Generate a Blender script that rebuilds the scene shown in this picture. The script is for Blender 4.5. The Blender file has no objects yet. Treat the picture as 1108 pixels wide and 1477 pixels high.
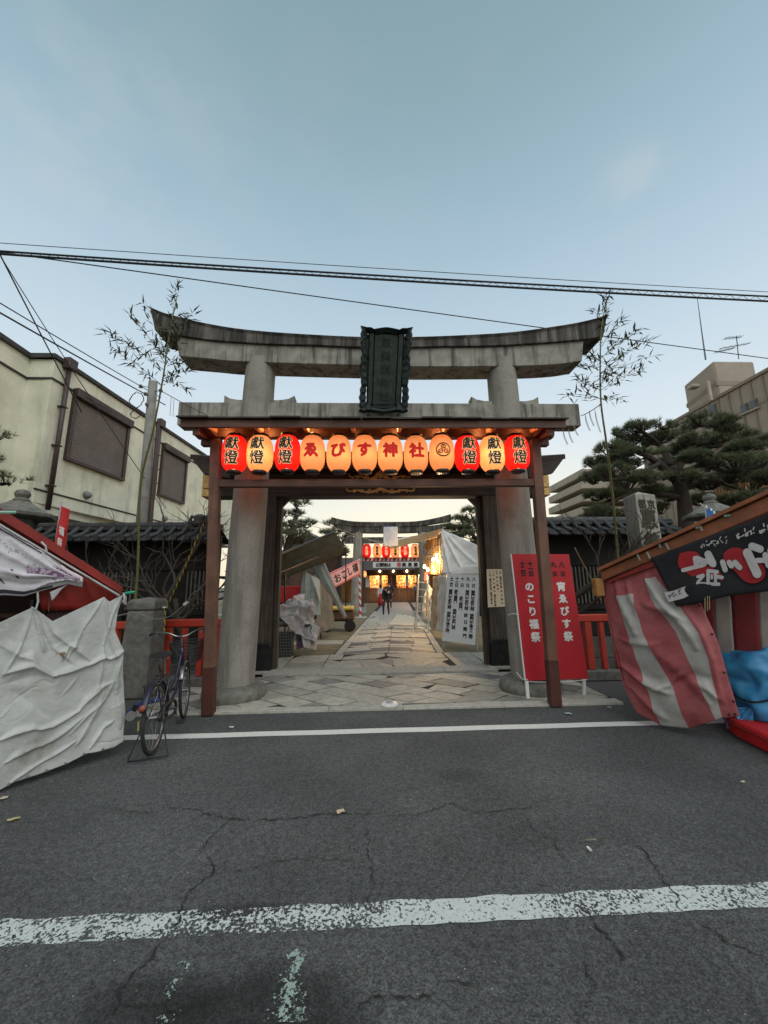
import bpy, bmesh, math, random
from mathutils import Vector, Matrix, noise
from math import sin, cos, pi, radians as R, sqrt, atan2

# ------------------------------------------------------------------ camera
FPX, CX, CY, CH = 555.0, 554.0, 738.5, 1.6
YAW, PITCH, ROLL = R(2.15), R(10.75), R(-0.75)
_f = Vector((sin(YAW)*cos(PITCH), cos(YAW)*cos(PITCH), sin(PITCH)))
_r = Vector((cos(YAW), -sin(YAW), 0)); _u = _r.cross(_f)
RT = _r*cos(ROLL)+_u*sin(ROLL); UP = _u*cos(ROLL)-_r*sin(ROLL); FW = _f
EYE = Vector((0, 0, CH))
sc = bpy.context.scene
C = sc.collection
cam = bpy.data.objects.new('camera', bpy.data.cameras.new('camera'))
C.objects.link(cam)
cam.matrix_world = Matrix(((RT.x, UP.x, -FW.x, 0), (RT.y, UP.y, -FW.y, 0), (RT.z, UP.z, -FW.z, CH), (0, 0, 0, 1)))
cam.data.sensor_fit = 'HORIZONTAL'; cam.data.sensor_width = 36
cam.data.lens = FPX/1108*36; cam.data.clip_start = .05; cam.data.clip_end = 2000
sc.camera = cam

# ------------------------------------------------------------------ sky and light (just after sunset)
SUN_EL, SUN_AZ = R(50), R(200)
world = bpy.data.worlds.new('World'); sc.world = world; world.use_nodes = True
nt = world.node_tree; nt.nodes.clear()
def _n(t, nt=None, **k):
    n = nt.nodes.new(t)
    for a, b in k.items(): setattr(n, a, b)
    return n
def lin(c):
    return tuple(((x/255)/12.92 if x/255 <= .04045 else ((x/255+.055)/1.055)**2.4) for x in c)
tc = _n('ShaderNodeTexCoord', nt); sep = _n('ShaderNodeSeparateXYZ', nt)
nt.links.new(tc.outputs['Generated'], sep.inputs[0])
ramp = _n('ShaderNodeValToRGB', nt); cr = ramp.color_ramp
stops = [(0.0, (250, 238, 208)), (.10, (250, 246, 222)), (.22, (240, 243, 234)), (.33, (222, 234, 242)), (.46, (205, 223, 235)), (.60, (184, 207, 223)),
         (.73, (162, 189, 205)), (.85, (143, 171, 182)), (1.0, (127, 154, 160))]
while len(cr.elements) < len(stops): cr.elements.new(.5)
for e, (p, c) in zip(cr.elements, stops): e.position = p; e.color = (*lin(c), 1)
nt.links.new(sep.outputs['Z'], ramp.inputs[0])
# faint thin cloud streaks
mp = _n('ShaderNodeMapping', nt); mp.inputs['Scale'].default_value = (1.4, 1.0, 3.2)
nz = _n('ShaderNodeTexNoise', nt); nz.inputs['Scale'].default_value = 2.1; nz.inputs['Detail'].default_value = 6; nz.inputs['Roughness'].default_value = .55
nt.links.new(tc.outputs['Generated'], mp.inputs[0]); nt.links.new(mp.outputs[0], nz.inputs['Vector'])
cr2 = _n('ShaderNodeMapRange', nt); cr2.inputs['From Min'].default_value = .52; cr2.inputs['From Max'].default_value = .80; cr2.inputs['To Max'].default_value = .13
nt.links.new(nz.outputs[0], cr2.inputs['Value'])
mx = _n('ShaderNodeMix', nt, data_type='RGBA'); mx.inputs[7].default_value = (*lin((196, 208, 212)), 1)
nt.links.new(cr2.outputs[0], mx.inputs[0]); nt.links.new(ramp.outputs[0], mx.inputs[6])
# one small pale wisp high on the right, and a fainter veil on the left
prev = mx.outputs[2]
for (px, py, rad, amt) in ((918, 268, .11, .34), (60, 190, .42, .22)):
    dv = (FW + RT*((px-CX)/FPX) - UP*((py-CY)/FPX)).normalized()
    mpw = _n('ShaderNodeMapping', nt); mpw.inputs['Scale'].default_value = (9, 9, 16); nt.links.new(tc.outputs['Generated'], mpw.inputs[0])
    nw = _n('ShaderNodeTexNoise', nt); nw.inputs['Scale'].default_value = 1; nw.inputs['Detail'].default_value = 5; nt.links.new(mpw.outputs[0], nw.inputs['Vector'])
    ds = _n('ShaderNodeVectorMath', nt, operation='DISTANCE'); ds.inputs[1].default_value = dv; nt.links.new(tc.outputs['Generated'], ds.inputs[0])
    fr = _n('ShaderNodeMapRange', nt, interpolation_type='SMOOTHSTEP'); fr.inputs['From Min'].default_value = rad; fr.inputs['From Max'].default_value = 0; fr.inputs['To Max'].default_value = amt; nt.links.new(ds.outputs['Value'], fr.inputs['Value'])
    nr = _n('ShaderNodeMapRange', nt); nr.inputs['From Min'].default_value = .40; nr.inputs['From Max'].default_value = .62; nt.links.new(nw.outputs[0], nr.inputs['Value'])
    ml = _n('ShaderNodeMath', nt, operation='MULTIPLY'); nt.links.new(fr.outputs[0], ml.inputs[0]); nt.links.new(nr.outputs[0], ml.inputs[1])
    mw = _n('ShaderNodeMix', nt, data_type='RGBA'); mw.inputs[7].default_value = (*lin((204, 214, 214)), 1); nt.links.new(ml.outputs[0], mw.inputs[0]); nt.links.new(prev, mw.inputs[6]); prev = mw.outputs[2]
sky = _n('ShaderNodeTexSky', nt, sky_type='NISHITA', sun_disc=False)
sky.sun_elevation = R(3); sky.sun_rotation = R(10)
bg1 = _n('ShaderNodeBackground', nt); bg1.inputs[1].default_value = .97
bg2 = _n('ShaderNodeBackground', nt); bg2.inputs[1].default_value = .012
ad = _n('ShaderNodeAddShader', nt); wo = _n('ShaderNodeOutputWorld', nt)
nt.links.new(prev, bg1.inputs[0]); nt.links.new(sky.outputs[0], bg2.inputs[0])
nt.links.new(bg1.outputs[0], ad.inputs[0]); nt.links.new(bg2.outputs[0], ad.inputs[1]); nt.links.new(ad.outputs[0], wo.inputs[0])
sun = bpy.data.objects.new('sun', bpy.data.lights.new('sun', 'SUN')); C.objects.link(sun)
sun.data.energy = 1.8; sun.data.angle = R(70); sun.data.color = (1, .985, .955)
sun.rotation_euler = (R(36), 0, R(28))       # no sun is up: broad lamp added behind the camera to lift the skylight
sc.view_settings.view_transform = 'Standard'; sc.view_settings.look = 'None'
sc.view_settings.exposure = 0.0; sc.view_settings.gamma = 1; sc.view_settings.use_curve_mapping = False
sc.render.engine = 'CYCLES'; sc.cycles.max_bounces = 6; sc.cycles.transparent_max_bounces = 8
sc.cycles.sample_clamp_indirect = 4

# ------------------------------------------------------------------ pixel -> place helpers
def ray(px, py): return FW + RT*((px-CX)/FPX) - UP*((py-CY)/FPX)
def W(px, py, Y):
    d = ray(px, py); return EYE + d*(Y/d.y)
def G(px, py, z=0.0):
    d = ray(px, py); return EYE + d*((z-CH)/d.z)
def PL(px, py, p0, n):
    d = ray(px, py); n = Vector(n); return EYE + d*((Vector(p0)-EYE).dot(n)/d.dot(n))
K = .072                                        # the approach path runs this much to the right per metre
def V(*a): return Vector(a)
def lerp(a, b, t): return a+(b-a)*t
def sstep(t): t = max(0, min(1, t)); return t*t*(3-2*t)

# ------------------------------------------------------------------ materials
MATS = {}
def mat(name, col, col2=None, rough=.7, scale=8, detail=6, metal=0, bump=0, bscale=60, coords='Object', rnd=0, streak=None,
        contrast=(.35, .65), emit=None, estr=0, spec=.4, dirt=None, translucent=0, sheen=0):
    """procedural surface: two tones mixed by noise, optional vertical streaks / dirt patches, fine bump, per-object tone shift"""
    if name in MATS: return MATS[name]
    m = bpy.data.materials.new(name); m.use_nodes = True; t = m.node_tree; N = t.nodes; L = t.links
    b = N['Principled BSDF']; b.inputs['Roughness'].default_value = rough; b.inputs['Metallic'].default_value = metal
    b.inputs['Specular IOR Level'].default_value = spec
    tcn = _n('ShaderNodeTexCoord', t); co = tcn.outputs[coords]
    col2 = col2 or tuple(c*.75 for c in col)
    nz = _n('ShaderNodeTexNoise', t); nz.inputs['Scale'].default_value = scale; nz.inputs['Detail'].default_value = detail; nz.inputs['Roughness'].default_value = .6
    L.new(co, nz.inputs['Vector'])
    mr = _n('ShaderNodeMapRange', t); mr.inputs['From Min'].default_value = contrast[0]; mr.inputs['From Max'].default_value = contrast[1]
    L.new(nz.outputs[0], mr.inputs['Value'])
    mx = _n('ShaderNodeMix', t, data_type='RGBA'); mx.inputs[6].default_value = (*col, 1); mx.inputs[7].default_value = (*col2, 1)
    L.new(mr.outputs[0], mx.inputs[0]); out = mx.outputs[2]
    for s in ([streak] if streak else []) + ([dirt] if dirt else []):
        # s = (colour, amount, (sx,sy,sz), lo, hi)
        mpn = _n('ShaderNodeMapping', t); mpn.inputs['Scale'].default_value = s[2]; L.new(co, mpn.inputs[0])
        n2 = _n('ShaderNodeTexNoise', t); n2.inputs['Scale'].default_value = 1; n2.inputs['Detail'].default_value = 5; n2.inputs['Roughness'].default_value = .65
        L.new(mpn.outputs[0], n2.inputs['Vector'])
        r2 = _n('ShaderNodeMapRange', t); r2.inputs['From Min'].default_value = s[3]; r2.inputs['From Max'].default_value = s[4]; r2.inputs['To Max'].default_value = s[1]
        L.new(n2.outputs[0], r2.inputs['Value'])
        m2 = _n('ShaderNodeMix', t, data_type='RGBA'); m2.inputs[7].default_value = (*s[0], 1)
        L.new(r2.outputs[0], m2.inputs[0]); L.new(out, m2.inputs[6]); out = m2.outputs[2]
    if rnd:
        oi = _n('ShaderNodeObjectInfo', t); r3 = _n('ShaderNodeMapRange', t)
        r3.inputs['To Min'].default_value = 1-rnd; r3.inputs['To Max'].default_value = 1+rnd
        L.new(oi.outputs['Random'], r3.inputs['Value'])
        hs = _n('ShaderNodeHueSaturation', t); L.new(r3.outputs[0], hs.inputs['Value']); L.new(out, hs.inputs['Color']); out = hs.outputs[0]
    L.new(out, b.inputs['Base Color'])
    if bump:
        n3 = _n('ShaderNodeTexNoise', t); n3.inputs['Scale'].default_value = bscale; n3.inputs['Detail'].default_value = 5; L.new(co, n3.inputs['Vector'])
        bp = _n('ShaderNodeBump', t); bp.inputs['Strength'].default_value = bump; bp.inputs['Distance'].default_value = .01
        L.new(n3.outputs[0], bp.inputs['Height']); L.new(bp.outputs[0], b.inputs['Normal'])
    if emit:
        b.inputs['Emission Color'].default_value = (*emit, 1); b.inputs['Emission Strength'].default_value = estr
    if translucent:
        tr = _n('ShaderNodeBsdfTranslucent', t); L.new(out, tr.inputs[0]); ms = _n('ShaderNodeMixShader', t); ms.inputs[0].default_value = translucent
        o = N['Material Output']; L.new(b.outputs[0], ms.inputs[1]); L.new(tr.outputs[0], ms.inputs[2]); L.new(ms.outputs[0], o.inputs[0])
    MATS[name] = m; return m

# ------------------------------------------------------------------ mesh builder
class MB:
    def __init__(s): s.v = []; s.f = []; s.mi = []
    def add(s, vs, fs, m=0):
        o = len(s.v); s.v += [tuple(p) for p in vs]; s.f += [tuple(o+i for i in f) for f in fs]; s.mi += [m]*len(fs); return s
    def box(s, c, d, m=0, M=None):
        x, y, z = (q/2 for q in d)
        vs = [Vector((a*x, b*y, e*z)) for e in (-1, 1) for b in (-1, 1) for a in (-1, 1)]
        if M is not None: vs = [M @ p for p in vs]
        c = Vector(c); vs = [p+c for p in vs]
        return s.add(vs, [(0, 2, 3, 1), (4, 5, 7, 6), (0, 1, 5, 4), (2, 6, 7, 3), (0, 4, 6, 2), (1, 3, 7, 5)], m)
    def bb(s, a, b, m=0):                         # box between two corners
        a = Vector(a); b = Vector(b); return s.box((a+b)/2, [abs(q) for q in (b-a)], m)
    def bar(s, a, b, w, h, m=0, up=(0, 0, 1)):    # rectangular bar from a to b, width w (sideways) height h (along up)
        a = Vector(a); b = Vector(b); d = (b-a); l = d.length; d = d/l
        upv = Vector(up)
        if abs(d.dot(upv)) > .98: upv = Vector((0, 1, 0))
        x = d.cross(upv).normalized(); z = x.cross(d)
        M = Matrix((x, d, z)).transposed()
        return s.box((a+b)/2, (w, l, h), m, M)
    def tube(s, pts, r, n=8, m=0, cap=True):
        pts = [Vector(p) for p in pts]; rs = r if isinstance(r, (list, tuple)) else [r]*len(pts)
        rings = []; prev = None
        for i, p in enumerate(pts):
            d = (pts[min(i+1, len(pts)-1)]-pts[max(i-1, 0)])
            d = d.normalized() if d.length > 1e-9 else Vector((0, 0, 1))
            if prev is None:
                a = Vector((0, 0, 1)) if abs(d.z) < .9 else Vector((1, 0, 0)); x = d.cross(a).normalized()
            else:
                x = prev - d*prev.dot(d); x = x.normalized() if x.length > 1e-6 else d.orthogonal().normalized()
            prev = x; y = d.cross(x)
            rings.append([p+(x*cos(2*pi*k/n)+y*sin(2*pi*k/n))*rs[i] for k in range(n)])
        vs = [q for ring in rings for q in ring]; fs = []
        for i in range(len(pts)-1):
            for k in range(n):
                fs.append((i*n+k, i*n+(k+1) % n, (i+1)*n+(k+1) % n, (i+1)*n+k))
        if cap: fs += [tuple(reversed(range(n))), tuple((len(pts)-1)*n+k for k in range(n))]
        return s.add(vs, fs, m)
    def lathe(s, c, prof, n=24, m=0, axis=None, cap=True):   # prof: (radius, height)
        c = Vector(c); vs = []; fs = []
        M = axis.to_matrix() if axis is not None else Matrix.Identity(3)
        for r, h in prof:
            vs += [M @ Vector((r*cos(2*pi*k/n), r*sin(2*pi*k/n), h))+c for k in range(n)]
        for i in range(len(prof)-1):
            for k in range(n): fs.append((i*n+k, i*n+(k+1) % n, (i+1)*n+(k+1) % n, (i+1)*n+k))
        if cap: fs += [tuple(reversed(range(n))), tuple((len(prof)-1)*n+k for k in range(n))]
        return s.add(vs, fs, m)
    def prism(s, poly, ext, m=0):                 # poly: 3D points, ext: vector
        n = len(poly); e = Vector(ext); poly = [Vector(p) for p in poly]
        vs = poly+[p+e for p in poly]
        return s.add(vs, [tuple(range(n)), tuple(reversed(range(n, 2*n)))]+[(i, i+n, (i+1) % n+n, (i+1) % n) for i in range(n)], m)
    def grid(s, nu, nv, fn, m=0, mfn=None):
        vs = [fn(i/nu, j/nv) for j in range(nv+1) for i in range(nu+1)]
        o = len(s.v); s.v += [tuple(p) for p in vs]
        for j in range(nv):
            for i in range(nu):
                a = o+j*(nu+1)+i; s.f.append((a, a+1, a+nu+2, a+nu+1)); s.mi.append(mfn((i+.5)/nu, (j+.5)/nv) if mfn else m)
        return s
    def quad(s, a, b, c, d, m=0): return s.add([a, b, c, d], [(0, 1, 2, 3)], m)
    def build(s, name, mats, parent=None, smooth=False, bevel=0, kind=None, thick=0, fix=True, label=None, auto=None):
        me = bpy.data.meshes.new(name)
        if parent is not None: off = wloc(parent)
        else:
            xs = [p[0] for p in s.v]; ys = [p[1] for p in s.v]; zs = [p[2] for p in s.v]
            off = Vector(((min(xs)+max(xs))/2, (min(ys)+max(ys))/2, min(zs)))
        me.from_pydata([(p[0]-off.x, p[1]-off.y, p[2]-off.z) for p in s.v], [], s.f)
        mats = mats if isinstance(mats, (list, tuple)) else [mats]
        for m_ in mats: me.materials.append(m_)
        if len(mats) > 1: me.polygons.foreach_set('material_index', s.mi)
        if fix:
            bm = bmesh.new(); bm.from_mesh(me); bmesh.ops.recalc_face_normals(bm, faces=bm.faces); bm.to_mesh(me); bm.free()
        if smooth: me.polygons.foreach_set('use_smooth', [True]*len(me.polygons))
        if smooth and auto: me.set_sharp_from_angle(angle=R(auto))
        o = bpy.data.objects.new(name, me); C.objects.link(o)
        if parent is not None: o.parent = parent
        else: o.location = off
        if thick:
            md = o.modifiers.new('s', 'SOLIDIFY'); md.thickness = thick; md.offset = 0
        if bevel:
            md = o.modifiers.new('b', 'BEVEL'); md.width = bevel; md.segments = 1; md.limit_method = 'ANGLE'; md.angle_limit = R(40)
        if kind: o['kind'] = kind
        if label: o['label'] = label
        return o
def wloc(o):
    l = Vector((0, 0, 0))
    while o is not None: l = l + o.location; o = o.parent
    return l
def thing(name, label, cat, loc=(0, 0, 0), group=None):
    o = bpy.data.objects.new(name, None); C.objects.link(o); o.location = loc; o.empty_display_size = .1
    o['label'] = label; o['category'] = cat
    if group: o['group'] = group
    return o
def tag(o, label, cat, group=None, kind=None):
    o['label'] = label; o['category'] = cat
    if group: o['group'] = group
    if kind: o['kind'] = kind
    return o
def children(o): return [c for c in C.objects if c.parent == o]
def dup(o, loc=None, rotz=None, label=None, parent=None, kids=None):
    if kids is None:
        kids = {}
        for c in C.objects:
            if c.parent is not None: kids.setdefault(c.parent.name, []).append(c)
    n = o.copy(); C.objects.link(n); n.parent = parent
    for c in kids.get(o.name, []): dup(c, parent=n, kids=kids)
    if loc is not None: n.location = loc
    if rotz is not None: n.rotation_euler.z = rotz
    if label: n['label'] = label
    return n

# ------------------------------------------------------------------ glyphs (Blender's own font), turned into mesh
_G = {}
def glyph(ch, bold=0):
    k = ch
    if k in _G: return _G[k]
    cu = bpy.data.curves.new('g', 'FONT'); cu.body = ch; cu.size = 1; cu.resolution_u = 3
    ob = bpy.data.objects.new('g', cu); C.objects.link(ob)
    dg = bpy.context.evaluated_depsgraph_get()
    me = bpy.data.meshes.new_from_object(ob.evaluated_get(dg))
    bm = bmesh.new(); bm.from_mesh(me); bmesh.ops.triangulate(bm, faces=bm.faces)
    if ord(ch) < 256:
        xs = [v.co.x for v in bm.verts] or [0]; cx = (min(xs)+max(xs))/2
    else: cx = .5
    vs = [(v.co.x-cx, v.co.y-.36) for v in bm.verts]; fs = [tuple(v.index for v in f.verts) for f in bm.faces]
    bm.free(); bpy.data.objects.remove(ob); bpy.data.curves.remove(cu); bpy.data.meshes.remove(me)
    _G[k] = (vs, fs); return _G[k]
def text(mb, items, fn, m=0, bold=.018, sub=0, skew=0):
    """items: (char, u, v, size[, rotation]) ; fn maps (u, v) to a point on the surface, a hair proud of it"""
    for it in items:
        ch, u, v, s = it[:4]; a = it[4] if len(it) > 4 else 0
        if ch == ' ': continue
        vs, fs = glyph(ch, bold)
        p = [(x+skew*y, y) for x, y in vs]
        p = [((x*cos(a)-y*sin(a))*s+u, (x*sin(a)+y*cos(a))*s+v) for x, y in p]
        if sub:
            p = list(p); fs = list(fs)
            changed = True; it_ = 0
            while changed and it_ < 3:
                changed = False; it_ += 1; nf = []; cache = {}
                def mid(i, j):
                    kk = (min(i, j), max(i, j))
                    if kk not in cache: cache[kk] = len(p); p.append(((p[i][0]+p[j][0])/2, (p[i][1]+p[j][1])/2))
                    return cache[kk]
                for (a_, b_, c_) in fs:
                    L2 = max((p[x_][0]-p[y_][0])**2+(p[x_][1]-p[y_][1])**2 for x_, y_ in ((a_, b_), (b_, c_), (c_, a_)))
                    if L2 > sub*sub:
                        ab, bc, ca = mid(a_, b_), mid(b_, c_), mid(c_, a_); changed = True
                        nf += [(a_, ab, ca), (ab, b_, bc), (ca, bc, c_), (ab, bc, ca)]
                    else: nf.append((a_, b_, c_))
                fs = nf
        # heavier strokes: the same outline laid down again, shifted by a pen's width, each a fraction of a millimetre prouder
        sh = [(0, 0)] if bold < .015 else [(bold*s*.8*cos(q), bold*s*.8*sin(q)) for q in [2*pi*k/(4 if bold < .035 else 6)+.4 for k in range(4 if bold < .035 else 6)]]
        for k, (dx, dy) in enumerate(sh):
            pts = []
            for x, y in p:
                q = Vector(fn(x+dx, y+dy)); q = q+(EYE-q).normalized()*.0003*k; pts.append(q)
            mb.add(pts, fs, m)
def column_text(s, u, v0, size, pitch=None):
    pitch = pitch or size*1.05
    return [(c, u, v0-i*pitch, size) for i, c in enumerate(s)]

def hermite(pts, n):                            # smooth polyline through points
    pts = [Vector(p) for p in pts]; out = []
    for i in range(len(pts)-1):
        p0 = pts[max(i-1, 0)]; p1 = pts[i]; p2 = pts[i+1]; p3 = pts[min(i+2, len(pts)-1)]
        for k in range(n):
            t = k/n; out.append(.5*((2*p1)+(p2-p0)*t+(2*p0-5*p1+4*p2-p3)*t*t+(3*p1-p0-3*p2+p3)*t**3))
    out.append(pts[-1]); return out
def sag(a, b, s, n=16):
    a = Vector(a); b = Vector(b); return [a.lerp(b, t/n)-Vector((0, 0, s*4*(t/n)*(1-t/n))) for t in range(n+1)]
def nz3(p, s=1): return noise.noise(Vector(p)*s)
rng = random.Random(7)
# ================================================================== materials used all over
STONE = mat('granite', (.35, .33, .285), (.25, .235, .20), rough=.85, scale=6, bump=.5, bscale=140, streak=((.055, .05, .043), .85, (8, 8, .5), .50, .64), dirt=((.10, .10, .08), .6, (1.5, 1.5, 1.5), .5, .75))
STONE_DARK = mat('granite_soot', (.20, .18, .155), (.075, .068, .06), rough=.9, scale=3.2, bump=.6, bscale=120, streak=((.028, .025, .022), .92, (9, 9, .5), .40, .58))
STONE_COL = mat('granite_column', (.33, .31, .27), (.24, .225, .195), rough=.88, scale=60, detail=5, bump=.5, bscale=160, contrast=(.38, .62), streak=((.12, .105, .085), .75, (6, 6, .55), .48, .70), dirt=((.17, .155, .13), .6, (2.2, 2.2, 2.2), .48, .68))
STONE_BASE = mat('granite_base', (.20, .19, .165), (.12, .115, .10), rough=.9, scale=12, bump=.6, bscale=110, dirt=((.06, .06, .05), .7, (3, 3, 6), .5, .7))
PAVE = mat('paving_stone', (.42, .395, .33), (.30, .28, .235), rough=.6, scale=9, bump=.4, bscale=120, rnd=.17, dirt=((.16, .15, .13), .6, (3, 3, 3), .5, .72))
PAVE_D = mat('paving_stone_grey', (.24, .235, .21), (.165, .16, .14), rough=.6, scale=9, bump=.35, bscale=120, rnd=.22)
WET = mat('polished_stone', (.17, .165, .16), (.12, .115, .11), rough=.42, scale=6, bump=.05, bscale=60)
DARKB = mat('paving_stone_dark', (.115, .112, .105), (.075, .073, .068), rough=.5, scale=9, bump=.35, bscale=120, rnd=.2)
KERB = mat('kerb_stone', (.40, .385, .33), (.30, .285, .25), rough=.8, scale=14, bump=.4, bscale=160, rnd=.1)
SAND = mat('packed_sand', (.20, .165, .10), (.14, .115, .075), rough=.95, scale=3, bump=.6, bscale=200, dirt=((.09, .085, .05), .7, (1.2, 1.2, 1), .45, .7))
JOINT = mat('joint_earth', (.035, .031, .025), (.022, .02, .016), rough=1, scale=20, bump=.3)
BLACKISH = mat('crack_black', (.012, .012, .012), (.028, .028, .027), rough=1, scale=14, contrast=(.4, .6))

def asphalt():
    m = mat('asphalt', (.088, .091, .090), (.066, .068, .067), rough=.92, scale=24, detail=4, bump=.8, bscale=120, contrast=(.41, .59))
    t = m.node_tree; L = t.links; b = t.nodes['Principled BSDF']; src = b.inputs['Base Color'].links[0].from_socket
    tcn = _n('ShaderNodeTexCoord', t)
    vo = _n('ShaderNodeTexVoronoi', t); vo.inputs['Scale'].default_value = 70; L.new(tcn.outputs['Object'], vo.inputs['Vector'])
    r = _n('ShaderNodeMapRange', t); r.inputs['From Min'].default_value = .12; r.inputs['From Max'].default_value = .02; L.new(vo.outputs['Distance'], r.inputs['Value'])
    vs = _n('ShaderNodeSeparateColor', t); L.new(vo.outputs['Color'], vs.inputs[0])
    g = _n('ShaderNodeMath', t, operation='GREATER_THAN'); g.inputs[1].default_value = .86; L.new(vs.outputs[0], g.inputs[0])
    mu = _n('ShaderNodeMath', t, operation='MULTIPLY'); L.new(r.outputs[0], mu.inputs[0]); L.new(g.outputs[0], mu.inputs[1])
    mm = _n('ShaderNodeMix', t, data_type='RGBA'); mm.inputs[7].default_value = (.42, .41, .37, 1); L.new(mu.outputs[0], mm.inputs[0]); L.new(src, mm.inputs[6])
    out = mm.outputs[2]
    # aggregate: every stone chip its own tone
    vg = _n('ShaderNodeTexVoronoi', t); vg.inputs['Scale'].default_value = 130; L.new(tcn.outputs['Object'], vg.inputs['Vector'])
    sg = _n('ShaderNodeSeparateColor', t); L.new(vg.outputs['Color'], sg.inputs[0])
    rg = _n('ShaderNodeMapRange', t); rg.inputs['To Min'].default_value = .48; rg.inputs['To Max'].default_value = 1.52; L.new(sg.outputs[0], rg.inputs['Value'])
    hg = _n('ShaderNodeHueSaturation', t); L.new(rg.outputs[0], hg.inputs['Value']); L.new(out, hg.inputs['Color']); out = hg.outputs[0]
    # sparse tiny pale specks
    vo2 = _n('ShaderNodeTexVoronoi', t); vo2.inputs['Scale'].default_value = 14; L.new(tcn.outputs['Object'], vo2.inputs['Vector'])
    r2 = _n('ShaderNodeMath', t, operation='LESS_THAN'); r2.inputs[1].default_value = .045; L.new(vo2.outputs['Distance'], r2.inputs[0])
    m3 = _n('ShaderNodeMix', t, data_type='RGBA'); m3.inputs[7].default_value = (.45, .42, .34, 1); L.new(r2.outputs[0], m3.inputs[0]); L.new(out, m3.inputs[6]); out = m3.outputs[2]
    # broad worn patches
    n4 = _n('ShaderNodeTexNoise', t); n4.inputs['Scale'].default_value = .9; n4.inputs['Detail'].default_value = 5; L.new(tcn.outputs['Object'], n4.inputs['Vector'])
    r4 = _n('ShaderNodeMapRange', t); r4.inputs['From Min'].default_value = .35; r4.inputs['From Max'].default_value = .68; r4.inputs['To Min'].default_value = .72; r4.inputs['To Max'].default_value = 1.15
    L.new(n4.outputs[0], r4.inputs['Value'])
    # oily stains where they lie in the photo (object coordinates of the road sheet)
    prev = r4.outputs[0]
    for (sx, sy, rx, ry, amt) in STAINS:
        mpn = _n('ShaderNodeMapping', t, vector_type='POINT'); mpn.inputs['Scale'].default_value = (1/rx, 1/ry, 0)
        mpn.inputs['Location'].default_value = (-sx/rx, -sy/ry, 0)
        nn = _n('ShaderNodeTexNoise', t); nn.inputs['Scale'].default_value = 4; L.new(tcn.outputs['Object'], nn.inputs['Vector'])
        av = _n('ShaderNodeVectorMath', t, operation='MULTIPLY_ADD'); av.inputs[1].default_value = (.5, .5, .5)
        L.new(nn.outputs['Color'], av.inputs[0]); L.new(mpn.outputs[0], av.inputs[2]); L.new(tcn.outputs['Object'], mpn.inputs[0])
        ln = _n('ShaderNodeVectorMath', t, operation='LENGTH'); L.new(av.outputs[0], ln.inputs[0])
        rr = _n('ShaderNodeMapRange', t, interpolation_type='SMOOTHSTEP'); rr.inputs['From Min'].default_value = .6; rr.inputs['From Max'].default_value = 1.15; rr.inputs['To Min'].default_value = amt; rr.inputs['To Max'].default_value = 1
        L.new(ln.outputs['Value'], rr.inputs['Value'])
        q = _n('ShaderNodeMath', t, operation='MULTIPLY'); L.new(prev, q.inputs[0]); L.new(rr.outputs[0], q.inputs[1]); prev = q.outputs[0]
    hs = _n('ShaderNodeHueSaturation', t); L.new(prev, hs.inputs['Value']); L.new(out, hs.inputs['Color'])
    L.new(hs.outputs[0], b.inputs['Base Color'])
    return m
def P2(px, py): g = G(px, py); return g.x, g.y
STAINS = []
for (px, py, rx, ry, a) in ((430, 1450, .46, .26, .36), (370, 1312, .36, .07, .55), (250, 1430, .32, .14, .50), (680, 1115, .25, .14, .80), (840, 1195, .5, .2, .85)):
    x, y = P2(px, py); STAINS.append((x, y, rx, ry, a))

# the road: one big sheet (object origin at its bounding-box centre => fix coordinates explicitly)
def sheet(name, x0, y0, x1, y1, z, m, n=1, kind='structure'):
    mb = MB(); mb.grid(n, n, lambda u, v: (lerp(x0, x1, u), lerp(y0, y1, v), z)); return mb.build(name, m, kind=kind)
ASPH = asphalt()
def road():
    me = bpy.data.meshes.new('road'); me.from_pydata([(-70, -60, 0), (70, -60, 0), (70, 5.42, 0), (-70, 5.42, 0)], [], [(0, 1, 2, 3)])
    me.materials.append(ASPH); o = bpy.data.objects.new('road', me); C.objects.link(o); o['kind'] = 'structure'   # origin at the world's: stains keep their place
road()
sheet('ground', -600, -600, 600, 900, -.03, mat('far_ground', (.12, .11, .09), rough=1, scale=.5))
# side pavement beyond the road, both sides
sheet('pavement', -40, 5.43, 40, 9.4, -.006, mat('side_asphalt', (.10, .10, .095), (.075, .075, .072), rough=.9, scale=60, bump=.8, bscale=180))
sheet('precinct_ground', -30, 9.4, 34, 60, -.004, SAND)

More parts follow.
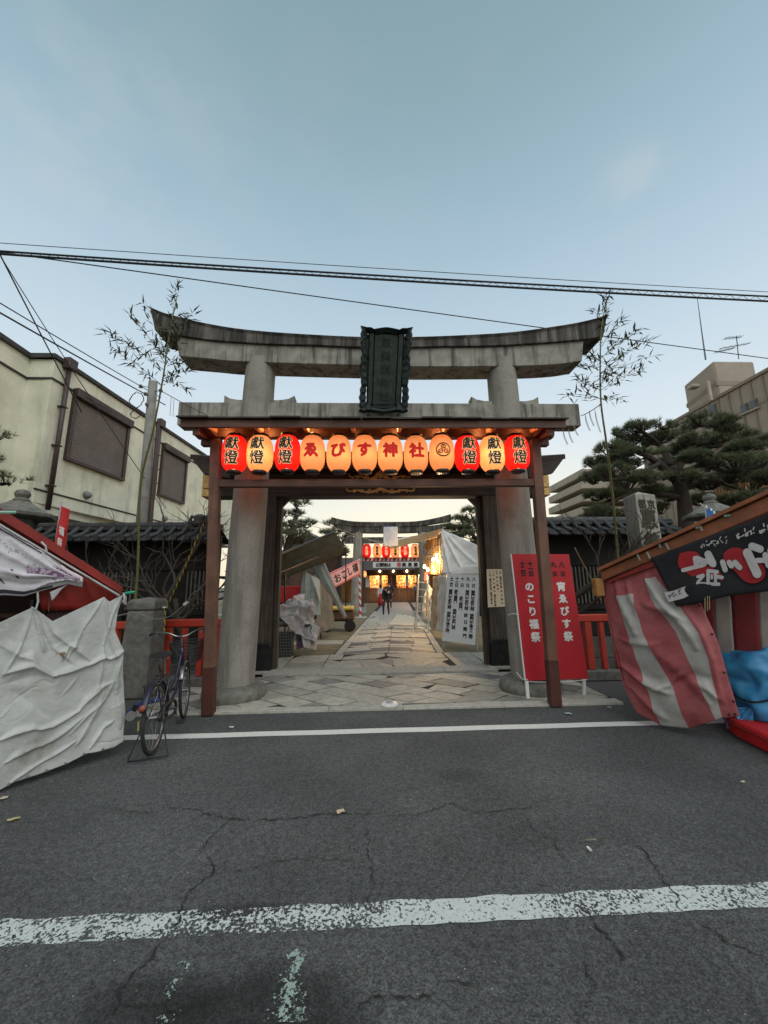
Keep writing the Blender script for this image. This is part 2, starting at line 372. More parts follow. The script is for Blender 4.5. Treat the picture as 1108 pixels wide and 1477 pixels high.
# ------------------------------------------------------------------ painted lines with worn-through paint
def paint(name, wear, col=(.56, .60, .58)):
    m = bpy.data.materials.new(name); m.use_nodes = True; t = m.node_tree; L = t.links; b = t.nodes['Principled BSDF']
    b.inputs['Roughness'].default_value = .7
    tcn = _n('ShaderNodeTexCoord', t)
    n1 = _n('ShaderNodeTexNoise', t); n1.inputs['Scale'].default_value = 55; n1.inputs['Detail'].default_value = 5; n1.inputs['Roughness'].default_value = .7
    n2 = _n('ShaderNodeTexNoise', t); n2.inputs['Scale'].default_value = 2.3; n2.inputs['Detail'].default_value = 3
    n3 = _n('ShaderNodeTexNoise', t); n3.inputs['Scale'].default_value = 16; n3.inputs['Detail'].default_value = 3
    for n in (n1, n2, n3): L.new(tcn.outputs['Object'], n.inputs['Vector'])
    at = _n('ShaderNodeAttribute', t); at.attribute_name = 'wear'
    def ma(op, x, y):
        q = _n('ShaderNodeMath', t, operation=op)
        for i, w in enumerate((x, y)):
            if isinstance(w, (int, float)): q.inputs[i].default_value = w
            else: L.new(w, q.inputs[i])
        return q.outputs[0]
    s = ma('ADD', ma('ADD', ma('SUBTRACT', ma('MULTIPLY', n1.outputs[0], 2.4), .7), ma('MULTIPLY', n3.outputs[0], .7)), ma('MULTIPLY', n2.outputs[0], .45))
    s = ma('SUBTRACT', s, at.outputs['Fac'])
    r = _n('ShaderNodeMapRange', t); r.inputs['From Min'].default_value = wear; r.inputs['From Max'].default_value = wear+.05; L.new(s, r.inputs['Value'])
    c = _n('ShaderNodeMix', t, data_type='RGBA'); c.inputs[6].default_value = (*col, 1); c.inputs[7].default_value = (*[q*.75 for q in col], 1); L.new(n3.outputs[0], c.inputs[0])
    L.new(c.outputs[2], b.inputs['Base Color'])
    tr = _n('ShaderNodeBsdfTransparent', t); ms = _n('ShaderNodeMixShader', t); o = t.nodes['Material Output']
    L.new(r.outputs[0], ms.inputs[0]); L.new(tr.outputs[0], ms.inputs[1]); L.new(b.outputs[0], ms.inputs[2]); L.new(ms.outputs[0], o.inputs[0])
    return m
def painted(name, fn, nu, nv, wearfn, m):
    mb = MB(); mb.grid(nu, nv, fn); o = mb.build(name, m, kind='structure')
    at = o.data.attributes.new('wear', 'FLOAT', 'POINT')
    for j in range(nv+1):
        for i in range(nu+1): at.data[j*(nu+1)+i].value = wearfn(i/nu, j/nv)
    return o
PN = paint('line_paint', .72); PS = paint('edge_paint', .62, (.66, .66, .62)); PC = paint('chalk_paint', .74, (.30, .38, .34))
def nearw(u, v):
    x = lerp(-6, 6, u)
    w = .27 if x < -.15 else (.32 if x < .05 else (.12 if x < .52 else .24))
    w -= .12*(x < -1.35)
    if -1.0 < x < -.82: w += .06
    return w + .17*abs(v-.5)*2*(x < 0) + .05*sin(x*7)
painted('painted_line', lambda u, v: (lerp(-6, 6, u), lerp(2.165, 2.315, v)+.0065*lerp(-6, 6, u)+.006*sin(u*150)*(v > .5)+.003*sin(u*310), .004), 240, 6, nearw, PN)
painted('painted_line', lambda u, v: (lerp(-9, 9, u), lerp(4.605, 4.745, v)+.003*lerp(-9, 9, u)+.004*sin(u*90), .004), 200, 3, lambda u, v: .02+.1*abs(v-.5)*2, PS)
def mark(pts, w0, w1, wfn):
    pts = hermite([G(*p) for p in pts], 5)
    def f(u, v):
        i = u*(len(pts)-1); a = int(min(i, len(pts)-2)); p = pts[a].lerp(pts[a+1], i-a); d = (pts[a+1]-pts[a]).normalized(); s = Vector((-d.y, d.x, 0))
        w = lerp(w0, w1, u); q = p+s*(v-.5)*w; return (q.x, q.y, .0045)
    painted('paint_mark', f, len(pts), 6, lambda u, v: wfn(u)+.45*abs(v-.5)*2, PC)
mark([(414, 1382), (428, 1376), (434, 1384), (426, 1396), (420, 1410), (416, 1430), (412, 1450), (405, 1476)], .035, .16, lambda u: .05+.25*u)
mark([(440, 1432), (434, 1450), (426, 1476)], .05, .12, lambda u: .30)
mark([(256, 1392), (266, 1388), (270, 1398), (256, 1412), (244, 1428), (236, 1446)], .022, .10, lambda u: .22+.2*u)
mark([(262, 1462), (245, 1468), (225, 1476)], .05, .08, lambda u: .35)

# ------------------------------------------------------------------ cracks in the asphalt
def crack(pts, w, z=.0075):
    P = [G(*p) for p in pts]; out = []
    for a, b in zip(P, P[1:]):
        n = max(2, int((b-a).length/.018)); d = (b-a).normalized(); s = Vector((-d.y, d.x, 0))
        for k in range(n): out.append(a.lerp(b, k/n)+s*(rng.uniform(-.016, .016) if k else 0))
    out.append(P[-1]); mb = MB(); n = len(out); vs = []
    for i, p in enumerate(out):
        d = (out[min(i+1, n-1)]-out[max(i-1, 0)]).normalized(); s = Vector((-d.y, d.x, 0)); ww = w*1.1*(.2+1.1*rng.random())*min(1, 4*min(i, n-1-i)/n+.25)
        vs += [(p.x-s.x*ww/2, p.y-s.y*ww/2, z), (p.x+s.x*ww/2, p.y+s.y*ww/2, z)]
    mb.add(vs, [(2*i, 2*i+1, 2*i+3, 2*i+2) for i in range(n-1)]); mb.build('asphalt_crack', BLACKISH, kind='structure')
c6 = lambda *p: [(x/1.9786, 1040+y/1.9786) for x, y in p]
c7 = lambda *p: [(560+x/2.0219, 1040+y/2.0219) for x, y in p]
crack(c6((300, 245), (360, 258), (450, 268)), .006)
crack(c6((470, 225), (480, 245), (500, 252), (560, 255), (600, 272), (665, 280), (720, 285), (780, 285), (850, 278), (930, 268), (1000, 268), (1100, 262)), .009)
crack(c6((665, 250), (665, 280), (640, 300), (590, 345), (570, 385)), .006)
crack(c6((590, 390), (605, 405), (605, 440), (560, 470), (540, 495), (520, 540), (500, 590), (470, 630)), .010)
crack(c6((470, 630), (420, 690), (370, 740), (335, 770), (340, 800), (330, 865)), .011)
crack(c6((345, 800), (400, 820), (470, 812), (540, 835)), .006)
crack(c6((1045, 290), (1055, 400), (1070, 470), (1050, 520), (1050, 580)), .005)
crack(c6((640, 440), (700, 425), (800, 402), (900, 392), (1000, 402), (1050, 412)), .005)
crack(c6((1108, 790), (1050, 805), (1020, 835)), .009)
crack(c7((0, 275), (70, 280), (130, 262), (185, 242), (250, 270), (330, 262), (400, 258), (440, 238), (490, 230)), .007)
crack(c7((395, 275), (430, 325), (490, 355), (510, 400), (530, 425)), .006)
crack(c7((550, 530), (600, 590), (640, 625), (670, 670), (690, 730)), .010)
crack(c7((690, 345), (740, 375), (790, 440), (830, 500), (860, 560)), .008)
crack(c7((900, 590), (930, 605), (980, 645), (1050, 665), (1108, 720)), .008)
crack(c7((150, 770), (200, 765), (260, 758)), .008); crack(c7((0, 805), (50, 812), (130, 805)), .008)
crack(c7((560, 690), (600, 760), (575, 840)), .005)

# ------------------------------------------------------------------ paving: every slab an object of its own
def clip(poly, x0, x1, y0, y1):
    def cut(P, ins, inter):
        o = []
        for i in range(len(P)):
            a, b = P[i], P[(i+1) % len(P)]
            if ins(a):
                o.append(a)
                if not ins(b): o.append(inter(a, b))
            elif ins(b): o.append(inter(a, b))
        return o
    def ix(x): return lambda a, b: (x, a[1]+(b[1]-a[1])*(x-a[0])/(b[0]-a[0]))
    def iy(y): return lambda a, b: (a[0]+(b[0]-a[0])*(y-a[1])/(b[1]-a[1]), y)
    for ins, it in ((lambda p: p[0] > x0, ix(x0)), (lambda p: p[0] < x1, ix(x1)), (lambda p: p[1] > y0, iy(y0)), (lambda p: p[1] < y1, iy(y1))):
        if len(poly) < 3: return []
        poly = cut(poly, ins, it)
    return poly
def area(P): return abs(sum(P[i][0]*P[(i+1) % len(P)][1]-P[(i+1) % len(P)][0]*P[i][1] for i in range(len(P))))/2
def inset(P, d):
    n = len(P); A = sum(P[i][0]*P[(i+1) % n][1]-P[(i+1) % n][0]*P[i][1] for i in range(n)); sg = 1 if A > 0 else -1; Lk = []
    for i in range(n):
        (x0, y0), (x1, y1) = P[i], P[(i+1) % n]; l = sqrt((x1-x0)**2+(y1-y0)**2) or 1e-9; nx, ny = -(y1-y0)/l*sg, (x1-x0)/l*sg
        Lk.append((x0+nx*d, y0+ny*d, x1-x0, y1-y0))
    out = []
    for i in range(n):
        ax, ay, adx, ady = Lk[i-1]; bx, by, bdx, bdy = Lk[i]; det = adx*bdy-ady*bdx
        if abs(det) < 1e-9: out.append((bx, by)); continue
        t = ((bx-ax)*bdy-(by-ay)*bdx)/det; out.append((ax+adx*t, ay+ady*t))
    return out
def slab(name, P, z, h, m, parent, ch=.008, gap=.007):
    P = [p for i, p in enumerate(P) if (p[0]-P[i-1][0])**2+(p[1]-P[i-1][1])**2 > .0009]
    if len(P) < 3 or area(P) < .012: return
    P0, P1 = inset(P, gap), inset(P, gap+ch)
    if area(P1) > area(P) or area(P1) < .002 or max((a[0]-b[0])**2+(a[1]-b[1])**2 for a, b in zip(P, P1)) > .02: return
    n = len(P); cx = sum(p[0] for p in P)/n; cy = sum(p[1] for p in P)/n
    dz = rng.uniform(-.002, .003); tx = rng.uniform(-.004, .004); ty = rng.uniform(-.004, .004); vs = []
    for Q, zz in ((P0, z-h), (P0, z-ch*.8), (P1, z)):
        for X, Y in Q: vs.append((X, Y, zz+(dz+tx*(X-cx)*4+ty*(Y-cy)*4 if zz > z-h else 0)))
    fs = [tuple(range(2*n, 3*n))]+[(l*n+i, l*n+(i+1) % n, (l+1)*n+(i+1) % n, (l+1)*n+i) for l in range(2) for i in range(n)]
    mb = MB(); mb.add(vs, fs); mb.build(name, m, parent)
def bed(name, poly, z):
    mb = MB(); mb.add([(x, y, z) for x, y in poly], [tuple(range(len(poly)))]); return mb.build(name, JOINT, kind='structure')
# kerb strip
kb = bed('kerb', [(-3.1, 5.37), (3.35, 5.37), (3.35, 5.56), (-3.1, 5.56)], .002)
xs = [-3.1, -1.9, -.55, .42, 1.75, 3.35]
for a, b in zip(xs, xs[1:]): slab('kerb_stone', [(a, 5.37), (b, 5.37), (b, 5.55), (a, 5.55)], .03, .05, KERB, kb, .006, .003)
# diagonal slabs in front of the gate
fb = bed('forecourt', [(-3.1, 5.56), (3.35, 5.56), (3.35, 7.34), (-3.1, 7.34)], .0205)
r2 = random.Random(11); cell = .33
for i in range(-14, 16):
    s = r2.uniform(0, .5); j = -9.0
    w = cell
    while j < 9:
        L_ = r2.choice((.40, .50, .58, .66)); a0 = i*w; a1 = a0+w; q0 = j; q1 = j+L_; sk = r2.uniform(-.04, .04)
        th = R(38)
        def T(a, q): return (.15+a*cos(th)*1.25-q*sin(th)*1.25, 6.4+a*sin(th)+q*cos(th)*.8)
        P = [T(a0, q0), T(a1, q0+sk), T(a1, q1+sk), T(a0, q1)]
        P = clip(P, -3.08, 3.33, 5.57, 7.32)
        cxp = sum(p[0] for p in P)/max(len(P), 1); cyp = sum(p[1] for p in P)/max(len(P), 1)
        if len(P) > 2:
            special = abs(cxp-1.65) < .3 and 6.85 < cyp < 7.2
            slab('paving_slab', P, .026, .04, WET if special else (PAVE_D if r2.random() < .12 else PAVE), fb, .004, .009)
        j += L_
# threshold stone and landing
th_ = bed('threshold', [(-1.95, 7.34), (2.35, 7.34), (2.35, 7.84), (-1.95, 7.84)], .0)
for a, b in ((-1.93, 1.35), (1.35, 2.33)): slab('threshold_stone', [(a, 7.35), (b, 7.35), (b, 7.80), (a, 7.80)], .06, .07, KERB, th_, .008, .003)
lb = bed('landing', [(-2.6, 7.86), (3.1, 7.86), (3.1, 9.42), (-2.6, 9.42)], .025); lb.data.materials.clear(); lb.data.materials.append(JOINT)
def pc(Y): return .44+(Y-9.4)*K
cols = [-2.6, -1.75, -.95, pc(8.6)-1.0]
for i, (a, b) in enumerate(zip(cols, cols[1:])):
    for y0, y1 in ((7.87, 8.55), (8.55, 9.4)) if i % 2 else ((7.87, 8.8), (8.8, 9.4)): slab('paving_slab', [(a, y0), (b, y0), (b, y1), (a, y1)], .032, .04, PAVE, lb)
cols = [pc(8.6)+1.3, 2.3, 3.1]
for a, b in zip(cols, cols[1:]):
    for y0, y1 in ((7.87, 8.7), (8.7, 9.4)): slab('paving_slab', [(a, y0), (b, y0), (b, y1), (a, y1)], .032, .04, PAVE, lb)
c0 = pc(8.6)
for s_, base in ((-1, c0-.52), (1, c0+.62)):     # two half-round fans of wedges
    for k in range(5):
        a0 = pi*k/5; a1 = pi*(k+1)/5; rr = .50 if s_ < 0 else .55; st = 4
        P = [(base, 7.9)]+[(base+rr*1.0*cos(a0+(a1-a0)*q/st), 7.9+rr*1.55*sin(a0+(a1-a0)*q/st)) for q in range(st+1)]
        slab('paving_slab', P, .032, .04, PAVE, lb, .006, .006)
for P in ([(c0-1.12, 7.88), (c0+.05, 7.88), (c0+.05, 8.74), (c0-1.0, 8.74)], [(c0+.07, 7.88), (c0+1.29, 7.88), (c0+1.29, 8.74), (c0+.07, 8.74)]):
    slab('paving_slab', P, .0275, .03, PAVE, lb, .003, .006)
slab('paving_slab', [(c0+.05, 8.05), (c0+.34, 8.55), (c0+.05, 9.0), (c0-.25, 8.55)], .032, .04, WET, lb)
for P in ([(c0-1.0, 8.75), (c0-.3, 8.78), (c0-.05, 9.12), (c0-.05, 9.4), (c0-1.0, 9.4)], [(c0-.02, 9.1), (c0+.4, 8.75), (c0+1.28, 8.78), (c0+1.28, 9.4), (c0-.02, 9.4)]):
    slab('paving_slab', P, .031, .04, PAVE, lb)
# the approach path: chevron slabs between long border stones
HW = 1.10
pb = MB(); pb.quad((pc(9.4)-HW-.22, 9.42, .024), (pc(9.4)+HW+.22, 9.42, .024), (pc(38)+HW+.22, 38, .024), (pc(38)-HW-.22, 38, .024)); pb = pb.build('approach_path', JOINT, kind='structure')
y = 9.45
while y < 23:
    for s_ in (-1, 1):
        for sx in (-HW-.13, HW+.13):
            pass
    y2 = y+rng.uniform(.9, 1.3)
    for sx in (-HW-.10, HW+.10): slab('border_stone', [(pc(y)+sx-.09, y), (pc(y)+sx+.09, y), (pc(y2)+sx+.09, y2), (pc(y2)+sx-.09, y2)], .03, .04, KERB, pb, .006, .003)
    y = y2
y = 9.2; row = 0; npc = 0
while y < 22.6 and npc < 290:
    h = .29 if y < 17 else .42; sl = .30
    band = row % 4 in (1, 2) if y < 11 else row % 4 == 1
    for s_ in (-1, 1):
        e = [0, HW*(.5+rng.uniform(-.12, .12)), HW]
        for k, (a, b) in enumerate(zip(e, e[1:])):
            P = [(pc(y)+s_*a, y+sl*(HW-a)), (pc(y)+s_*b, y+sl*(HW-b)), (pc(y)+s_*b, y+sl*(HW-b)+h), (pc(y)+s_*a, y+sl*(HW-a)+h)]
            P = clip(P, -50, 50, 9.44, 60)
            dk = band and y < 14.5 and ((k == 0) != (s_ < 0 and row % 8 > 3) or rng.random() < .25)
            if len(P) > 2: slab('path_slab', P, .028, .03, DARKB if dk else PAVE, pb, .003, .006); npc += 1
    y += h; row += 1
mb = MB(); mb.quad((pc(22.7)-HW, 22.7, .029), (pc(22.7)+HW, 22.7, .029), (pc(38)+HW, 38, .029), (pc(38)-HW, 38, .029)); mb.build('far_path', mat('far_paving', (.30, .285, .26), (.20, .19, .17), rough=.5, scale=3), kind='structure')
# slab rows crossing the sand on the left, damp cross paving by the far torii
for yy in (11.2, 19.8):
    for k in range(3):
        x0 = pc(yy)-HW-.26-k*.9; slab('paving_slab', [(x0-.88, yy), (x0, yy), (x0, yy+.7), (x0-.88, yy+.7)], .02, .03, PAVE, pb)
sheet('cross_paving', -9, 23.2, -.25, 36, .004, mat('wet_paving', (.13, .13, .125), (.20, .20, .19), rough=.35, scale=1.2, bump=.1))
sheet('cross_paving', 3.2, 23.2, 14, 36, .004, MATS['wet_paving'])
for yy in (25, 28.5, 32.5):
    sheet('painted_line', -6, yy, -.3, yy+.5, .010, KERB); sheet('painted_line', 3.4, yy, 9, yy+.5, .010, KERB)
# ================================================================== the big stone torii
TY = 6.12
WOODR = mat('red_brown_wood', (.150, .072, .044), (.082, .040, .026), rough=.6, scale=3, bump=.35, bscale=80, streak=((.25, .10, .055), .5, (40, 40, 1.6), .5, .7))
WOODR_H = mat('red_brown_beam', (.110, .052, .034), (.066, .032, .022), rough=.6, scale=3, bump=.35, bscale=80, streak=((.22, .09, .05), .5, (1.6, 40, 40), .5, .7))
WOODD = mat('old_dark_wood', (.055, .043, .033), (.026, .021, .017), rough=.7, scale=3, bump=.5, bscale=70, streak=((.13, .105, .08), .7, (50, 50, 1.2), .5, .66))
WOODD_H = mat('old_dark_beam', (.055, .045, .038), (.03, .024, .02), rough=.7, scale=3, bump=.5, bscale=70, streak=((.10, .08, .065), .7, (1.2, 50, 50), .5, .66))
ROOFW = mat('roof_board', (.06, .045, .038), (.035, .027, .024), rough=.8, scale=8, bump=.4)
SOFFIT = mat('soffit_board', (.66, .33, .16), (.50, .24, .11), rough=.6, scale=4, streak=((.10, .04, .02), .5, (30, 2, 30), .5, .7))  # wood colour brightened to stand in for part of the lantern glow
GOLD = mat('gilded_carving', (.75, .50, .20), (.48, .30, .10), rough=.45, scale=14, metal=.35, bump=.2, bscale=60)
METALB = mat('black_metal', (.02, .02, .022), (.035, .034, .034), rough=.45, scale=10, metal=.5)
ROPEC = mat('rope_dark', (.08, .07, .05), rough=.9)

def torii(Y, tipL, tipR, topc, zk, cols, nuki, half, S=1.0, name='stone_torii', label='', rows=None):
    pass
def make_torii():
    t = thing('stone_torii', 'large weathered grey granite torii spanning the street entrance behind the paper lanterns', 'torii', (0.25, TY, 0))
    # columns: battered, slightly entasised
    def column(bx, by, tx, ty, xb_):
        a = W(bx, by, TY); b = W(tx, ty, TY); a = Vector((a.x, TY, .12)); b = Vector((b.x, TY, b.z))
        n = 12; pts = [a.lerp(b, k/n) for k in range(n+1)]
        mb = MB(); mb.tube(pts, [lerp(.272, .246, (k/n))+.006*sin(pi*k/n) for k in range(n+1)], 40)
        mb.build('column', STONE_COL, t, smooth=True, auto=50)
        m2 = MB(); prof = [(.43, .0), (.455, .05), (.45, .12), (.40, .175), (.34, .20), (.30, .20)]
        m2.lathe((a.x, TY, .01), prof, 40); m2.build('column_base', STONE_BASE, t, smooth=True, auto=40)
        return a, b
    cl = column(339, 985, 377, 524, 0); cr = column(765, 985, 722, 525, 0)
    # kasagi + shimaki: swept beams, profile follows the photograph
    yf, yb = TY-.27, TY+.27
    top = [(213, 442), (236, 452), (262, 459), (300, 468), (350, 476), (420, 482), (520, 487), (600, 487), (680, 484), (740, 480), (800, 472), (840, 465), (879, 455)]
    T = hermite([W(x, y, yf) for x, y in top], 6)
    xl, xr = T[0].x, T[-1].x; xm = (xl+xr)/2; hw = (xr-xl)/2
    KB = [(224, 476), (297, 489), (401, 496), (520, 497.5), (591, 498.5), (692, 498.5), (767, 495), (843, 489), (862, 486)]   # lower edge of the upper lintel
    SB = [(253, 513), (300, 517), (356, 521.5), (520, 526.5), (591, 528.5), (745, 527.5), (805, 525), (838, 520.5)]              # lower edge of the lower lintel
    def edge(P_, y_):
        H_ = hermite([W(x, y, y_) for x, y in P_], 8)
        def at(x):
            for a, b in zip(H_, H_[1:]):
                if a.x <= x <= b.x: return lerp(a.z, b.z, (x-a.x)/(b.x-a.x))
            return H_[0].z if x < H_[0].x else H_[-1].z
        return at
    kb, sb = edge(KB, yf), edge(SB, yf+.05)
    def ring_beam(rows, name, mm, bev):
        m_ = len(rows[0]); n_ = len(rows); q = MB()
        q.add([p for r_ in rows for p in r_], [(i*m_+k, i*m_+(k+1) % m_, (i+1)*m_+(k+1) % m_, (i+1)*m_+k) for i in range(n_-1) for k in range(m_)]+[tuple(range(m_)), tuple((n_-1)*m_+k for k in reversed(range(m_)))])
        q.build(name, mm, t, bevel=bev)
    n = len(T); rows = []
    for i, p in enumerate(T):
        e = (p.x-xm)/hw; sl = .16*abs(e)**14*(1 if e > 0 else -1); z1 = min(kb(p.x-sl), p.z-.17)
        rows.append([(p.x, yf-.03, p.z), (p.x, TY, p.z+.05), (p.x, yb+.03, p.z), (p.x-sl*.3, yb, p.z-.05), (p.x-sl, yb, z1), (p.x-sl, yf, z1), (p.x-sl*.3, yf, p.z-.05)])
    ring_beam(rows, 'top_lintel', STONE_DARK, .006)
    s0, s1 = W(254, 489, yf+.05).x, W(842, 492, yf+.05).x; rows = []
    for i in range(61):
        x = lerp(s0, s1, i/60); e = (x-(s0+s1)/2)/((s1-s0)/2); sl = .07*abs(e)**40*(1 if e > 0 else -1); z = kb(x)+.006; z0 = sb(x)
        rows.append([(x, yf+.05, z), (x, yb-.05, z), (x-sl, yb-.05, z0), (x-sl, yf+.05, z0)])
    ring_beam(rows, 'lower_lintel', STONE, .008)
    # nuki (tie beam) in three blocks, butted at the columns
    zt = W(540, 581, TY-.13).z; zb = zt-.40
    x0 = W(258, 580, TY-.13).x; x1 = W(835, 583, TY-.13).x
    for a, b in ((x0, cl[1].x-.05), (cl[1].x-.045, cr[1].x+.045), (cr[1].x+.05, x1)):
        q = MB(); q.bb((a, TY-.13, zb), (b, TY+.13, zt)); q.build('tie_beam', STONE, t, bevel=.008)
    # kusabi: curved wedges either side of each column, on the tie beam
    for cx_, in ((W(377, 570, TY).x,), (W(725, 570, TY).x,)):
        for s_ in (-1, 1):
            a = cx_+s_*.22; prof = [(0, 0), (.36, 0), (.36, .14), (.27, .085), (.14, .06), (0, .055)]
            q = MB(); q.prism([(a+s_*x, TY-.10, zt+z+.002) for x, z in prof], (0, .2, 0)); q.build('wedge', STONE, t, bevel=.005)
    return t, cl, cr
TOR, COLL, COLR = make_torii()

# ------------------------------------------------------------------ the green-black name plaque
def make_plaque():
    BR = mat('patinated_bronze', (.020, .032, .028), (.010, .016, .015), rough=.5, scale=9, metal=.4, bump=.5, bscale=40, dirt=((.06, .10, .085), .5, (6, 6, 4), .55, .75))
    BRP = mat('patinated_panel', (.030, .042, .034), (.014, .02, .018), rough=.55, scale=6, metal=.3, streak=((.06, .08, .065), .6, (40, 40, 1), .5, .66))
    t = thing('name_plaque', 'tall dark green bronze shrine plaque with scalloped frame hung at the middle of the torii', 'plaque', (W(557, 590, 5.8).x, 5.9, 4.5))
    YT, YB = 5.48, 5.86        # top leans out over the street
    a = W(520, 470, YT); b = W(596, 472, YT); c = W(589, 596, YB); d = W(517, 596, YB)
    def S(u, v, out=0):        # u 0..1 left-right, v 0..1 bottom-top
        p = d.lerp(c, u).lerp(a.lerp(b, u), v); n = (c-d).cross(a-d).normalized()
        if n.y > 0: n = -n
        return p+n*out
    # outline with scallops
    def outline(k):
        P = []
        topw = [(0, 1.0), (.10, .985), (.19, .985), (.25, .965), (.33, .975), (.42, .985), (.5, .99), (.58, .985), (.67, .975), (.75, .965), (.81, .985), (.9, .985), (1.0, 1.0)]
        P += topw
        n = 22
        for i in range(1, n): v = 1-i/n; P.append((.965-.02*(1 if i % 2 else 0)+.035*abs(sin(v*9.0)), v))
        P += [(1.0, 0.02), (.9, .0), (.78, .015), (.5, -.01), (.22, .015), (.1, .0), (.0, .02)]
        for i in range(n-1, 0, -1): v = 1-i/n; P.append((.035+.02*(1 if i % 2 else 0)-.035*abs(sin(v*9.0)), v))
        return P
    O = outline(0)
    inner = lambda p: (lerp(.5, p[0], .74), lerp(.5, p[1], .86))
    m = MB(); n = len(O); vs = []
    for out, f in ((-.05, lambda p: p), (.02, lambda p: p), (.085, lambda p: (lerp(.5, p[0], .93), lerp(.5, p[1], .96))), (.03, inner), (-.05, inner)):
        vs += [S(*f(p), out) for p in O]
    m.add(vs, [(l*n+i, l*n+(i+1) % n, (l+1)*n+(i+1) % n, (l+1)*n+i) for l in range(4) for i in range(n)]+[(4*n+i, 4*n+(i+1) % n, (i+1) % n, i) for i in range(n)])
    m.build('frame', BR, t, bevel=.004)
    # carved cloud bosses on the frame
    for i in range(11):
        v = .06+i*.088
        for u in (.085, .915):
            q = MB(); q.lathe(S(u, v, .03), [(.001, .0), (.035, .002), (.03, .028), (.012, .042), (.001, .045)], 10, axis=((c-d).cross(a-d).normalized()*(-1 if (c-d).cross(a-d).y > 0 else 1)).to_track_quat('Z', 'Y')); q.build('carved_boss', BR, t, smooth=True)
    q = MB()
    for u0, u1, o0 in ((.18, .26, .02), (.28, .72, .0), (.74, .82, .02)):
        pts = [S(u0, .10, o0), S(u1, .10, o0), S(u1, .91, o0), S(u0, .91, o0)]; nrm = (c-d).cross(a-d).normalized(); nrm = -nrm if nrm.y > 0 else nrm
        q.prism([p-nrm*.03 for p in pts], nrm*.045)
    q.prism([S(.15, .08, -.04), S(.85, .08, -.04), S(.85, .93, -.04), S(.15, .93, -.04)], Vector((0, .03, 0)))
    q.build('panel', BRP, t, bevel=.003)
    q = MB(); h = (a-d).length; w = (c-d).length
    text(q, [(ch, w/2, h*(.815-.155*i), .155) for i, ch in enumerate('恵美須神社')], lambda x, y: S(x/w, y/h, .022), bold=.03)
    q.build('lettering', BR, t)
    for u in (.2, .8):
        q = MB(); q.box(S(u, .055, .06), (.07, .07, .10)); q.build('bracket', BR, t, bevel=.006)
        q = MB(); q.tube([S(u, -.02, .0), S(u, -.02, .09)], .03, 10); q.build('bolt', BR, t)
    q = MB(); q.prism([S(.28, .045, .03), S(.72, .045, .03), S(.70, .085, .03), (S(.5, .075, .03)), S(.30, .085, .03)], Vector((0, -.03, 0))); q.build('ledge', BR, t)
make_plaque()

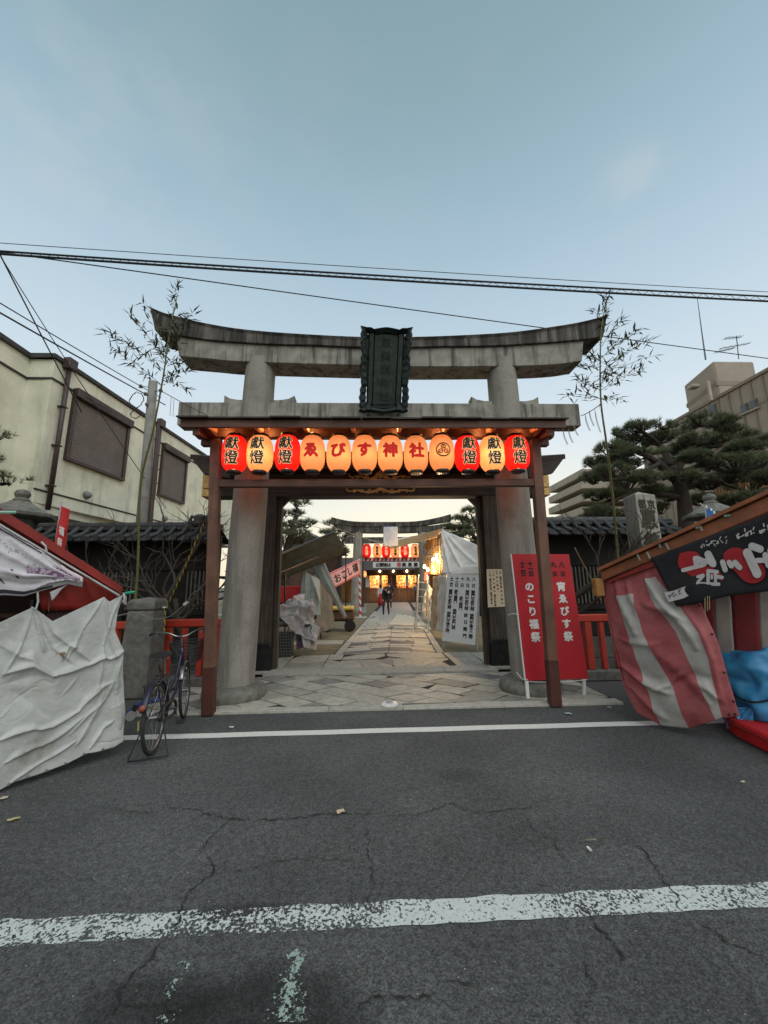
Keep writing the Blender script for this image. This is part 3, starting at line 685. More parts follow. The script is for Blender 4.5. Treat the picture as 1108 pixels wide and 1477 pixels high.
# ------------------------------------------------------------------ timber frame that carries the lanterns
FY = 5.36
def make_frame():
    t = thing('lantern_canopy', 'red-brown timber frame with a shallow board roof carrying the row of paper lanterns', 'lantern frame', (.2, FY, 0))
    L0 = G(302, 1031); R0 = G(803, 1021); LT = W(312, 640, FY); RTp = W(771, 640, FY)
    ztop = (LT.z+RTp.z)/2+.06
    for b, tt in ((L0, LT), (R0, RTp)):
        m = MB(); m.bar((b.x, FY, 0.01), (tt.x, FY, ztop), .135, .12, up=(0, 1, 0)); m.build('post', WOODR, t, bevel=.006)
        m = MB(); p = Vector((b.x, FY, 0)).lerp(Vector((tt.x, FY, ztop)), .16); m.bar((b.x, FY, .012), p, .142, .127, up=(0, 1, 0)); m.build('post_foot', mat('dark_red_stain', (.085, .025, .018), (.06, .018, .014), rough=.55, scale=5, bump=.3), t, bevel=.006)
    zr = W(540, 697, FY).z
    m = MB(); m.bb((LT.x-.02, FY-.045, zr-.055), (RTp.x+.03, FY+.045, zr+.05)); m.build('rail', WOODR_H, t, bevel=.005)
    zb = W(540, 628, FY+.05).z
    m = MB(); m.bb((LT.x-.28, FY-.06, zb-.07), (RTp.x+.28, FY+.06, zb+.08)); m.build('head_beam', WOODR_H, t, bevel=.005)
    # roof: boards on rafters, front eave in front of the lanterns
    yf = 4.92; ybk = 5.78
    xl = W(257, 606, yf).x; xr = W(819, 606, yf).x
    zf = W(540, 611, yf).z
    for s_, x in ((0, xl+.10), (1, xr-.10)):
        m = MB(); m.bar((x+(.12 if s_ == 0 else -.12), yf+.05, zf-.09), (x+(.12 if s_ == 0 else -.12), ybk, zf+.06), .09, .11); m.build('barge_beam', WOODR_H, t, bevel=.004)
    m = MB(); m.bb((xl+.03, yf, zf-.055), (xr-.03, yf+.04, zf+.055)); m.build('fascia', WOODR_H, t, bevel=.004)
    nb = 13
    for i in range(nb):
        a = lerp(xl, xr, i/nb)+.004; b = lerp(xl, xr, (i+1)/nb)-.004
        m = MB(); dz = rng.uniform(-.004, .006); dy = rng.uniform(-.025, .02)
        m.add([(a, yf-.06+dy, zf+.055+dz), (b, yf-.06+dy, zf+.055+dz), (b, ybk, zf+.215), (a, ybk, zf+.215), (a, yf-.06+dy, zf+.075+dz), (b, yf-.06+dy, zf+.075+dz), (b, ybk, zf+.235), (a, ybk, zf+.235)],
              [(0, 3, 2, 1), (4, 5, 6, 7), (0, 1, 5, 4), (1, 2, 6, 5), (2, 3, 7, 6), (3, 0, 4, 7)])
        m.build('roof_board', ROOFW, t)
    for i in range(8):
        x = lerp(xl+.35, xr-.35, i/7)
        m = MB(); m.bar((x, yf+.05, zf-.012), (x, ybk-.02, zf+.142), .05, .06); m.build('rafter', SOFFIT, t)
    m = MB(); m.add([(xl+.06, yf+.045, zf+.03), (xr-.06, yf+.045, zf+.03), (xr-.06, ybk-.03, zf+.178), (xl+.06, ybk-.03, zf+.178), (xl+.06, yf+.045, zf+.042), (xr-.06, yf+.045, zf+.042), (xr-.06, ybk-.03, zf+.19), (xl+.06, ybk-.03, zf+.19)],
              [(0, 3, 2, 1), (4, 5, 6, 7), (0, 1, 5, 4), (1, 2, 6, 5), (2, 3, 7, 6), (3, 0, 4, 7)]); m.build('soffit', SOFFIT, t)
    # bracket ends below the eave
    for s_, x in ((-1, LT.x), (1, RTp.x)):
        m = MB(); m.bb((x+s_*.05, FY-.05, zb-.19), (x+s_*.20, FY+.05, zb-.072)); m.build('bracket', WOODR_H, t, bevel=.004)
        m = MB(); m.bar((x+s_*.02, FY-.05, zb-.02), (x+s_*.02, yf+.06, zb+.0), .10, .12); m.build('cantilever', WOODR_H, t, bevel=.004)
    for k in range(8):      # one small bulb is real; the rest are added to light the soffit
        q = V(lerp(LT.x+.18, RTp.x-.25, k/7), FY-.15, zf+.085)
        m = MB(); m.lathe(q-V(0, 0, .02), [(.004, -.012), (.012, -.006), (.012, .008), (.005, .018)], 8); m.build('soffit_fill_bulb', mat('soffit_fill_bulb', (1, .6, .3), emit=(1, .55, .22), estr=1.6), t, smooth=True)
        ld = bpy.data.lights.new('soffit_fill_bulb', 'POINT'); ld.energy = 1.5; ld.color = (1, .48, .18); ld.shadow_soft_size = .03; lo = bpy.data.objects.new('soffit_fill_bulb', ld); C.objects.link(lo); lo.parent = t; lo.location = q-V(0, .0, .05)-wloc(t)
    # wire clips & cable along the rail top
    m = MB()
    m.tube([(lerp(LT.x, RTp.x, i/40), FY-.10, zb-.10+.02*sin(i*1.9)) for i in range(41)], .006, 6); m.build('power_cable', METALB, t)
    return LT, RTp, zr, zb
LT, RTp, ZRAIL, ZHEAD = make_frame()

# ------------------------------------------------------------------ twelve paper lanterns
def paper(name, col, strength, tr):
    m = bpy.data.materials.new(name); m.use_nodes = True; t = m.node_tree; L = t.links; b = t.nodes['Principled BSDF']
    b.inputs['Roughness'].default_value = .7
    tcn = _n('ShaderNodeTexCoord', t)
    n1 = _n('ShaderNodeTexNoise', t); n1.inputs['Scale'].default_value = 9; n1.inputs['Detail'].default_value = 6; L.new(tcn.outputs['Object'], n1.inputs['Vector'])
    c = _n('ShaderNodeMix', t, data_type='RGBA'); c.inputs[6].default_value = (*col, 1); c.inputs[7].default_value = (*[q*.8 for q in col], 1); L.new(n1.outputs[0], c.inputs[0])
    L.new(c.outputs[2], b.inputs['Base Color'])
    tr_ = _n('ShaderNodeBsdfTranslucent', t); L.new(c.outputs[2], tr_.inputs[0])
    ms = _n('ShaderNodeMixShader', t); ms.inputs[0].default_value = tr
    b.inputs['Emission Color'].default_value = (*col, 1); b.inputs['Emission Strength'].default_value = strength
    L.new(b.outputs[0], ms.inputs[1]); L.new(tr_.outputs[0], ms.inputs[2]); L.new(ms.outputs[0], t.nodes['Material Output'].inputs[0])
    return m
P_CREAM = paper('cream_paper', (.90, .45, .19), .34, .5)
P_RED = paper('red_paper', (.72, .014, .010), .36, .55)
INK = mat('black_ink', (.02, .012, .01), rough=.7); INKR = mat('red_ink', (.55, .015, .01), rough=.7, emit=(.6, .012, .008), estr=.35)
CREAMINK = mat('cream_ink', (.85, .60, .35), rough=.7, emit=(.9, .55, .25), estr=.40)
LACQ = mat('black_lacquer', (.015, .012, .012), rough=.3)
def lantern_profile(r, h, n):
    out = []
    for i in range(n+1):
        u = i/n; z = (u-.5)*h; q = abs(2*u-1)
        rr = r*(1-q**3.6*.42); rr *= 1+(.016 if i % 2 else -.010)
        out.append((rr, z))
    return out
def make_lantern(c, r, h, red, label, group, chars, ink, sz, emblem=False, yaw=0.0, outline=False, cols=1, power=7.0, far=False):
    t = thing('paper_lantern', label, 'paper lantern', c, group)
    m = MB(); nn = 34 if not far else 14; m.lathe(c, lantern_profile(r, h, nn), 36 if not far else 18, cap=False)
    body = m.build('paper_body', P_RED if red else P_CREAM, t, smooth=True)
    c = Vector(c)
    m = MB(); m.lathe(c+V(0, 0, h/2-.004), [(r*.55, 0), (r*.62, .008), (r*.62, .035), (r*.5, .045)], 24, cap=False); m.build('top_ring', LACQ, t, smooth=True, auto=30)
    m = MB(); m.lathe(c-V(0, 0, h/2+.036), [(r*.48, 0), (r*.56, .008), (r*.56, .034), (r*.52, .042)], 24); m.build('bottom_ring', LACQ, t, smooth=True, auto=30)
    if not far:
        m = MB(); m.tube([c+V(-r*.45, 0, h/2+.03), c+V(-r*.2, 0, h/2+.075), c+V(0, 0, h/2+.10), c+V(r*.2, 0, h/2+.075), c+V(r*.45, 0, h/2+.03)], .005, 6); m.tube([c+V(0, 0, h/2+.10), c+V(0, 0, h/2+.20)], .003, 5); m.build('hanger', METALB, t)
        m = MB()
        for k in range(3): m.tube([c+V(-.03+.03*k, -.01, -h/2-.03), c+V(-.032+.032*k, -.01, -h/2-.062)], .006, 5)
        m.build('tassel_stub', METALB, t)
    def S(u, v, o=.004):
        w = min(1, max(0, v/h+.5)); q = abs(2*w-1); rr = r*(1-q**3.6*.42)*1.012+o; a = u/r+yaw
        return c+V(sin(a)*rr, -cos(a)*rr, v)
    if chars:
        items = []; n = len(chars); 
        for i, ch in enumerate(chars): items.append((ch, 0, (n-1)/2*sz*1.04-i*sz*1.04+.005, sz))
        if outline:
            m = MB(); text(m, items, lambda u, v: S(u, v, .003), bold=.080, sub=.05); m.build('lettering_outline', CREAMINK if red else mat('pale_outline', (.95, .70, .40), emit=(.95, .62, .28), estr=.45), t)
        m = MB(); text(m, items, lambda u, v: S(u, v, .0055), bold=.020 if outline else .075, sub=.05); m.build('lettering', ink, t)
    if emblem:
        m = MB()
        def ring(cx, cy, r0, r1, n=28, a0=0, a1=2*pi):
            for k in range(n):
                p = a0+(a1-a0)*k/n; q = a0+(a1-a0)*(k+1)/n
                m.quad(*(S(cx+rr*cos(aa), cy+rr*sin(aa), .005) for rr, aa in ((r0, p), (r1, p), (r1, q), (r0, q))))
        ring(0, 0, .085, .104)
        for k in range(3):     # three oak leaves in a circle
            a = pi/2+k*2*pi/3; cx_, cy_ = .044*cos(a), .044*sin(a)
            ring(cx_, cy_, .022, .036, 18); ring(cx_+.006*cos(a), cy_+.006*sin(a), .007, .016, 10)
            for s_ in (-1, 0, 1):
                b_ = a+pi+s_*.6; ring(cx_+.02*cos(b_), cy_+.02*sin(b_), .002, .006, 6)
        m.build('emblem', mat('brown_ink', (.09, .035, .012), rough=.7), t)
    ld = bpy.data.lights.new('bulb', 'POINT'); ld.energy = power; ld.shadow_soft_size = .05; ld.color = (1, .66, .36)
    lo = bpy.data.objects.new('bulb', ld); C.objects.link(lo); lo.parent = t; lo.location = (0.0, -r*.30, -h*.06)
    return t
LX = [339, 375.5, 415, 451, 489, 526, 563, 600, 637, 674, 709.5, 745]
LG = 'paper lanterns hanging in a row under the timber frame roof'
KINDL = ['R', 'C', 'R', 'ゑ', 'び', 'す', '神', '社', 'E', 'R', 'C', 'R']
LAB = ['red paper lantern with two black characters at the left end, against the left post', 'cream paper lantern with two black characters between two red ones, by the left post',
       'red paper lantern with black characters third lantern from the left post', 'cream paper lantern with one red character, fourth lantern of the row from the left post', 'cream paper lantern with one red character, fifth lantern of the row from the left post',
       'cream paper lantern with one red character, sixth lantern of the row from the left post', 'cream paper lantern with one red character, seventh lantern of the row from the left post', 'cream paper lantern with one red character, eighth lantern of the row from the left post',
       'glowing cream paper lantern with a round three-leaf crest in brown', 'red paper lantern with black characters just right of the one with the crest', 'cream paper lantern with two black characters between two red ones, by the right post',
       'red paper lantern with two black characters at the right end, against the right post']
for i, (x, k) in enumerate(zip(LX, KINDL)):
    ly = FY-.12; p = W(x, 655+(.6*sin(i*2.1)), ly); r_ = .175+rng.uniform(-.003, .004)
    two = k in 'RC'
    make_lantern((p.x, ly+rng.uniform(-.015, .015), p.z), r_, .50, k == 'R', LAB[i], LG, '獻燈' if two else ('' if k == 'E' else k), INK if two else INKR, .200 if two else .215, emblem=(k == 'E'),
                 yaw=(-.02 if not two else -.02)+(p.x-0)*-.02, outline=two, power=(3.4 if k == 'C' else (4.5 if two else 1.7))*rng.uniform(.8, 1.2))

# ------------------------------------------------------------------ timber gate behind the torii
def make_gate():
    GY = 7.72
    t = thing('timber_gate', 'old dark timber shrine gate with gilded beam ends and carving behind the torii', 'gate', (.2, GY, 0))
    # main posts with black metal shoes
    spec = ((-1, 371, 972, 385, 716, .40), (1, 721, 970, 716, 716, .40))
    tops = []
    for s_, bx, by, tx, ty, w in spec:
        b = W(bx, by, GY-.2); q = W(tx, ty, GY-.2); x = (b.x+q.x)/2
        q.x = x
        m = MB(); m.bb((x-w/2, GY-.17, .10), (x+w/2, GY+.17, q.z+.25)); m.build('post', WOODD, t, bevel=.02)
        m = MB(); m.bb((x-w/2-.012, GY-.182, .08), (x+w/2+.012, GY+.182, .50)); 
        m.build('metal_shoe', METALB, t, bevel=.006)
        m = MB()       # scalloped upper edge of the shoe
        for k in range(6):
            cx_ = x-w/2+.04+k*(w-.08)/5
            m.prism([(cx_-.04, GY-.186, .49), (cx_+.04, GY-.186, .49), (cx_+.035, GY-.186, .535), (cx_, GY-.186, .565+(.02 if k % 2 else 0)), (cx_-.035, GY-.186, .535)], (0, .004, 0))
        m.build('shoe_crest', METALB, t)
        m = MB(); m.bb((x-w/2-.09, GY-.26, .03), (x+w/2+.09, GY+.26, .085)); m.build('post_plinth', KERB, t, bevel=.01)
        # slimmer inner jamb
        xi = x-s_*(w/2+.045)
        m = MB(); m.bb((xi-.042, GY-.06, .06), (xi+.042, GY+.10, q.z+.02)); m.build('jamb', WOODD, t, bevel=.005)
        m = MB(); cs = xi-s_*.05; zq = q.z-.01
        m.prism([(cs, GY-.03, zq), (cs-s_*.16, GY-.03, zq), (cs, GY-.03, zq-.17)], (0, .06, 0)); m.build('corner_brace', WOODD, t)
        tops.append((x, q.z))
    zb0 = W(550, 715, GY-.19).z; zb1 = W(550, 683, GY-.19).z
    xa = W(303, 700, GY-.19).x; xb = W(782, 700, GY-.19).x
    m = MB(); m.bb((xa, GY-.19, zb0+.0), (xb, GY+.16, zb1)); m.build('main_beam', WOODD_H, t, bevel=.012)
    for s_, x in ((-1, xa), (1, xb)):
        for k, (z0, z1) in enumerate(((zb0-.005, zb0+.155), (zb0+.165, zb1+.02))):
            m = MB(); a = x+s_*(-.02); b = x+s_*.15
            m.bb((min(a, b), GY-.205, z0), (max(a, b), GY+.175, z1)); m.build('gilded_cap', GOLD, t, bevel=.01)
    # carved gold frieze in the middle
    xm = W(549, 700, GY-.3).x
    def scroll(px, w, z, h, n, name):
        m = MB()
        for s_ in (-1, 1):
            pts = [(px+s_*w*u, GY-.225, z+h*(.55+.45*cos(u*7.2+.3))*(1-.45*u)) for u in [k/26 for k in range(27)]]
            m.tube(hermite(pts, 2), [.032*(1-.55*(i/52)) for i in range(53)], 8)
            for k in range(n):
                u = (k+.5)/n; cx_ = px+s_*w*u; rr = .052*(1-.4*u)
                m.tube([(cx_+rr*(1-a/14)*cos(a*.75), GY-.235, z+h*.35+rr*(1-a/14)*sin(a*.75)) for a in range(13)], .012, 6)
            e = px+s_*w
            m.tube([(e, GY-.23, z+h*.3), (e+s_*.06, GY-.23, z+h*.5), (e+s_*.09, GY-.23, z+h*.9), (e+s_*.05, GY-.23, z+h*1.15)], [.02, .018, .014, .005], 7)
        m.build(name, GOLD, t, smooth=True)
    scroll(xm, .60, W(549, 711, GY-.2).z, .08, 4, 'gilded_carving')
    scroll(xm-.0, .55, W(549, 692, GY-.2).z, .12, 3, 'gilded_carving')
    m = MB(); m.tube([(xm-.12+.24*k/12, GY-.24, W(549, 690, GY-.2).z+.12*sin(pi*k/12)) for k in range(13)], .03, 8); m.tube([(xm, GY-.24, W(549, 690, GY-.2).z), (xm, GY-.24, W(549, 684, GY-.2).z+.1)], [.05, .02], 8); m.build('gilded_crest', GOLD, t, smooth=True)
    # upper wall, purlin and roof with upturned eaves
    zt = W(550, 683, GY-.19).z
    m = MB(); m.bb((xa+.35, GY-.08, zt), (xb-.35, GY+.08, zt+.42)); m.build('upper_panel', WOODD_H, t)
    yf = 7.0; yr = GY+.75
    XL, XR = W(274, 663, yf).x, W(816, 663, yf).x; zc = W(545, 668, yf).z
    xmid = (XL+XR)/2; HWd = (XR-XL)/2
    def up(x): return .10*(abs(x-xmid)/HWd)**5
    def eave(name, y0, z0, y1, z1, th, inset, mm):
        m = MB(); n = 48; rows = []
        for i in range(n+1):
            x = lerp(XL+inset, XR-inset, i/n); u_ = up(x)
            rows.append([(x, y0, z0+u_), (x, y1, z1+u_*.5), (x, y1, z1+u_*.5+th), (x, y0, z0+u_+th)])
        vs = [p for r_ in rows for p in r_]; fs = [(i*4+k, i*4+(k+1) % 4, (i+1)*4+(k+1) % 4, (i+1)*4+k) for i in range(n) for k in range(4)]+[(0, 1, 2, 3), tuple(n*4+k for k in (3, 2, 1, 0))]
        m.add(vs, fs); return m.build(name, mm, t)
    eave('front_roof', yf, zc-.02, GY, zc+.26, .10, 0, ROOFW); eave('rear_roof', yr+.3, zc-.02, GY+.002, zc+.26, .10, 0, ROOFW)
    eave('eave_board', yf+.06, zc-.085, yf+.12, zc-.065, .06, .16, WOODD_H)
    for s_, X in ((1, XL), (-1, XR)):
        m = MB(); z = zc+.02; m.prism([(X+s_*.02, yf+.005, z+.085), (X+s_*.75, yf+.005, z+.03), (X+s_*.75, yf+.005, z-.30), (X+s_*.27, yf+.005, z-.22)], (0, .09, 0)); m.build('verge_board', WOODD_H, t)
        m = MB(); m.prism([(X+s_*.10, GY-.1, z+.2), (X+s_*.9, GY-.1, z+.2), (X+s_*.9, GY-.1, z-.34), (X+s_*.38, GY-.1, z-.30)], (0, .2, 0)); m.build('gable_panel', WOODD_H, t)
    for i in range(28):
        x = lerp(XL+.3, XR-.3, i/27); m = MB(); m.bar((x, yf+.1, zc-.06), (x, GY-.1, zc+.17), .045, .05); m.build('rafter', WOODD, t)
    m = MB(); m.bb((XL+.5, GY-.11, zc+.27), (XR-.5, GY+.11, zc+.46)); m.build('ridge', ROOFW, t, bevel=.02)
    # side wing beams tying the gate to the walls
    for s_, x, xe in ((-1, xa, xa-.02), (1, xb, xb+.02)): pass
    return t
make_gate()
# notice pasted on the right gate post
def flat_board(name, label, cat, P0, uv, vv, n, th, mb_, parts, legs=None): pass
def notice():
    PAPER = mat('cream_notice', (.62, .52, .36), (.56, .47, .33), rough=.8, scale=5)
    a = W(702, 821, 7.53); b = W(728, 821, 7.53); c = W(732, 875, 7.53); d = W(704, 876, 7.53)
    t = thing('notice_sheet', 'small cream paper notice with columns of black writing fixed to the right gate post', 'notice', ((a.x+b.x)/2, 7.53, d.z))
    m = MB(); m.prism([(d.x, 7.528, d.z), (c.x-.02, 7.528, c.z), (b.x+.02, 7.528, b.z), (a.x, 7.528, a.z)], (0, .012, 0)); m.build('sheet', PAPER, t)
    m = MB(); w = b.x-a.x; h = a.z-d.z; SCH = ['八日　開門午前九時　閉門午後十二時', '九日　開門午前九時　終　日　開　門', '十日　終　日　開　門', '十一日　終　日　開　門　閉門午前〇時', '十二日　開門午前九時　閉門午後十時']
    for k, s in enumerate(SCH):
        sz = h*.047
        text(m, [(ch, w*(.90-.19*k), h*.94-i*sz*1.12, sz*1.15) for i, ch in enumerate(s) if ch != '　'], lambda x, y: (a.x+x+.01, 7.524, d.z+y), bold=.03)
    m.build('lettering', INK, t)
notice()
# ================================================================== tiled walls either side of the gate
TILE = mat('roof_tile', (.050, .050, .050), (.028, .028, .029), rough=.5, scale=14, bump=.25, bscale=70, rnd=.28)
DARKW = mat('soot_timber', (.022, .018, .015), (.012, .011, .010), rough=.8, scale=5, bump=.4)
SLATW = mat('pale_slat', (.20, .18, .15), (.12, .105, .09), rough=.8, scale=6)
RED = mat('vermilion_paint', (.46, .042, .022), (.36, .034, .02), rough=.45, scale=9, bump=.15, bscale=40, dirt=((.16, .03, .02), .55, (4, 4, 4), .52, .72))
CURB = mat('curb_granite', (.15, .145, .13), (.09, .088, .08), rough=.9, scale=9, bump=.6)
def tiled_wall(x0, x1, Y, label, side):
    zr = W(200, 756, Y).z if side < 0 else W(850, 748, Y).z
    t = thing('tiled_wall', label, 'wall', ((x0+x1)/2, Y, 0))
    ze = zr-.42; ye = Y-.62
    m = MB(); m.bb((x0, Y-.05, .42), (x1, Y+.05, ze+.15)); m.build('wall_panel', DARKW, t)
    m = MB(); m.bb((x0, Y-.16, 0), (x1, Y+.16, .42)); m.build('stone_footing', CURB, t, bevel=.01)
    m = MB(); m.bb((x0, Y-.11, 1.02), (x1, Y-.04, 1.12)); m.build('rail', DARKW, t); m = MB(); m.bb((x0, Y-.11, 1.98), (x1, Y-.04, 2.08)); m.build('rail', DARKW, t)
    n = int((x1-x0)/1.8)
    for i in range(n+1):
        x = lerp(x0+.08, x1-.08, i/n); m = MB(); m.bb((x-.07, Y-.12, .42), (x+.07, Y+.02, ze+.1)); m.build('post', DARKW, t)
    k = 0; x = x0+.3
    while x < x1-.2:                            # whitish lattice slats
        if (int((x-x0)*.9)) % 3 != 2:
            m = MB(); m.bb((x-.014, Y-.085, 1.14), (x+.014, Y-.052, 1.96)); m.build('slat', SLATW, t)
        x += .085
    # roof bed, ridge, tiles
    m = MB(); m.add([(x0, ye, ze), (x1, ye, ze), (x1, Y, zr-.14), (x0, Y, zr-.14), (x0, Y+.6, ze), (x1, Y+.6, ze), (x0, Y, ze-.03), (x1, Y, ze-.03)], [(0, 1, 2, 3), (3, 2, 5, 4), (0, 6, 7, 1), (6, 4, 5, 7)]); m.build('roof_bed', TILE, t)
    m = MB(); m.bb((x0, Y-.13, zr-.155), (x1, Y+.13, zr-.09)); m.build('ridge_course', TILE, t, bevel=.01)
    m = MB(); m.bb((x0, Y-.105, zr-.085), (x1, Y+.105, zr-.03)); m.build('ridge_course', TILE, t, bevel=.01)
    step = .262; n = int((x1-x0)/step)
    roll = None; cap = None; flat = None
    for i in range(n):
        x = x0+step*(i+.5)
        if roll is None:
            m = MB(); m.tube([(x, ye-.02, ze+.035), (x, ye+.28, ze+.13), (x, Y-.12, zr-.105)], [.052, .05, .048], 10); roll = m.build('cover_tile', TILE, t, smooth=True, auto=50)
            m = MB()
            for q in range(3):
                y0 = ye+q*.18; y1 = y0+.20; z0 = lerp(ze, zr-.14, q*.18/.62)+.02; z1 = lerp(ze, zr-.14, (q*.18+.2)/.62)+.006
                m.grid(6, 1, lambda u, v: (x+step*(u), lerp(y0, y1, v), lerp(z0, z1, v)-.022*sin(pi*u)))
                m.grid(6, 1, lambda u, v: (x+step*(u), y0, z0-.022*sin(pi*u)-v*.028))
            flat = m.build('pan_tile', TILE, t, smooth=False, fix=False)
            m = MB(); m.tube([(x-.131, Y, zr-.03), (x+.128, Y, zr-.03)], .072, 10); m.tube([(x+.10, Y, zr-.03), (x+.128, Y, zr-.03)], .079, 10); cap = m.build('ridge_tile', TILE, t, smooth=True, auto=50)
            m = MB(); m.tube([(x, ye-.05, ze+.033), (x, ye-.015, ze+.035)], .062, 12); disc = m.build('eave_disc', TILE, t, smooth=True, auto=40)
            base = x
        else:
            for o in (roll, flat, cap, disc):
                c = o.copy(); C.objects.link(c); c.location = (x-base, 0, rng.uniform(-.004, .004))
    return t, zr
WY = 8.75
tiled_wall(W(58, 760, WY).x, W(311, 760, WY).x+.15, WY, 'low dark timber wall with lattice slats and grey tiled roof, between the left stall and the gate', -1)
tiled_wall(W(772, 750, WY).x-.1, W(930, 750, WY).x+.6, WY, 'low dark timber wall with grey tiled roof behind the red signboard and the stone marker', 1)
# dark ridge-end ornament by the gate
def oni(px, py, Y, label):
    p = W(px, py, Y); t = thing('ridge_end_tile', label, 'roof ornament', p)
    m = MB(); m.lathe(p+V(0, 0, -.16), [(.02, 0), (.15, .0), (.17, .08), (.13, .16), (.16, .21), (.10, .27), (.05, .29)], 12); m.build('block', TILE, t, smooth=True)
    for s_ in (-1, 1):
        m = MB(); m.tube([p+V(s_*.10, -.06, -.12), p+V(s_*.20, -.06, -.02), p+V(s_*.16, -.06, .08), p+V(s_*.09, -.06, .05)], [.05, .045, .035, .02], 8); m.build('scroll', TILE, t, smooth=True)
oni(289, 750, WY-.02, 'knotty dark ridge-end tile on the wall roof left of the gate')

# ------------------------------------------------------------------ vermilion fence on its kerb, both sides
def red_fence(xa, xb, Y, zt, label, skew=0):
    t = thing('vermilion_fence', label, 'fence', ((xa+xb)/2, Y, 0))
    m = MB(); m.bb((xa, Y-.14, 0), (xb, Y+.14, .16)); m.build('kerb', CURB, t, bevel=.015)
    m = MB(); m.bar((xa, Y, zt-.06+skew*xa), (xb, Y, zt-.06+skew*xb), .13, .12); m.build('top_rail', RED, t, bevel=.012)
    n = int((xb-xa)/.27)
    for i in range(n+1):
        x = lerp(xa+.07, xb-.07, i/n); z = zt-.125+skew*x
        m = MB(); w = .12 if i % 3 == 0 else .085; m.bb((x-w/2, Y-w/2, .165), (x+w/2, Y+w/2, z)); m.build('baluster', RED, t, bevel=.008)
    return t
FYR = 6.85
zt = W(280, 893, FYR).z
red_fence(W(163, 900, FYR).x, W(236, 900, FYR).x-.45+.0, FYR, zt-.02, 'short vermilion fence length between the white stall sheet and the stone post')
red_fence(W(236, 900, FYR).x+.02, W(322, 900, FYR).x, FYR, zt, 'vermilion railing behind the bicycle, right of the stone post')
zt2 = W(850, 886, 6.5).z
red_fence(W(770, 900, 6.75).x+.1, W(912, 900, 6.75).x, 6.75, W(850, 886, 6.75).z, 'vermilion railing between the red signboard and the striped stall sheet')

# ------------------------------------------------------------------ stubby stone post behind the bicycle
def stone_post():
    Y = 6.42; b = W(212, 1000, Y); tp = W(215, 880, Y)
    t = thing('stone_post', 'old grey stone gate post with a flat cap standing behind the bicycle', 'stone post', (b.x, Y, 0))
    x = tp.x-.02; w0 = .235; w1 = .20; zt = tp.z
    m = MB(); m.add([(x-w0-.03, Y-.25, 0), (x+w0-.03, Y-.25, 0), (x+w0-.03, Y+.25, 0), (x-w0-.03, Y+.25, 0), (x-w1, Y-.2, zt), (x+w1, Y-.2, zt), (x+w1, Y+.2, zt), (x-w1, Y+.2, zt)],
                    [(0, 3, 2, 1), (4, 5, 6, 7), (0, 1, 5, 4), (1, 2, 6, 5), (2, 3, 7, 6), (3, 0, 4, 7)]); m.build('shaft', STONE_DARK if 0 else STONE_BASE, t, bevel=.02)
    m = MB(); m.lathe((x, Y, zt+.002), [(.275, 0), (.30, .03), (.30, .13), (.25, .17), (.10, .185), (.02, .20)], 4, axis=Matrix.Rotation(pi/4, 3, 'Z').to_quaternion()); m.build('cap', STONE_BASE, t, bevel=.012)
    return x, Y, zt
SPX, SPY, SPZ = stone_post()

# ------------------------------------------------------------------ tall engraved stone marker on the right
def marker():
    Y = 6.95
    t = thing('stone_marker', 'tall square grey stone marker engraved with large characters behind the striped stall', 'stone marker', (W(925, 760, Y).x, Y, 0))
    e = W(917, 720, Y); r = W(945, 716, Y+.10); l = W(898, 716, Y+.42)
    z = W(917, 712, Y).z
    base = [Vector((l.x, Y+.42, 0)), Vector((e.x, Y, 0)), Vector((r.x+.02, Y+.12, 0))]; base.append(base[0]+base[2]-base[1])
    top = [p*1.0+V(0, 0, z) for p in base]; c = (top[0]+top[2])/2
    base = [p+(p-V(c.x, c.y, 0))*.10 for p in base]
    m = MB(); pk = c+V(0, 0, .10); m.add(base+top+[pk], [(0, 1, 5, 4), (1, 2, 6, 5), (2, 3, 7, 6), (3, 0, 4, 7), (4, 5, 8), (5, 6, 8), (6, 7, 8), (7, 4, 8)])
    m.build('shaft', mat('marker_stone', (.33, .31, .26), (.24, .225, .19), rough=.9, scale=8, bump=.6, dirt=((.10, .09, .08), .6, (4, 4, 1.5), .5, .75)), t, bevel=.008)
    a, b = base[1], base[2]; a2, b2 = top[1], top[2]; n = (b-a).cross(Vector((0, 0, 1))).normalized()
    if n.y > 0: n = -n
    w = (b2-a2).length
    def S(u, v, o=.006): f = v/z; return (a.lerp(a2, f)).lerp(b.lerp(b2, f), .5+u/w)+n*o
    m = MB(); sz = w*.82
    text(m, [('都', -w*.22, z-.20, w*.40), ('京', w*.22, z-.20, w*.40)]+[(ch, 0, z-.48-i*sz*1.12, sz) for i, ch in enumerate('恵美須神社')], S, bold=.05)
    m.build('engraving', mat('engraved_shadow', (.055, .045, .035), rough=1), t)
marker()

# ------------------------------------------------------------------ stone lanterns peeping over the stalls
def toro(px, ptop, pb, Y, label):
    p = W(px, ptop, Y); t = thing('stone_lantern', label, 'stone lantern', (p.x, Y, 0)); z = p.z; x = p.x
    for nm, prof, n in (('finial', [(.02, z), (.10, z-.03), (.125, z-.10), (.09, z-.17), (.13, z-.20), (.13, z-.23)], 16),
                        ('canopy', [(.16, z-.232), (.20, z-.27), (.33, z-.35), (.50, z-.45), (.58, z-.47), (.57, z-.54), (.25, z-.56)], 6),
                        ('fire_box', [(.24, z-.562), (.24, z-.92), (.26, z-.94)], 6), ('platform', [(.30, z-.942), (.42, z-1.0), (.42, z-1.1), (.24, z-1.18)], 6), ('shaft', [(.17, z-1.182), (.15, 1.0), (.19, .32)], 18), ('base', [(.35, .318), (.42, .2), (.45, 0)], 6)):
        m = MB(); m.lathe((x, Y, 0), prof, n); m.build(nm, STONE_BASE, t, smooth=(n > 8), auto=40, bevel=.01)
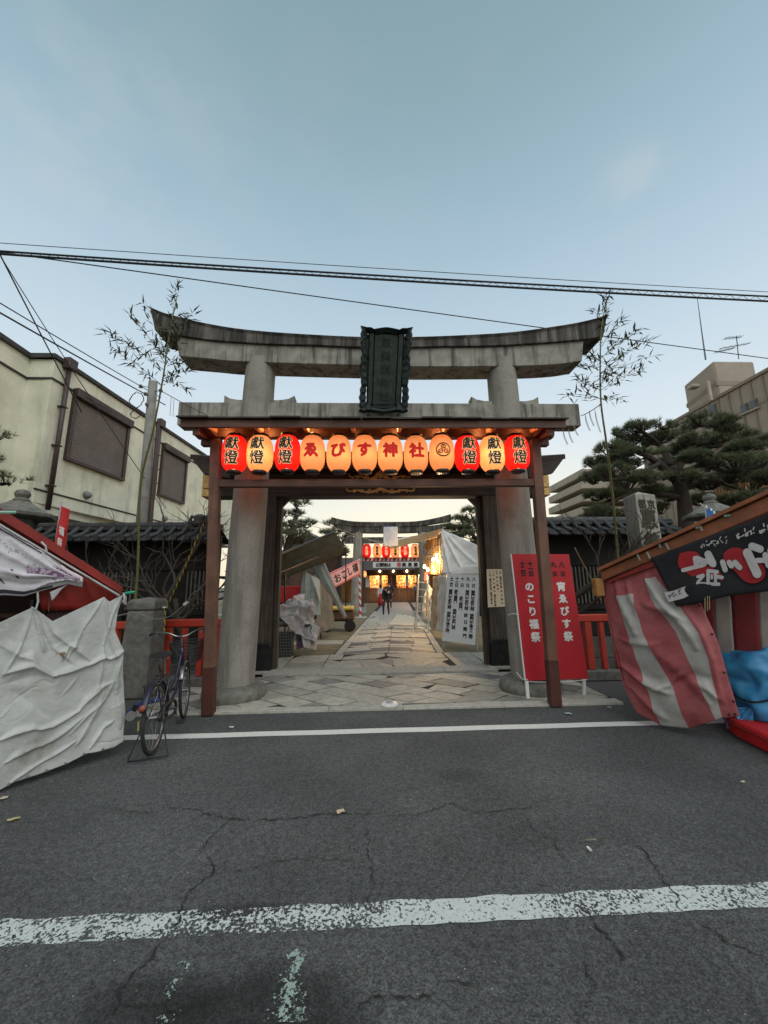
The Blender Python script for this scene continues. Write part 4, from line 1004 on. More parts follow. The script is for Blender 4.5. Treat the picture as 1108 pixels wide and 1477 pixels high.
toro(34, 706, 0, 7.3, 'mossy grey stone lantern with a round finial behind the left stall roof')
toro(1022, 712, 0, 8.0, 'grey stone lantern with a wide cap showing above the right stall roof')

# ------------------------------------------------------------------ cream two-storey building on the left
CREAM = mat('cream_render', (.78, .755, .60), (.69, .67, .53), rough=.9, scale=2.5, bump=.6, bscale=90, streak=((.22, .21, .14), .55, (2.5, 2.5, .35), .53, .75), dirt=((.36, .355, .25), .5, (.7, .7, .7), .45, .7))
BROWN = mat('brown_metal', (.075, .05, .042), (.05, .034, .03), rough=.5, scale=8, metal=.2)
SHUT = mat('shutter_brown', (.20, .17, .155), (.16, .135, .125), rough=.5, scale=3)
BDARK = mat('dark_trim', (.055, .05, .045), (.03, .028, .026), rough=.7)
def left_building():
    p0 = W(66, 600, 9.3); p0 = Vector((p0.x, 9.3, 0)); d = Vector((K+.005, 1, 0)).normalized(); n = Vector((d.y, -d.x, 0))
    t = thing('rendered_building', 'two-storey cream rendered building with brown roller shutters left of the shrine wall', 'building', (p0.x, 12, 0))
    def B(px, py): q = PL(px, py, p0, n); return (q-p0).dot(d), q.z
    def S(s, z, o=0): return p0+d*s+V(0, 0, z)+n*o
    ztop = B(66, 502)[1]; zb = B(170, 752)[1]
    
    s_end = B(308, 670)[0]+3
    def slabp(name, s0, s1, z0, z1, o0, o1, mm, bev=.01):
        m = MB(); m.prism([S(s0, z0, o0), S(s1, z0, o0), S(s1, z0, o1), S(s0, z0, o1)], (0, 0, z1-z0)); return m.build(name, mm, t, bevel=bev)
    slabp('upper_wall', 0, s_end, zb, ztop-.12, -5, 0, CREAM)
    slabp('ground_floor', .4, s_end, 0, zb-.002, -5, -.9, BDARK)
    slabp('roof_coping', -.08, s_end+.1, ztop-.12, ztop, -5, .07, BDARK)
    # storey bands
    zc = B(66, 540)[1]; slabp('upper_band', -.03, s_end, zc-.03, zc+.02, 0, .035, BDARK)
    zc2 = B(75, 711)[1]; slabp('lower_band', -.03, s_end, zc2-.025, zc2+.015, 0, .03, BDARK)
    # nearer wing on the left, set back from this face, and the return wall facing the street
    p1 = W(28, 600, 9.3)
    q = MB(); q.bb((p1.x-6, 9.32, zb-.2), (p0.x-.001, 14, ztop-.12)); q.build('wing_wall', CREAM, t)
    q = MB(); q.bb((p1.x-6, 3.0, zb-.2), (p1.x, 9.32, ztop-.12)); q.build('wing_wall', CREAM, t)
    q = MB(); q.bb((p1.x-6, 2.9, ztop-.12), (p1.x+.08, 9.22, ztop)); q.build('roof_coping', BDARK, t)
    q = MB(); q.bb((p1.x+.081, 9.22, ztop-.12), (p0.x+.02, 9.6, ztop-.001)); q.build('roof_coping', BDARK, t)
    q = MB(); q.bb((p1.x, 3, zc-.03), (p1.x+.035, 9.31, zc+.02)); q.build('upper_band', BDARK, t)
    q = MB(); q.bb((p1.x+.036, 9.285, zc-.03), (p0.x, 9.32, zc+.02)); q.build('upper_band', BDARK, t)
    q = MB(); q.bb((p1.x-5.8, 3.1, 0), (p1.x-.8, 9.2, zb-.202)); q.build('ground_floor', BDARK, t)
    # downpipes with hoppers
    for (tx, ty, bx, by) in ((93, 526, 66, 736), (228, 612, 214, 720)):
        s, z = B(tx, ty); s2, z2 = B(bx, by); 
        s = (s+s2)/2 if tx < 100 else s
        m = MB(); m.tube([S(s, z-.1, .10), S(s, max(z2, zb-.3), .10)], .058, 10); m.build('downpipe', BROWN, t, smooth=True)
        m = MB(); m.prism([S(s-.14, z-.12, .02), S(s+.14, z-.12, .02), S(s+.14, z-.12, .22), S(s-.14, z-.12, .22)], (0, 0, .30)); m.build('hopper', BROWN, t, bevel=.02)
        for zz in (z-1.2, (z+z2)/2-.3, z2+.6):
            m = MB(); m.prism([S(s-.08, zz, .0), S(s+.08, zz, .0), S(s+.08, zz, .165), S(s-.08, zz, .165)], (0, 0, .03)); m.build('pipe_clamp', BROWN, t)
    # shuttered windows
    for (x0, y0, x1, y1, x2, y2, x3, y3) in ((104, 572, 183, 618, 175, 690, 95, 664), (232, 648, 268, 668, 262, 724, 229, 715)):
        sa, za = B(x0, y0); sb, zb_ = B(x1, y1); sc_, zc_ = B(x2, y2); sd, zd = B(x3, y3)
        s0 = (sa+sd)/2; s1 = (sb+sc_)/2; z1 = (za+zb_)/2+.0; z0 = (zc_+zd)/2
        for (a, b, c, e, oo) in ((s0-.05, s0+.06, z0-.05, z1, .10), (s1-.06, s1+.05, z0-.05, z1, .10), (s0+.061, s1-.061, z0-.05, z0+.04, .10)):
            f = slabp('window_frame', a, b, c, e, 0, oo, BROWN, .006)
        slabp('shutter_box', s0-.06, s1+.06, z1+.001, z1+.26, 0, .19, BROWN, .02)
        ns = 26; hh = (z1-z0-.05)/ns
        m = MB(); m.prism([S(s0+.062, z0+.042, .0), S(s1-.062, z0+.042, .0), S(s1-.062, z0+.042, .03), S(s0+.062, z0+.042, .03)], (0, 0, z1-z0-.044)); sh = m.build('shutter', SHUT, t)
        for k in range(ns):
            zz = z0+.044+k*hh; m = MB(); m.prism([S(s0+.064, zz, .031), S(s0+.064, zz+hh*.35, .048), S(s0+.064, zz+hh*.8, .048), S(s0+.064, zz+hh*.98, .031)], d*(s1-s0-.128)); m.build('slat', SHUT, sh)
        m = MB(); m.prism([S(s0+.2, z1+.08, .192), S((s0+s1)/2+.1, z1+.08, .192), S((s0+s1)/2+.1, z1+.08, .2), S(s0+.2, z1+.08, .2)], (0, 0, .07)); m.build('box_seam', BDARK, t)
    for (px, py) in ((124, 714), (236, 748)):
        s, z = B(px, py); m = MB(); m.lathe(S(s, z, .0), [(.11, 0), (.11, .05), (.07, .13), (.02, .15)], 14, axis=n.to_track_quat('Z', 'Y')); m.build('vent_hood', mat('grey_vent', (.22, .22, .20), rough=.5), t, smooth=True)
left_building()
# far left house roofs beyond (seen through the gate)

# ------------------------------------------------------------------ beige apartment block on the right, far back
TANW = mat('tan_tile_wall', (.36, .30, .24), (.31, .26, .21), rough=.75, scale=1.2, bump=.1, streak=((.20, .16, .12), .35, (3, 3, .3), .5, .75))
TANW2 = mat('tan_band', (.27, .215, .165), (.24, .19, .145), rough=.75, scale=2)
PALE = mat('pale_balcony', (.44, .38, .30), (.38, .33, .26), rough=.8, scale=2, streak=((.2, .17, .14), .4, (2, 2, .4), .5, .8))
GLASS = mat('dark_glass', (.03, .035, .04), rough=.08, spec=.8)
FRAMEW = mat('window_alu', (.16, .15, .14), rough=.4, metal=.4)
def right_building():
    p0 = W(975, 640, 26); p0 = Vector((p0.x, 26, 0)); d = Vector((-K*0+.02, 1, 0)).normalized(); n = Vector((-d.y, d.x, 0))
    t = thing('apartment_block', 'tan tiled apartment block with a rooftop stair tower behind the right pine', 'apartment block', (p0.x+4, 22, 0))
    def B(px, py): q = PL(px, py, p0, n); return (q-p0).dot(d), q.z
    def S(s, z, o=0): return p0+d*s+V(0, 0, z)+n*o
    zt = B(1040, 573)[1]; 

    s0 = -14.5; s1 = 3.5
    def pr(name, a, b, z0, z1, o0, o1, mm, bev=0): m = MB(); m.prism([S(a, z0, o0), S(b, z0, o0), S(b, z0, o1), S(a, z0, o1)], (0, 0, z1-z0)); return m.build(name, mm, t, bevel=bev)
    pr('wall', s0, s1, 0, zt, -12, 0, TANW)
    pr('parapet_cap', s0-.1, s1+.1, zt, zt+.18, -12, .12, TANW2)
    for k in range(9): pr('wall_band', s0, s1, zt-1.6-2.9*k, zt-1.45-2.9*k, 0, .03, TANW2)
    ss = s0+.5
    while ss < s1: pr('wall_rib', ss, ss+.10, 1, zt-.01, 0, .05, TANW2); ss += .72
    # rooftop tower
    yt = 25.0
    a = W(984, 544, yt); b = W(1030, 513, yt-3.0); c = W(1093, 516, yt-3.0)
    x0 = W(996, 600, yt-3).x
    L0 = W(990, 560, yt); C1 = W(1028, 520, 22.0); R1 = W(1088, 520, 22.0)
    ztw = C1.z
    base = [(L0.x, 25.2), (C1.x, 22.0), (R1.x, 22.0), (R1.x+.8, 25.6)]
    m = MB(); m.prism([(x, y, zt-.6) for x, y in base], (0, 0, ztw-zt+.6)); m.build('stair_tower', TANW, t, bevel=.12)
    cx_ = sum(p[0] for p in base)/4; cy_ = sum(p[1] for p in base)/4
    m = MB(); m.prism([(cx_+(x-cx_)*1.012, cy_+(y-cy_)*1.012, ztw-1.75) for x, y in base], (0, 0, .3)); m.build('tower_band', TANW2, t)
    q = W(1024, 570, 21.9); m = MB(); m.bb((q.x-.0, 21.88, zt-.2), (q.x+.16, 21.98, ztw-1.5)); m.build('drain_pipe', PALE, t)
    q = W(1003, 558, 23.1); m = MB(); m.box((q.x-.1, q.y, q.z), (.55, .5, .22)); m.build('tower_lamp', PALE, t, bevel=.05)
    # windows
    for (px, py, w, h) in ((1014, 600, .45, .72), (1029, 593, .42, .72), (1075, 589, .30, .42), (1088.5, 583, .30, .42), (1036, 636, .4, .6), (1060, 640, .35, .5)):
        s, z = B(px, py)
        f = pr('window', s-w/2-.06, s+w/2+.06, z-h/2-.06, z+h/2+.06, .03, .085, FRAMEW)
        m = MB(); m.prism([S(s-w/2, z-h/2, .086), S(s+w/2, z-h/2, .086), S(s+w/2, z-h/2, .10), S(s-w/2, z-h/2, .10)], (0, 0, h)); m.build('pane', GLASS, f)
        pr('sill', s-w/2-.15, s+w/2+.15, z-h/2-.16, z-h/2-.062, 0, .16, PALE)
    # stacked balconies at the far end, facing the street side
    Yb = 30.0
    for k, py in enumerate((676, 694, 712.5, 731, 749)):
        a = W(839, py, Yb); b = W(905+10*k, py, Yb)
        zz = a.z
        m = MB(); m.bb((a.x, Yb, zz-.62), (b.x+5, Yb+6, zz)); m.build('balcony', PALE, t, bevel=.04)
    a = W(862, 600, Yb+.9); m = MB(); m.bb((a.x, Yb+1.4, 0), (p0.x+.5, Yb+8, W(870, 664, Yb).z)); m.build('end_wall', PALE, t)
    # roof handrail
    m = MB()
    hr = [S(k*.9-13, zt+.18, -.6) for k in range(6)]
    for p in hr: m.tube([p, p+V(0, 0, .9)], .03, 5)
    m.tube([hr[0]+V(0, 0, .9), hr[-1]+V(0, 0, .9)], .03, 5); m.tube([hr[0]+V(0, 0, .5), hr[-1]+V(0, 0, .5)], .02, 5); m.build('roof_rail', PALE, t)
    return ztw
ZTW = right_building()
def antennas():
    AL = mat('antenna_metal', (.12, .12, .12), rough=.4, metal=.6)
    a = W(1017, 513, 23); b = W(1006, 430, 23)
    t = thing('lightning_rod', 'thin tall lightning rod on the corner of the rooftop stair tower', 'lightning rod', a)
    m = MB(); m.tube([a-V(0, 0, .3), a.lerp(b, .4), b], [.05, .035, .018], 6); m.build('rod', AL, t)
    a = W(1065, 514, 23.5); t = thing('tv_antenna', 'branched television aerial on top of the rooftop stair tower', 'aerial', a)
    b = W(1062.5, 485, 23.5); m = MB(); m.tube([a-V(0, 0, .2), b], .03, 6); m.build('mast', AL, t)
    for (x0, y0, x1, y1) in ((1045, 488, 1070, 486), (1038, 503, 1082, 495), (1032, 508, 1060, 502)):
        p, q = W(x0, y0, 23.5), W(x1, y1, 23.5); m = MB(); m.tube([p, q], .022, 5)
        for k in range(5):
            c = p.lerp(q, (k+.5)/5); m.tube([c+V(0, -.3, -.05), c+V(0, .3, .05)], .012, 4); m.tube([c+V(-.08, 0, -.12), c+V(.08, 0, .12)], .012, 4)
        m.build('antenna_boom', AL, t)
antennas()
def slat_fence():
    M_ = mat('orange_slats', (.30, .15, .06), (.20, .10, .045), rough=.7, scale=4, rnd=.25)
    Y = 12.5; t = thing('board_fence', 'warm brown board fence with a dark lean-to roof behind the right pine', 'fence', (W(1090, 700, Y).x, Y, 0))
    x0, x1 = W(1030, 700, Y).x, W(1180, 700, Y).x; n = 34
    for i in range(n):
        a = lerp(x0, x1, i/n); b = lerp(x0, x1, (i+1)/n)-.03; z1 = W(1060, 700, Y).z+(.9*(i/n))
        m = MB(); m.bb((a, Y, 0), (b, Y+.03, z1)); m.build('board', M_, t)
    m = MB(); z = W(1060, 690, Y).z; m.prism([(x0-.5, Y-.5, z-.2), (x1, Y-.5, z+.75), (x1, Y-.5, z+.95), (x0-.5, Y-.5, z+.05)], (0, 3, 0)); m.build('lean_to_roof', DARKW, t)
slat_fence()

# ------------------------------------------------------------------ pines
BARK = mat('pine_bark', (.060, .045, .034), (.028, .022, .018), rough=1, scale=12, bump=1.0, bscale=26)
NEED = mat('pine_needles', (.15, .165, .085), (.08, .10, .052), rough=.7, scale=2.2, dirt=((.20, .19, .10), .6, (3, 3, 3), .5, .7), translucent=.25)
def tuft(mb, p, d, r, n, L_):
    d = d.normalized(); x = d.orthogonal().normalized(); y = d.cross(x)
    for k in range(n):
        a = r.uniform(0, 2*pi); sp = r.uniform(.15, 1.05); q = (d*cos(sp)+(x*cos(a)+y*sin(a))*sin(sp)); l = L_*r.uniform(.7, 1.15)
        s = q.cross(Vector((r.uniform(-1, 1), r.uniform(-1, 1), r.uniform(-1, 1)))).normalized()*l*.045
        mb.add([p-s, p+s, p+q*l], [(0, 1, 2)])
def pine(name, label, base, limbs, pads, seed, group=None, ntuft=1.0, needle=.15, trunk=None):
    """limbs: list of (points, r0, r1); pads: (centre, rx, ry, rz)"""
    r = random.Random(seed); t = thing(name, label, 'pine tree', base, group)
    m = MB(); pts, a, b = trunk; pp = hermite(pts, 4); m.tube([p+Vector((r.uniform(-.02, .02), r.uniform(-.02, .02), 0)) for p in pp], [lerp(a, b, i/(len(pp)-1)) for i in range(len(pp))], 10); m.build('trunk', BARK, t, smooth=True)
    for pts, a, b in limbs:
        m = MB(); pp = hermite(pts, 5); m.tube([p+Vector((r.uniform(-1, 1), r.uniform(-1, 1), r.uniform(-1, 1)))*.025*(i > 0) for i, p in enumerate(pp)], [lerp(a, b, i/(len(pp)-1)) for i in range(len(pp))], 7); m.build('limb', BARK, t, smooth=True)
    m = MB(); tw = MB()
    for c, rx, ry, rz in pads:
        c = Vector(c); n = int(150*ntuft*(rx*ry)**.8/.35)
        root = c-V(0, 0, rz*.8)
        for k in range(n):
            a = r.uniform(0, 2*pi); rr = sqrt(r.random())*(1+.22*sin(a*3+seed)+.15*sin(a*7+k*.0)); h = r.uniform(-.35, 1)
            p = c+V(rx*rr*cos(a), ry*rr*sin(a), rz*(h*(1-rr*rr*.6)+r.uniform(-.2, .2)))
            if nz3(p, 2.3) < -.12: continue
            out = V(cos(a)*rr, sin(a)*rr, .8+.5*r.random())
            tuft(m, p, out, r, 11, needle)
            if k % 7 == 0: tw.tube([root+V(r.uniform(-.1, .1), 0, 0), (root+p)/2-V(0, 0, .06), p], [.022, .013, .006], 4, cap=False)
    tw.build('twigs', BARK, t, kind='stuff'); m.build('needles', NEED, t, fix=False, kind='stuff')
    return t
def big_pine():
    Y = 10.6; w = lambda x, y, dy=0: W(x, y, Y+dy)
    b = w(988, 760)
    trunk = ([Vector((b.x, Y, 0)), w(990, 760), w(985, 715), w(975, 690), w(968, 672)], .22, .12)
    limbs = [([w(972, 690), w(950, 668), w(915, 650), w(880, 645, -.4)], .13, .04), ([w(975, 680), w(990, 650), w(985, 632), w(1000, 612)], .13, .04), ([w(968, 672), w(955, 645, .3), w(930, 625), w(915, 612)], .11, .03),
             ([w(985, 705), w(1020, 690, -.3), w(1050, 700), w(1090, 712, -.5)], .10, .03), ([w(988, 720), w(940, 712), w(900, 716, -.3), w(860, 738)], .10, .03), ([w(985, 690), w(1040, 655, .4), w(1075, 635), w(1120, 625)], .12, .03),
             ([w(950, 668), w(930, 680, -.6), w(900, 690, -.6), w(868, 695, -.6)], .07, .02), ([w(955, 690), w(1010, 672, -.5), w(1045, 668, -.7)], .08, .02), ([w(915, 650), w(895, 665), w(870, 668)], .06, .02)]
    pads = []
    r = random.Random(5)
    for (x, y, dy, rx, rz) in ((920, 618, 0, 18, 9), (905, 636, .4, 20, 10), (880, 650, -.3, 22, 11), (862, 668, .2, 18, 9), (858, 690, .2, 20, 9), (880, 680, -.8, 20, 9), (862, 742, 0, 22, 10), (890, 738, .5, 22, 10), (880, 716, .2, 20, 9), (858, 716, .5, 14, 8),
                               (905, 700, .8, 24, 10), (938, 690, -.7, 20, 8), (960, 612, 0, 20, 9), (950, 634, .4, 22, 9), (985, 618, .5, 20, 9), (1010, 608, 0, 22, 9), (1035, 610, .3, 22, 9), (1000, 634, -.5, 20, 8), (1030, 638, .5, 26, 10),
                               (1050, 622, .3, 16, 7), (1070, 648, 0, 24, 10), (1095, 640, .5, 24, 10), (1060, 670, -.8, 30, 12), (1095, 668, -.2, 28, 12), (1030, 668, -.8, 20, 8), (1108, 690, -.5, 22, 10), (1075, 722, -.6, 36, 9), (1050, 738, .3, 40, 8),
                               (1000, 660, -.9, 18, 7), (930, 655, -.7, 18, 8), (950, 735, .8, 20, 8), (925, 715, .6, 18, 7), (1105, 730, 0, 24, 9), (900, 658, -.5, 20, 8), (975, 650, .6, 20, 8), (940, 708, -.2, 16, 6), (900, 672, .5, 22, 9), (925, 640, .8, 22, 9), (995, 690, -.9, 20, 7), (1020, 700, .9, 24, 9), (1045, 690, .5, 26, 10), (1085, 700, .8, 30, 11), (960, 672, .9, 24, 9), (1000, 648, 1.0, 24, 10), (915, 688, 1.0, 22, 9), (965, 716, 1.0, 22, 9), (1015, 722, .9, 24, 9), (1070, 630, .9, 18, 8), (895, 625, .1, 12, 6)):
        c = w(x, y, dy); s = Y/555; pads.append((c, rx*s*1.05, rx*s*.95, rz*s*1.05))
    pine('black_pine', 'broad old black pine with layered needle pads behind the stone marker', (b.x, Y, 0), limbs, pads, 3, ntuft=2.7, trunk=trunk, needle=.17)
big_pine()
def small_pines():
    Y = 7.0; w = lambda x, y, dy=0: W(x, y, Y+dy)
    pads = [(w(-8, 627), .22, .25, .08), (w(8, 692, .2), .34, .3, .09), (w(-22, 660), .3, .3, .1)]
    pine('black_pine', 'clipped pine reaching in at the left edge before the cream building', (W(-60, 800, Y).x, Y, 0), [([w(-70, 700), w(-40, 690), w(0, 697)], .07, .02), ([w(-70, 660), w(-30, 640), w(-5, 630)], .05, .015)], pads, 8, trunk=([V(w(-62, 800).x, Y, 0), w(-66, 700), w(-70, 560)], .16, .08), ntuft=1.0, needle=.12)
    Y = 17.0
    w2 = lambda x, y, dy=0: W(x, y, 17.0+dy); s = 17/555
    pads = [(w2(x, y, dy), rx*s, rx*s, rz*s) for x, y, dy, rx, rz in ((431, 726, 0, 15, 5), (424, 742, .5, 14, 5), (440, 757, 0, 14, 6), (415, 760, .5, 16, 9), (428, 772, -.4, 20, 8), (412, 784, .3, 20, 10), (436, 782, .6, 14, 8), (405, 745, .2, 12, 8), (450, 757, 0, 8, 4))]
    pine('black_pine', 'tall twisting pine seen through the gate above the olive awning', (W(412, 850, 17).x, 17, 0), [([w2(418, 760), w2(430, 740), w2(424, 728)], .12, .04), ([w2(418, 765), w2(436, 758), w2(448, 757)], .08, .03)], pads, 21, trunk=([V(w2(412, 850).x, 17, 0), w2(414, 800), w2(422, 765), w2(418, 750)], .2, .1), ntuft=.75, needle=.26)
    Y = 26.0; w3 = lambda x, y, dy=0: W(x, y, 26.0+dy); s = 26/555
    pads = [(w3(x, y, dy), rx*s, rx*s, rz*s) for x, y, dy, rx, rz in ((480, 757, 0, 12, 3.5), (497, 762, .5, 12, 4), (478, 770, 0, 14, 4), (495, 780, .5, 14, 5), (510, 772, 0, 10, 4), (470, 786, 0, 12, 6), (488, 796, 0, 18, 6))]
    pine('black_pine', 'low spreading pine behind the left column of the inner torii', (W(485, 860, 26).x, 26, 0), [([w3(490, 800), w3(484, 775), w3(480, 760)], .12, .05), ([w3(490, 790), w3(500, 772), w3(508, 770)], .1, .04)], pads, 23, trunk=([V(w3(488, 860).x, 26, 0), w3(490, 820), w3(490, 790)], .2, .12), ntuft=.5, needle=.36)
    w4 = lambda x, y, dy=0: W(x, y, 20.0+dy); s = 20/555
    pads = [(w4(x, y, dy), rx*s, rx*s, rz*s) for x, y, dy, rx, rz in ((678, 738, 0, 14, 5), (668, 750, .5, 20, 5), (690, 755, 0, 16, 7), (662, 764, .4, 20, 5), (682, 772, -.4, 20, 7), (655, 775, .6, 14, 5), (690, 788, 0, 16, 8), (645, 760, .2, 8, 3), (700, 742, .2, 12, 8))]
    pine('black_pine', 'dark dense pine seen through the gate above the white tent', (W(695, 860, 20).x, 20, 0), [([w4(695, 790), w4(680, 770), w4(660, 765)], .14, .04), ([w4(695, 780), w4(685, 755), w4(680, 742)], .12, .04)], pads, 25, trunk=([V(w4(695, 860).x, 20, 0), w4(697, 810), w4(695, 770)], .25, .14), ntuft=.85, needle=.28)
small_pines()

# ------------------------------------------------------------------ bare plum trees behind the fences
BARET = mat('bare_bark', (.085, .068, .055), (.05, .04, .034), rough=.95, scale=20, bump=.5)
def bare_tree(label, base, h, lean, seed, spread=1.0, depth=5, r0=.07):
    r = random.Random(seed); t = thing('bare_tree', label, 'bare tree', base); tr = MB(); br = MB()
    def grow(p, d, l, rad, k):
        n = 4; pts = [p]
        for i in range(n):
            d = (d+Vector((r.uniform(-1, 1), r.uniform(-.6, .6), r.uniform(-.35, .75)))*.26).normalized(); pts.append(pts[-1]+d*l/n)
        (tr if k == 0 else br).tube(pts, [lerp(rad, rad*.62, i/n) for i in range(n+1)], 7 if k < 2 else 4, cap=k == 0)
        if k >= depth: return
        for j in range(3 if k < 3 else 2):
            f = r.choice((2, 3, 4, 4)); q = pts[f]; a = r.uniform(-1.0, 1.0)*spread
            nd = (Matrix.Rotation(a, 3, 'Y') @ (Matrix.Rotation(r.uniform(-.6, .6), 3, 'X') @ d)).normalized(); grow(q, nd, l*r.uniform(.6, .82), rad*.58, k+1)
    grow(Vector(base), Vector(lean).normalized(), h*.42, r0, 0)
    tr.build('trunk', BARET, t, smooth=True); br.build('branches', BARET, t, kind='stuff')
Y = 7.7
bare_tree('bare plum tree with crooked twigs against the left tiled wall', (W(235, 900, Y).x, Y, 0), 3.1, (.1, 0, 1), 4, 1.1, 5, .075)
bare_tree('second bare plum tree rising beside the left column of the torii', (W(262, 900, Y).x, Y+.3, 0), 3.4, (-.05, 0, 1), 12, 1.0, 5, .07)
bare_tree('bare plum tree between the red signboard and the right tiled wall', (W(835, 900, 8.0).x, 8.0, 0), 3.3, (-.45, 0, 1), 9, 1.1, 5, .08)

# ------------------------------------------------------------------ bamboo
CULM = mat('bamboo_culm', (.16, .16, .045), (.10, .11, .035), rough=.4, scale=2, bump=.1, dirt=((.20, .17, .07), .6, (6, 6, 1), .45, .7))
LEAF = mat('bamboo_leaf', (.085, .085, .045), (.05, .055, .035), rough=.6, scale=5, rnd=.35, translucent=.2)
def bamboo(label, pts, sprays, seed, culm_r=.022):
    r = random.Random(seed); t = thing('bamboo', label, 'bamboo', (pts[0].x, pts[0].y, 0)); sprays = sorted(sprays, key=lambda s: r.random())
    m = MB(); pp = hermite(pts, 10); n = len(pp); m.tube(pp, [lerp(culm_r, .006, (i/(n-1))**1.2) for i in range(n)], 8)
    for i in range(2, n-2, 3): q = pp[i]; rr = lerp(culm_r, .006, i/(n-1))*1.25; m.tube([q-V(0, 0, .006), q+V(0, 0, .006)], rr, 8)
    m.build('culm', CULM, t, smooth=True, auto=50)
    leaf_me = None; cnt = 0; extra = MB()
    for a, b, nl in sprays:
        d = (b-a); l = d.length; mid = a.lerp(b, .5)+V(0, 0, .05*l)
        br = hermite([a, mid, b], 5); m = MB(); m.tube(br, [.006, .005, .005, .004, .004, .004, .003, .003, .003, .002, .002], 5); m.build('branch', CULM, t)
        nl = int(nl*1.9)
        for k in range(nl):
            f = .18+.82*(k+r.random())/nl; q = br[min(int(f*10), 10)]+Vector((r.uniform(-1, 1), r.uniform(-1, 1), r.uniform(-1, 1)))*.055
            dd = (d.normalized()*.5+Vector((r.uniform(-1, 1), r.uniform(-1, 1), r.uniform(-.7, 1.1)))).normalized()
            for w_ in range(1):
                d2 = (dd+Vector((r.uniform(-1, 1), r.uniform(-1, 1), r.uniform(-1, 1)))*.6).normalized()
                if leaf_me is None:
                    me = bpy.data.meshes.new('leaf'); me.from_pydata([(0, 0, 0), (.015, .045, .005), (0, .05, -.004), (-.015, .045, .005), (0, .16, -.014)], [], [(0, 1, 2), (0, 2, 3), (1, 4, 2), (2, 4, 3)]); me.materials.append(LEAF); leaf_me = me
                if cnt >= 300:
                    s_ = r.uniform(.75, 1.15); Rm = d2.to_track_quat('Y', 'Z').to_matrix()
                    extra.add([q+Rm @ (Vector(c)*s_) for c in ((0, 0, 0), (.015, .045, .005), (0, .05, -.004), (-.015, .045, .005), (0, .16, -.014))], [(0, 1, 2), (0, 2, 3), (1, 4, 2), (2, 4, 3)])
                else:
                    o = bpy.data.objects.new('leaf', leaf_me); C.objects.link(o); o.parent = t; o.location = q-wloc(t)
                    o.rotation_mode = 'QUATERNION'; o.rotation_quaternion = d2.to_track_quat('Y', 'Z'); s_ = r.uniform(.75, 1.15); o.scale = (s_*r.uniform(.7, 1.2), s_, s_); cnt += 1
    if extra.v: extra.build('foliage', LEAF, t, kind='stuff', fix=False)
    return t
Yb = 6.15
b0 = W(197, 870, 6.62)
w = lambda x, y, Y=5.72: W(x, y, Y)
LB = [Vector((b0.x, 6.62, 0)), W(198, 830, 6.62), W(203, 700, 6.35), W(221, 620, 6.05), W(236, 540, 5.8), W(243, 490, 5.72), W(256, 425, 5.66)]
c = lambda x, y: (140+x*160/1074, 400+y*220/1477)
bamboo('leafy bamboo tied to the stone post, reaching past the left end of the torii', LB,
       [(w(*c(620, 1040)), w(*c(110, 680)), 26), (w(*c(640, 1000)), w(*c(880, 1100)), 12), (w(*c(650, 900)), w(*c(80, 540)), 30), (w(*c(650, 980)), w(*c(930, 890)), 16), (w(*c(660, 840)), w(*c(300, 340)), 20), (w(*c(670, 800)), w(*c(560, 600)), 16),
        (w(*c(670, 760)), w(*c(460, 230)), 14), (w(*c(680, 740)), w(*c(930, 330)), 22), (w(*c(690, 700)), w(*c(770, 60)), 26), (w(*c(680, 720)), w(*c(760, 640)), 10), (w(*c(680, 860)), w(*c(840, 800)), 14)], 31)
b1 = W(893, 812, 6.9)
RB = [Vector((b1.x, 6.9, 0)), W(893, 815, 6.9), W(884, 715, 6.5), W(875, 640, 6.1), W(867, 580, 5.85), W(866, 520, 5.75), W(868, 470, 5.7), W(876, 432, 5.66)]
c = lambda x, y: (800+x*160/1108, 410+y*210/1454)
bamboo('slim leafy bamboo rising past the right end of the torii', RB,
       [(w(*c(450, 1140)), w(*c(90, 1100)), 14), (w(*c(460, 1140)), w(*c(680, 1150)), 12), (w(*c(455, 1060)), w(*c(230, 940)), 18), (w(*c(460, 1060)), w(*c(920, 830)), 26), (w(*c(460, 960)), w(*c(1030, 700)), 10), (w(*c(460, 900)), w(*c(950, 550)), 30),
        (w(*c(455, 860)), w(*c(240, 800)), 16), (w(*c(460, 740)), w(*c(860, 460)), 26), (w(*c(460, 760)), w(*c(320, 700)), 16), (w(*c(470, 620)), w(*c(690, 330)), 18), (w(*c(470, 560)), w(*c(520, 110)), 26), (w(*c(500, 420)), w(*c(390, 260)), 10), (w(*c(460, 1000)), w(*c(560, 840)), 14)], 37)

